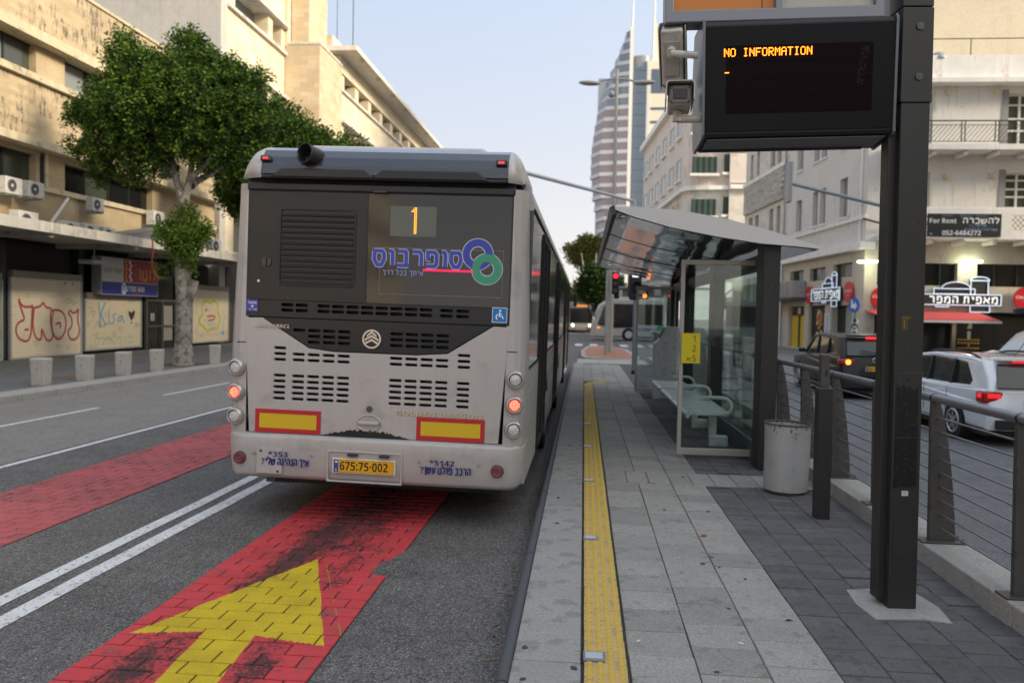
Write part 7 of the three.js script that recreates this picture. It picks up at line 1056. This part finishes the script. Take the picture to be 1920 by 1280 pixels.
// ---------- poles, masts, signals ----------
{
  const lamp = thing('street_lamp', 'tall double-armed street lamp standing on the brick traffic island', 'street lamp', [1.22, -0.05, -36]);
  part(lamp, 'pole', gb().bar([0, 0, 0], [0, 12.6, 0], 0.11, 12, 0.07), mat([0.36, 0.35, 0.31], 0.6)); part(lamp, 'arms', gb().tube([[-1.0, 12.0, 0], [-0.4, 12.15, 0], [0.4, 12.15, 0], [1.0, 12.0, 0]], 0.045), MT.grey);
  for (const s of [-1, 1]) part(lamp, 'lamp_head', gb().add(new THREE.SphereGeometry(0.5, 14, 8), M4(s * 1.2, 12.0, 0, 0, 0, s * 0.05, [1, 0.22, 0.4])), mat([0.3, 0.3, 0.29], 0.5)); part(lamp, 'camera_ball', gb().add(new THREE.SphereGeometry(0.16, 10, 8), M4(-0.22, 11.5, 0)), MT.grey);
  const m1 = thing('mast_arm', 'grey mast arm reaching over the road from behind the bus to above the shelter', 'mast', [-3.42, ROAD, -34]); part(m1, 'pole', gb().bar([0, 0, 0], [0, 8.1, 0], 0.13, 12, 0.1), MT.grey); part(m1, 'arm', gb().bar([0, 8.0, 0], [5.42, 6.62, 0], 0.095, 10, 0.06).bar([5.42, 6.66, 0], [5.46, 6.2, 0], 0.07, 10), mat([0.42, 0.43, 0.44], 0.5, 0.2));
  const m2 = thing('mast_arm', 'grey mast arm with an edge-on sign, left of the dark pole', 'mast', [12.0, groundY(12, -30), -30]); part(m2, 'pole', gb().bar([0, 0, 0], [0, 6.1, 0], 0.13, 12, 0.1), MT.grey); part(m2, 'arm', gb().bar([0, 5.84, 0], [-4.6, 6.95, 0], 0.07, 10, 0.06), mat([0.24, 0.27, 0.3], 0.5, 0.2)); part(m2, 'sign_plate', gb().rbox(0.13, 1.45, 0.5, 0.02, -4.66, 6.98, 0), mat([0.3, 0.31, 0.32], 0.5));
  const head = (t, x, y, z, lit, back) => { const h = part(t, 'signal_head', gb().rbox(0.3, 0.95, 0.22, 0.05, x, y, z), MT.black); ['red', 'amber', 'green'].forEach((c, i) => { const yy = y + 0.3 - i * 0.3; part(h, 'visor', metres(new THREE.CylinderGeometry(0.12, 0.12, 0.16, 16, 1, true, 0, Math.PI * 2).rotateX(Math.PI / 2).translate(x, yy, z + (back ? -0.17 : 0.17))), mat([0.012, 0.012, 0.012], 0.7, 0, { side: THREE.DoubleSide })); if (!back) part(h, c + '_lens', gb().cyl(0.105, 0.105, 0.02, x, yy, z + 0.115, Math.PI / 2, 0, 0, 20), i === lit ? mat([0.4, 0, 0], 0.3, 0, { emissive: lin(1, 0.015, 0.03), emissiveIntensity: 1.1 }) : mat(i === 2 ? [0.01, 0.05, 0.045] : [0.04, 0.03, 0.01], 0.3)); }); };
  const t1 = thing('traffic_light', 'traffic light showing red on the brick island, under the shelter roof edge', 'traffic light', [0.98, -0.05, -34.2]); part(t1, 'pole', gb().bar([0, 0, 0], [0, 3.6, 0], 0.085, 12), mat([0.3, 0.3, 0.28], 0.6)); head(t1, 0.32, 3.05, 0.1, 0); head(t1, 1.0, 2.95, -0.1, -1, true);
  const t2 = thing('traffic_light', 'bus signal with a white bar on the grey pole at the platform end', 'traffic light', [1.44, 0, -22.6]); part(t2, 'pole', gb().bar([0, 0, 0], [0, 2.2, 0], 0.07, 12), mat([0.25, 0.27, 0.3], 0.5, 0.3)); part(t2, 'pole_foot', gb().cyl(0.075, 0.08, 0.1, 0, 0.05, 0), MT.black);
  const h2 = part(t2, 'signal_head', gb().rbox(0.34, 0.75, 0.24, 0.06, -0.02, 2.45, 0), MT.black); part(h2, 'white_bar', gb().rbox(0.22, 0.085, 0.02, 0.02, 0.0, 2.76, 0.13), mat([0.8, 0.8, 0.8], 0.3, 0, { emissive: lin(1, 1, 0.9), emissiveIntensity: 1.2 })); part(h2, 'visor', metres(new THREE.CylinderGeometry(0.13, 0.13, 0.18, 16, 1, true).rotateX(Math.PI / 2).translate(0, 2.45, 0.2)), mat([0.012, 0.012, 0.012], 0.7, 0, { side: THREE.DoubleSide }));
  const h3 = part(t2, 'pedestrian_head', gb().rbox(0.2, 0.42, 0.18, 0.04, 0.24, 2.3, 0.02), MT.black); part(h3, 'red_lens', gb().cyl(0.062, 0.062, 0.02, 0.24, 2.19, 0.115, Math.PI / 2, 0, 0, 18), mat([0.5, 0.08, 0.02], 0.3, 0, { emissive: lin(1, 0.2, 0.03), emissiveIntensity: 1.2 })); part(t2, 'control_box', gb().rbox(0.18, 0.3, 0.14, 0.02, 0.62, 2.35, -0.3), MT.grey);
  const t3 = thing('traffic_light', 'red signal seen through the shelter glass across the crossing', 'traffic light', [4.2, -0.3, -42]); part(t3, 'pole', gb().bar([0, 0, 0], [0, 3, 0], 0.08, 10), MT.grey); head(t3, 0.25, 2.7, 0.1, 0);
}
// ---------- crossing buses and the low buildings behind ----------
{
  const sv = phys([0.42, 0.41, 0.39], 0.4, 0.2, {}), dkp = phys([0.012, 0.013, 0.016], 0.1, 0);
  const wheel = (t, x, z, r = 0.48, ry = 0) => { const w = part(t, 'wheel', gb().cyl(r, r, 0.3, 0, 0, 0, Math.PI / 2, 0, 0, 24), MT.tyre); w.position.set(x, r, z); part(w, 'rim', gb().cyl(r * 0.55, r * 0.55, 0.02, 0, 0, 0.155, Math.PI / 2, 0, 0, 18), MT.rim); };
  const b = thing('crossing_bus', 'silver bus with black windows and green and blue stripes crossing behind the shelter', 'bus', [0.5, -0.2, -58.5], 0.05);
  const side = [[0.1, 0.3], [12, 0.3], [12, 2.95], [2.0, 3.02], [1.2, 2.98], [0.62, 2.6], [0.15, 1.3]];
  part(b, 'body', metres(slab(side, 2.5, [], 0.08).translate(0, 0, 1.25)), sv);
  part(b, 'window_band', metres(slab([[0.42, 1.15], [1.7, 0.95], [2.9, 1.0], [3.3, 1.2], [11.9, 1.2], [11.9, 2.66], [1.05, 2.66], [0.82, 2.45]], 0.06).translate(0, 0, 1.3)), dkp);
  part(b, 'windscreen', gb().add(slab([[-1.1, 0], [1.1, 0], [1.05, 1.35], [-1.05, 1.35]], 0.06), M4(0.36, 1.3, 0, 0, -Math.PI / 2, 0).multiply(M4(0, 0, 0.02, 0.34))), dkp);
  part(b, 'roof_fairing', gb().rbox(9, 0.2, 2.0, 0.08, 6.6, 3.05, 0), sv);
  for (const [x0, x1, m] of [[5.3, 6.05, [0.02, 0.3, 0.12]], [6.05, 6.7, [0.03, 0.06, 0.4]]]) part(b, 'colour_stripe', gb().span(x0, x1, 2.64, 2.96, 1.262, 1.25), mat(m, 0.5)); part(b, 'green_swoosh', metres(slab([[4.2, 0.5], [4.9, 0.5], [5.6, 1.2], [4.8, 1.2]], 0.01).translate(0, 0, 1.265)), mat([0.03, 0.28, 0.14], 0.5)); part(b, 'blue_swoosh', metres(slab([[5.6, 0.5], [6.6, 0.5], [6.9, 1.2], [6.0, 1.2]], 0.01).translate(0, 0, 1.265)), mat([0.04, 0.08, 0.4], 0.5));
  print(b, 'side_lettering', 1.5, 0.35, 160, [3.75, 0.85, 1.262], (c, w, h) => { c.strokeStyle = '#4a58a8'; heb(c, 'סופרבוס', w - 50, h - 16, 26, 8); c.lineWidth = 6; c.beginPath(); c.arc(w - 28, 20, 11, 0, 7); c.stroke(); c.strokeStyle = '#3f9878'; c.beginPath(); c.arc(w - 20, 33, 11, 0, 7); c.stroke(); });
  wheel(b, 2.65, 1.15); wheel(b, 8.6, 1.15); part(b, 'indicator_lamp', gb().rbox(0.2, 0.14, 0.05, 0.02, 0.5, 0.95, 1.27), mat([0.7, 0.2, 0.02], 0.3, 0, { emissive: lin(1, 0.25, 0.05), emissiveIntensity: 0.6 })); part(b, 'mirror', gb().rbox(0.25, 0.6, 0.2, 0.06, 0.05, 2.35, 1.45), MT.black);
  const f = thing('oncoming_bus', 'oncoming bus with orange destination sign and lit headlamps, farther down the street', 'bus', [-0.25, -0.2, -80]); part(f, 'body', gb().rbox(2.5, 2.7, 11, 0.15, 0, 1.75, -5.5), mat([0.34, 0.31, 0.28], 0.5)); part(f, 'windscreen', gb().rbox(2.3, 1.45, 0.06, 0.03, 0, 1.75, 0.01), dkp); part(f, 'destination_sign', gb().rbox(1.3, 0.22, 0.04, 0.01, 0.1, 2.72, 0.02), mat([0.4, 0.15, 0.03], 0.4, 0, { emissive: lin(1, 0.35, 0.08), emissiveIntensity: 0.35 })); for (const x of [-0.85, 0.85]) part(f, 'headlamp', gb().cyl(0.16, 0.16, 0.06, x, 0.78, 0.01, Math.PI / 2, 0, 0, 16), mat([0.7, 0.8, 0.6], 0.3, 0, { emissive: lin(0.9, 1, 0.75), emissiveIntensity: 1.3 })); part(f, 'number_plate', gb().rbox(0.5, 0.12, 0.02, 0.005, 0, 0.52, 0.02), mat([0.6, 0.4, 0.02], 0.5)); part(f, 'bumper', gb().rbox(2.5, 0.3, 0.1, 0.04, 0, 0.45, 0.02), mat([0.2, 0.18, 0.17], 0.6)); wheel(f, -1.0, -2.2, 0.45); wheel(f, 1.0, -2.2, 0.45); part(f, 'mirror', gb().rbox(0.2, 0.7, 0.2, 0.05, -1.45, 2.2, 0.2), MT.black);
  // low shops between the shelter and the rounded building
  const p = thing('corner_kiosk', 'low shop with a dark flat awning behind the crossing bus', 'building', [3.2, -0.25, -68]); part(p, 'wall', gb().span(0, 14, 0, 4.2, 0, -6), RW.beige); part(p, 'awning', gb().box(8, 0.12, 2.4, 3.4, 4.35, 1.0, 0.12, 0, 0.05), mat([0.04, 0.035, 0.03], 0.7)); part(p, 'shop_window', gb().span(0.5, 6, 0.3, 3.2, 0.03, -0.1), paneOlive); for (let k = 0; k < 6; k++) part(p, 'window_post', gb().span(0.5 + k * 1.05, 0.62 + k * 1.05, 0.3, 3.2, 0.07, 0.0), frameW); part(p, 'fascia', gb().span(0, 14, 3.4, 4.0, 0.08, 0), RW.shop);
  const q = thing('street_end_building', 'pale building closing the end of the street beyond the trees', 'building', [-14, -0.25, -170]); part(q, 'wall', gb().span(0, 9, 0, 9, 0, -8), RW.beige); for (let y = 1.5; y < 8; y += 3) for (let x = 1; x < 8; x += 2.2) part(q, 'window', gb().span(x, x + 1.1, y, y + 1.5, 0.05, -0.05), paneBlack);
}
// ---------- cars ----------
function carShape(o) {
  const { L, W, H, belt, wb, rw, front, prof, green, holes } = o, zf = -wb / 2 + (o.shift || 0), zr = wb / 2 + (o.shift || 0);
  return { zf, zr };
}
function car(name, label, pos, ry, o) {
  const t = thing(name, label, 'car', pos, ry), P = (n, g, m, p = t) => part(p, n, g, m), { L, W, body, zf, zr, r } = o;
  const arch = (z) => [...Array(11)].map((_, i) => { const a = Math.PI * i / 10; return [z - (r + 0.06) * Math.cos(a), r + (r + 0.06) * Math.sin(a) * 0.98 - 0.02]; });
  const lower = [[o.lo[0][0], o.lo[0][1]], ...arch(zf), ...arch(zr), ...o.lo.slice(1)];   // z forward is negative; outline runs along the sills, then back over the top
  const warp = (g, tap) => { const p = g.attributes.position; for (let i = 0; i < p.count; i++) { let x = p.getX(i), y = p.getY(i), z = p.getZ(i); const e = Math.abs(z) / (L / 2); x *= 1 - 0.1 * Math.pow(e, 5) - (y > o.belt ? tap * (y - o.belt) : 0) - (y < o.belt ? 0.05 * Math.pow((o.belt - y) / o.belt, 2) : 0); z -= Math.sign(z) * (0.1 * Math.pow(Math.abs(x) / (W / 2), 4)) * Math.pow(e, 3); p.setXYZ(i, x, y, z); } g.deleteAttribute('normal'); g.deleteAttribute('uv'); return toCreasedNormals(mergeVertices(g, 1e-4), 0.5); };
  const ext = (pts, w, hs, bev) => { const g = new THREE.ExtrudeGeometry(shapeOf(pts.map(([z, y]) => [-z, y]), (hs || []).map((h) => h.map(([z, y]) => [-z, y]))), { depth: w - 2 * bev, bevelEnabled: bev > 0, bevelSize: bev, bevelThickness: bev, bevelOffset: -bev, bevelSegments: 3, steps: 6, curveSegments: 6 }); g.translate(0, 0, -(w - 2 * bev) / 2); g.rotateY(Math.PI / 2); return g; };
  P('body', metres(warp(ext(lower, W, null, 0.06), 0)), body); P('underbody', gb().span(-W / 2 + 0.12, W / 2 - 0.12, 0.18, 0.5, -L / 2 + 0.2, L / 2 - 0.2), MT.black);
  const gw = W - 0.1; const sh = P('cabin', metres(warp(ext(o.cab, gw, o.wins, 0.03), o.tap)), body);
  P('cabin_glass', metres(warp(ext(o.cab.map(([z, y]) => [z * 0.985, y - 0.03]), gw - 0.06, null, 0), o.tap)), MT.glassTint);
  for (const [z, w] of o.pillars || []) P('window_pillar', metres(warp(ext([[z - w / 2, o.belt + 0.02], [z + w / 2, o.belt + 0.02], [z + w / 2, o.cab[5]?.[1] - 0.06], [z - w / 2, o.cab[5]?.[1] - 0.06]], gw - 0.02, null, 0), o.tap)), MT.black);
  const ww = gb().cyl(r, r, 0.21, 0, 0, 0, 0, 0, Math.PI / 2, 28).build();
  for (const s of [-1, 1]) for (const z of [zf, zr]) { const w = P('wheel', ww, MT.tyre); w.position.set(s * (W / 2 - 0.12), r, z); const rim = P('rim', gb().add(new THREE.TorusGeometry(r * 0.62, 0.022, 6, 24).rotateY(Math.PI / 2), M4(s * 0.107, 0, 0)), MT.rim, w); const g = gb(); for (let k = 0; k < 7; k++) g.add(new THREE.BoxGeometry(0.02, r * 0.62, 0.05), M4(s * 0.106, 0, 0, k * Math.PI * 2 / 7).multiply(M4(0, r * 0.31, 0))); g.cyl(0.05, 0.05, 0.03, s * 0.106, 0, 0, 0, 0, Math.PI / 2, 12); part(w, 'spokes', g, MT.rim); }
  for (const s of [-1, 1]) P('door_mirror', gb().rbox(0.2, 0.13, 0.12, 0.05, s * (W / 2 + 0.06), o.belt + 0.1, o.mir), o.mirM || body);
  return { t, P };
}
{
  const white = phys([0.72, 0.74, 0.76], 0.3, 0, { clearcoat: 1, clearcoatRoughness: 0.06 }), dark = phys([0.012, 0.011, 0.011], 0.4, 0, { specularIntensity: 0.5, clearcoat: 0.25, clearcoatRoughness: 0.08 }), silver = phys([0.48, 0.48, 0.47], 0.35, 0.3, { clearcoat: 0.8 });
  const glowLens = mat([0.4, 0.02, 0.02], 0.25, 0, { emissive: lin(1, 0.02, 0.03), emissiveIntensity: 0.35 }), hot = mat([0.5, 0.1, 0.02], 0.3, 0, { emissive: lin(1, 0.28, 0.03), emissiveIntensity: 1.6 });
  const rearGlass = (P, z0, y0, z1, y1, w0, w1) => { const a = Math.atan2(z0 - z1, y1 - y0), h = Math.hypot(y1 - y0, z0 - z1), g = slab([[-w0, 0], [w0, 0], [w1, h], [-w1, h]], 0.03, [], 0.006); const m = P('rear_window', metres(g), MT.glassTint); m.position.set(0, y0, z0 + 0.012); m.rotation.x = -a; return m; };
  const plate = (P, y, z, txt) => { const p = P('number_plate', gb().rbox(0.53, 0.12, 0.02, 0.006, 0, y, z), mat([0.6, 0.42, 0.02], 0.5)); print(p, 'plate_print', 0.5, 0.1, 500, [0, y, z + 0.0115], (c, w, h) => { fillAll(c, w, h, '#d9a514'); c.fillStyle = '#2a55a8'; c.fillRect(0, 0, 24, h); c.fillStyle = '#17140c'; c.font = 'bold 44px sans-serif'; c.fillText(txt, 32, h - 9); }); };
  {   // white estate car
    const { t, P } = car('estate_car', 'white estate car with roof rails, tail lamp lit, beyond the railing at the right edge', [7.33, RIGHT, -15.85], 0.03, { L: 4.66, W: 1.8, H: 1.48, belt: 0.92, body: white, zf: -1.4, zr: 1.28, r: 0.32, tap: 0.24, mir: -0.75,
      lo: [[-2.28, 0.3], [2.24, 0.28], [2.33, 0.55], [2.3, 0.72], [2.24, 0.95], [-0.9, 0.94], [-2.0, 0.78], [-2.3, 0.6]], cab: [[-1.15, 0.9], [2.26, 0.9], [2.16, 1.12], [1.9, 1.4], [1.5, 1.45], [0.2, 1.48], [-0.35, 1.43]],
      wins: [[[-0.88, 0.96], [-0.3, 1.37], [0.2, 1.4], [1.0, 1.38], [1.45, 1.34], [1.74, 1.06], [1.7, 0.98], [1.0, 0.96]]], pillars: [[0.14, 0.06], [1.02, 0.06]] });
    rearGlass(P, 2.275, 0.98, 2.0, 1.36, 0.68, 0.56);
    for (const s of [-1, 1]) { const m = P('tail_lamp', gb().rbox(0.34, 0.2, 0.26, 0.05, s * 0.72, 0.82, 2.12), MT.redLens); P('lamp_glow', gb().rbox(0.22, 0.07, 0.02, 0.02, s * 0.71, 0.84, 2.255), glowLens, m); P('lamp_side_glow', gb().rbox(0.02, 0.07, 0.12, 0.01, s * 0.893, 0.84, 2.14), glowLens, m); P('roof_rail', gb().tube([[s * 0.66, 1.42, -0.3], [s * 0.64, 1.5, 0], [s * 0.63, 1.5, 1.3], [s * 0.64, 1.43, 1.65]], 0.02, 24, 8), MT.black); }
    P('high_brake_lamp', gb().rbox(0.7, 0.03, 0.04, 0.01, 0, 1.395, 2.06), glowLens); P('rear_spoiler', gb().rbox(1.1, 0.04, 0.2, 0.015, 0, 1.43, 1.98), white); P('bumper_insert', gb().rbox(1.4, 0.16, 0.06, 0.02, 0, 0.38, 2.3), MT.black); P('badge', gb().cyl(0.035, 0.035, 0.02, -0.0, 0.93, 2.3, Math.PI / 2), mat([0.4, 0.25, 0.05], 0.3, 0.7)); plate(P, 0.74, 2.325, '541 38'); P('aerial', gb().bar([0, 1.47, 1.5], [0, 1.7, 1.75], 0.006, 5), MT.black);
    for (const z of [0.16, 1.04]) P('door_seam', gb().box(0.004, 0.5, 0.01, -0.899, 0.65, z), MT.black); P('door_handle', gb().rbox(0.02, 0.03, 0.2, 0.008, -0.905, 0.82, 0.75), white);
  }
  {   // dark SUV
    const { t, P } = car('suv_car', 'dark brown SUV with an orange brake lamp lit, waiting beyond the railing', [7.36, RIGHT, -23.15], 0.02, { L: 4.55, W: 1.84, H: 1.7, belt: 1.05, body: dark, zf: -1.38, zr: 1.32, r: 0.36, tap: 0.22, mir: -0.75,
      lo: [[-2.2, 0.36], [2.16, 0.36], [2.27, 0.6], [2.24, 0.85], [2.14, 1.1], [-0.9, 1.06], [-1.95, 0.95], [-2.25, 0.7]], cab: [[-1.1, 1.02], [2.16, 1.04], [2.0, 1.3], [1.75, 1.58], [1.3, 1.64], [0.2, 1.68], [-0.3, 1.62]],
      wins: [[[-0.82, 1.09], [-0.27, 1.54], [0.2, 1.58], [1.0, 1.55], [1.35, 1.49], [1.62, 1.2], [1.0, 1.11]]], pillars: [[0.12, 0.06], [1.0, 0.06]] });
    rearGlass(P, 2.17, 1.14, 1.82, 1.56, 0.7, 0.6);
    for (const s of [-1, 1]) { const m = P('tail_lamp', gb().rbox(0.42, 0.15, 0.2, 0.05, s * 0.68, 0.97, 2.1), MT.redLens); P('brake_glow', gb().cyl(0.066, 0.066, 0.03, s * 0.67, 0.965, 2.2, Math.PI / 2, 0, 0, 20), s < 0 ? hot : glowLens, m); P('rear_reflector', gb().rbox(0.16, 0.05, 0.03, 0.01, s * 0.7, 0.42, 2.2), MT.redGlow); }
    P('high_brake_lamp', gb().rbox(0.3, 0.05, 0.04, 0.015, 0, 1.58, 1.9), MT.redGlow); P('roof_spoiler', gb().rbox(1.2, 0.05, 0.26, 0.02, 0, 1.63, 1.8), dark); P('wiper', gb().bar([0.25, 1.18, 2.2], [-0.35, 1.26, 2.15], 0.015, 6), MT.black); P('lower_bumper', gb().rbox(1.6, 0.26, 0.1, 0.04, 0, 0.42, 2.19), MT.black); P('badge', gb().add(new THREE.TorusGeometry(0.06, 0.01, 6, 20), M4(0, 1.02, 2.19)), MT.chrome); plate(P, 0.8, 2.27, '69 385 31');
  }
  {   // silver pick-up
    const { t, P } = car('pickup_truck', 'silver double-cab pick-up truck at the right edge, facing left', [14.9, groundY(15, -27), -27], 2.0, { L: 5.2, W: 1.82, H: 1.8, belt: 1.15, body: silver, zf: -1.62, zr: 1.45, r: 0.38, tap: 0.2, mir: -0.85, mirM: MT.black,
      lo: [[-2.45, 0.42], [2.55, 0.5], [2.58, 0.75], [2.55, 1.12], [-0.9, 1.14], [-1.4, 1.15], [-2.3, 1.02], [-2.58, 0.75]], cab: [[-1.15, 1.12], [0.95, 1.12], [0.92, 1.4], [0.72, 1.76], [0.3, 1.82], [-0.15, 1.81], [-0.5, 1.7]],
      wins: [[[-0.85, 1.2], [-0.4, 1.66], [-0.12, 1.7], [-0.12, 1.2]], [[-0.02, 1.2], [-0.02, 1.7], [0.55, 1.68], [0.7, 1.2]]] });
    for (const z of [-0.3, 0.55]) P('door_handle', gb().rbox(0.03, 0.04, 0.18, 0.01, -0.915, 1.02, z), MT.black); for (const z of [-0.07, -0.95]) P('door_seam', gb().box(0.004, 0.6, 0.012, -0.909, 0.8, z), MT.black); P('headlamp', gb().rbox(0.3, 0.16, 0.3, 0.06, -0.72, 0.95, -2.38), MT.chrome);
  }
}
renderer.render(scene, camera);
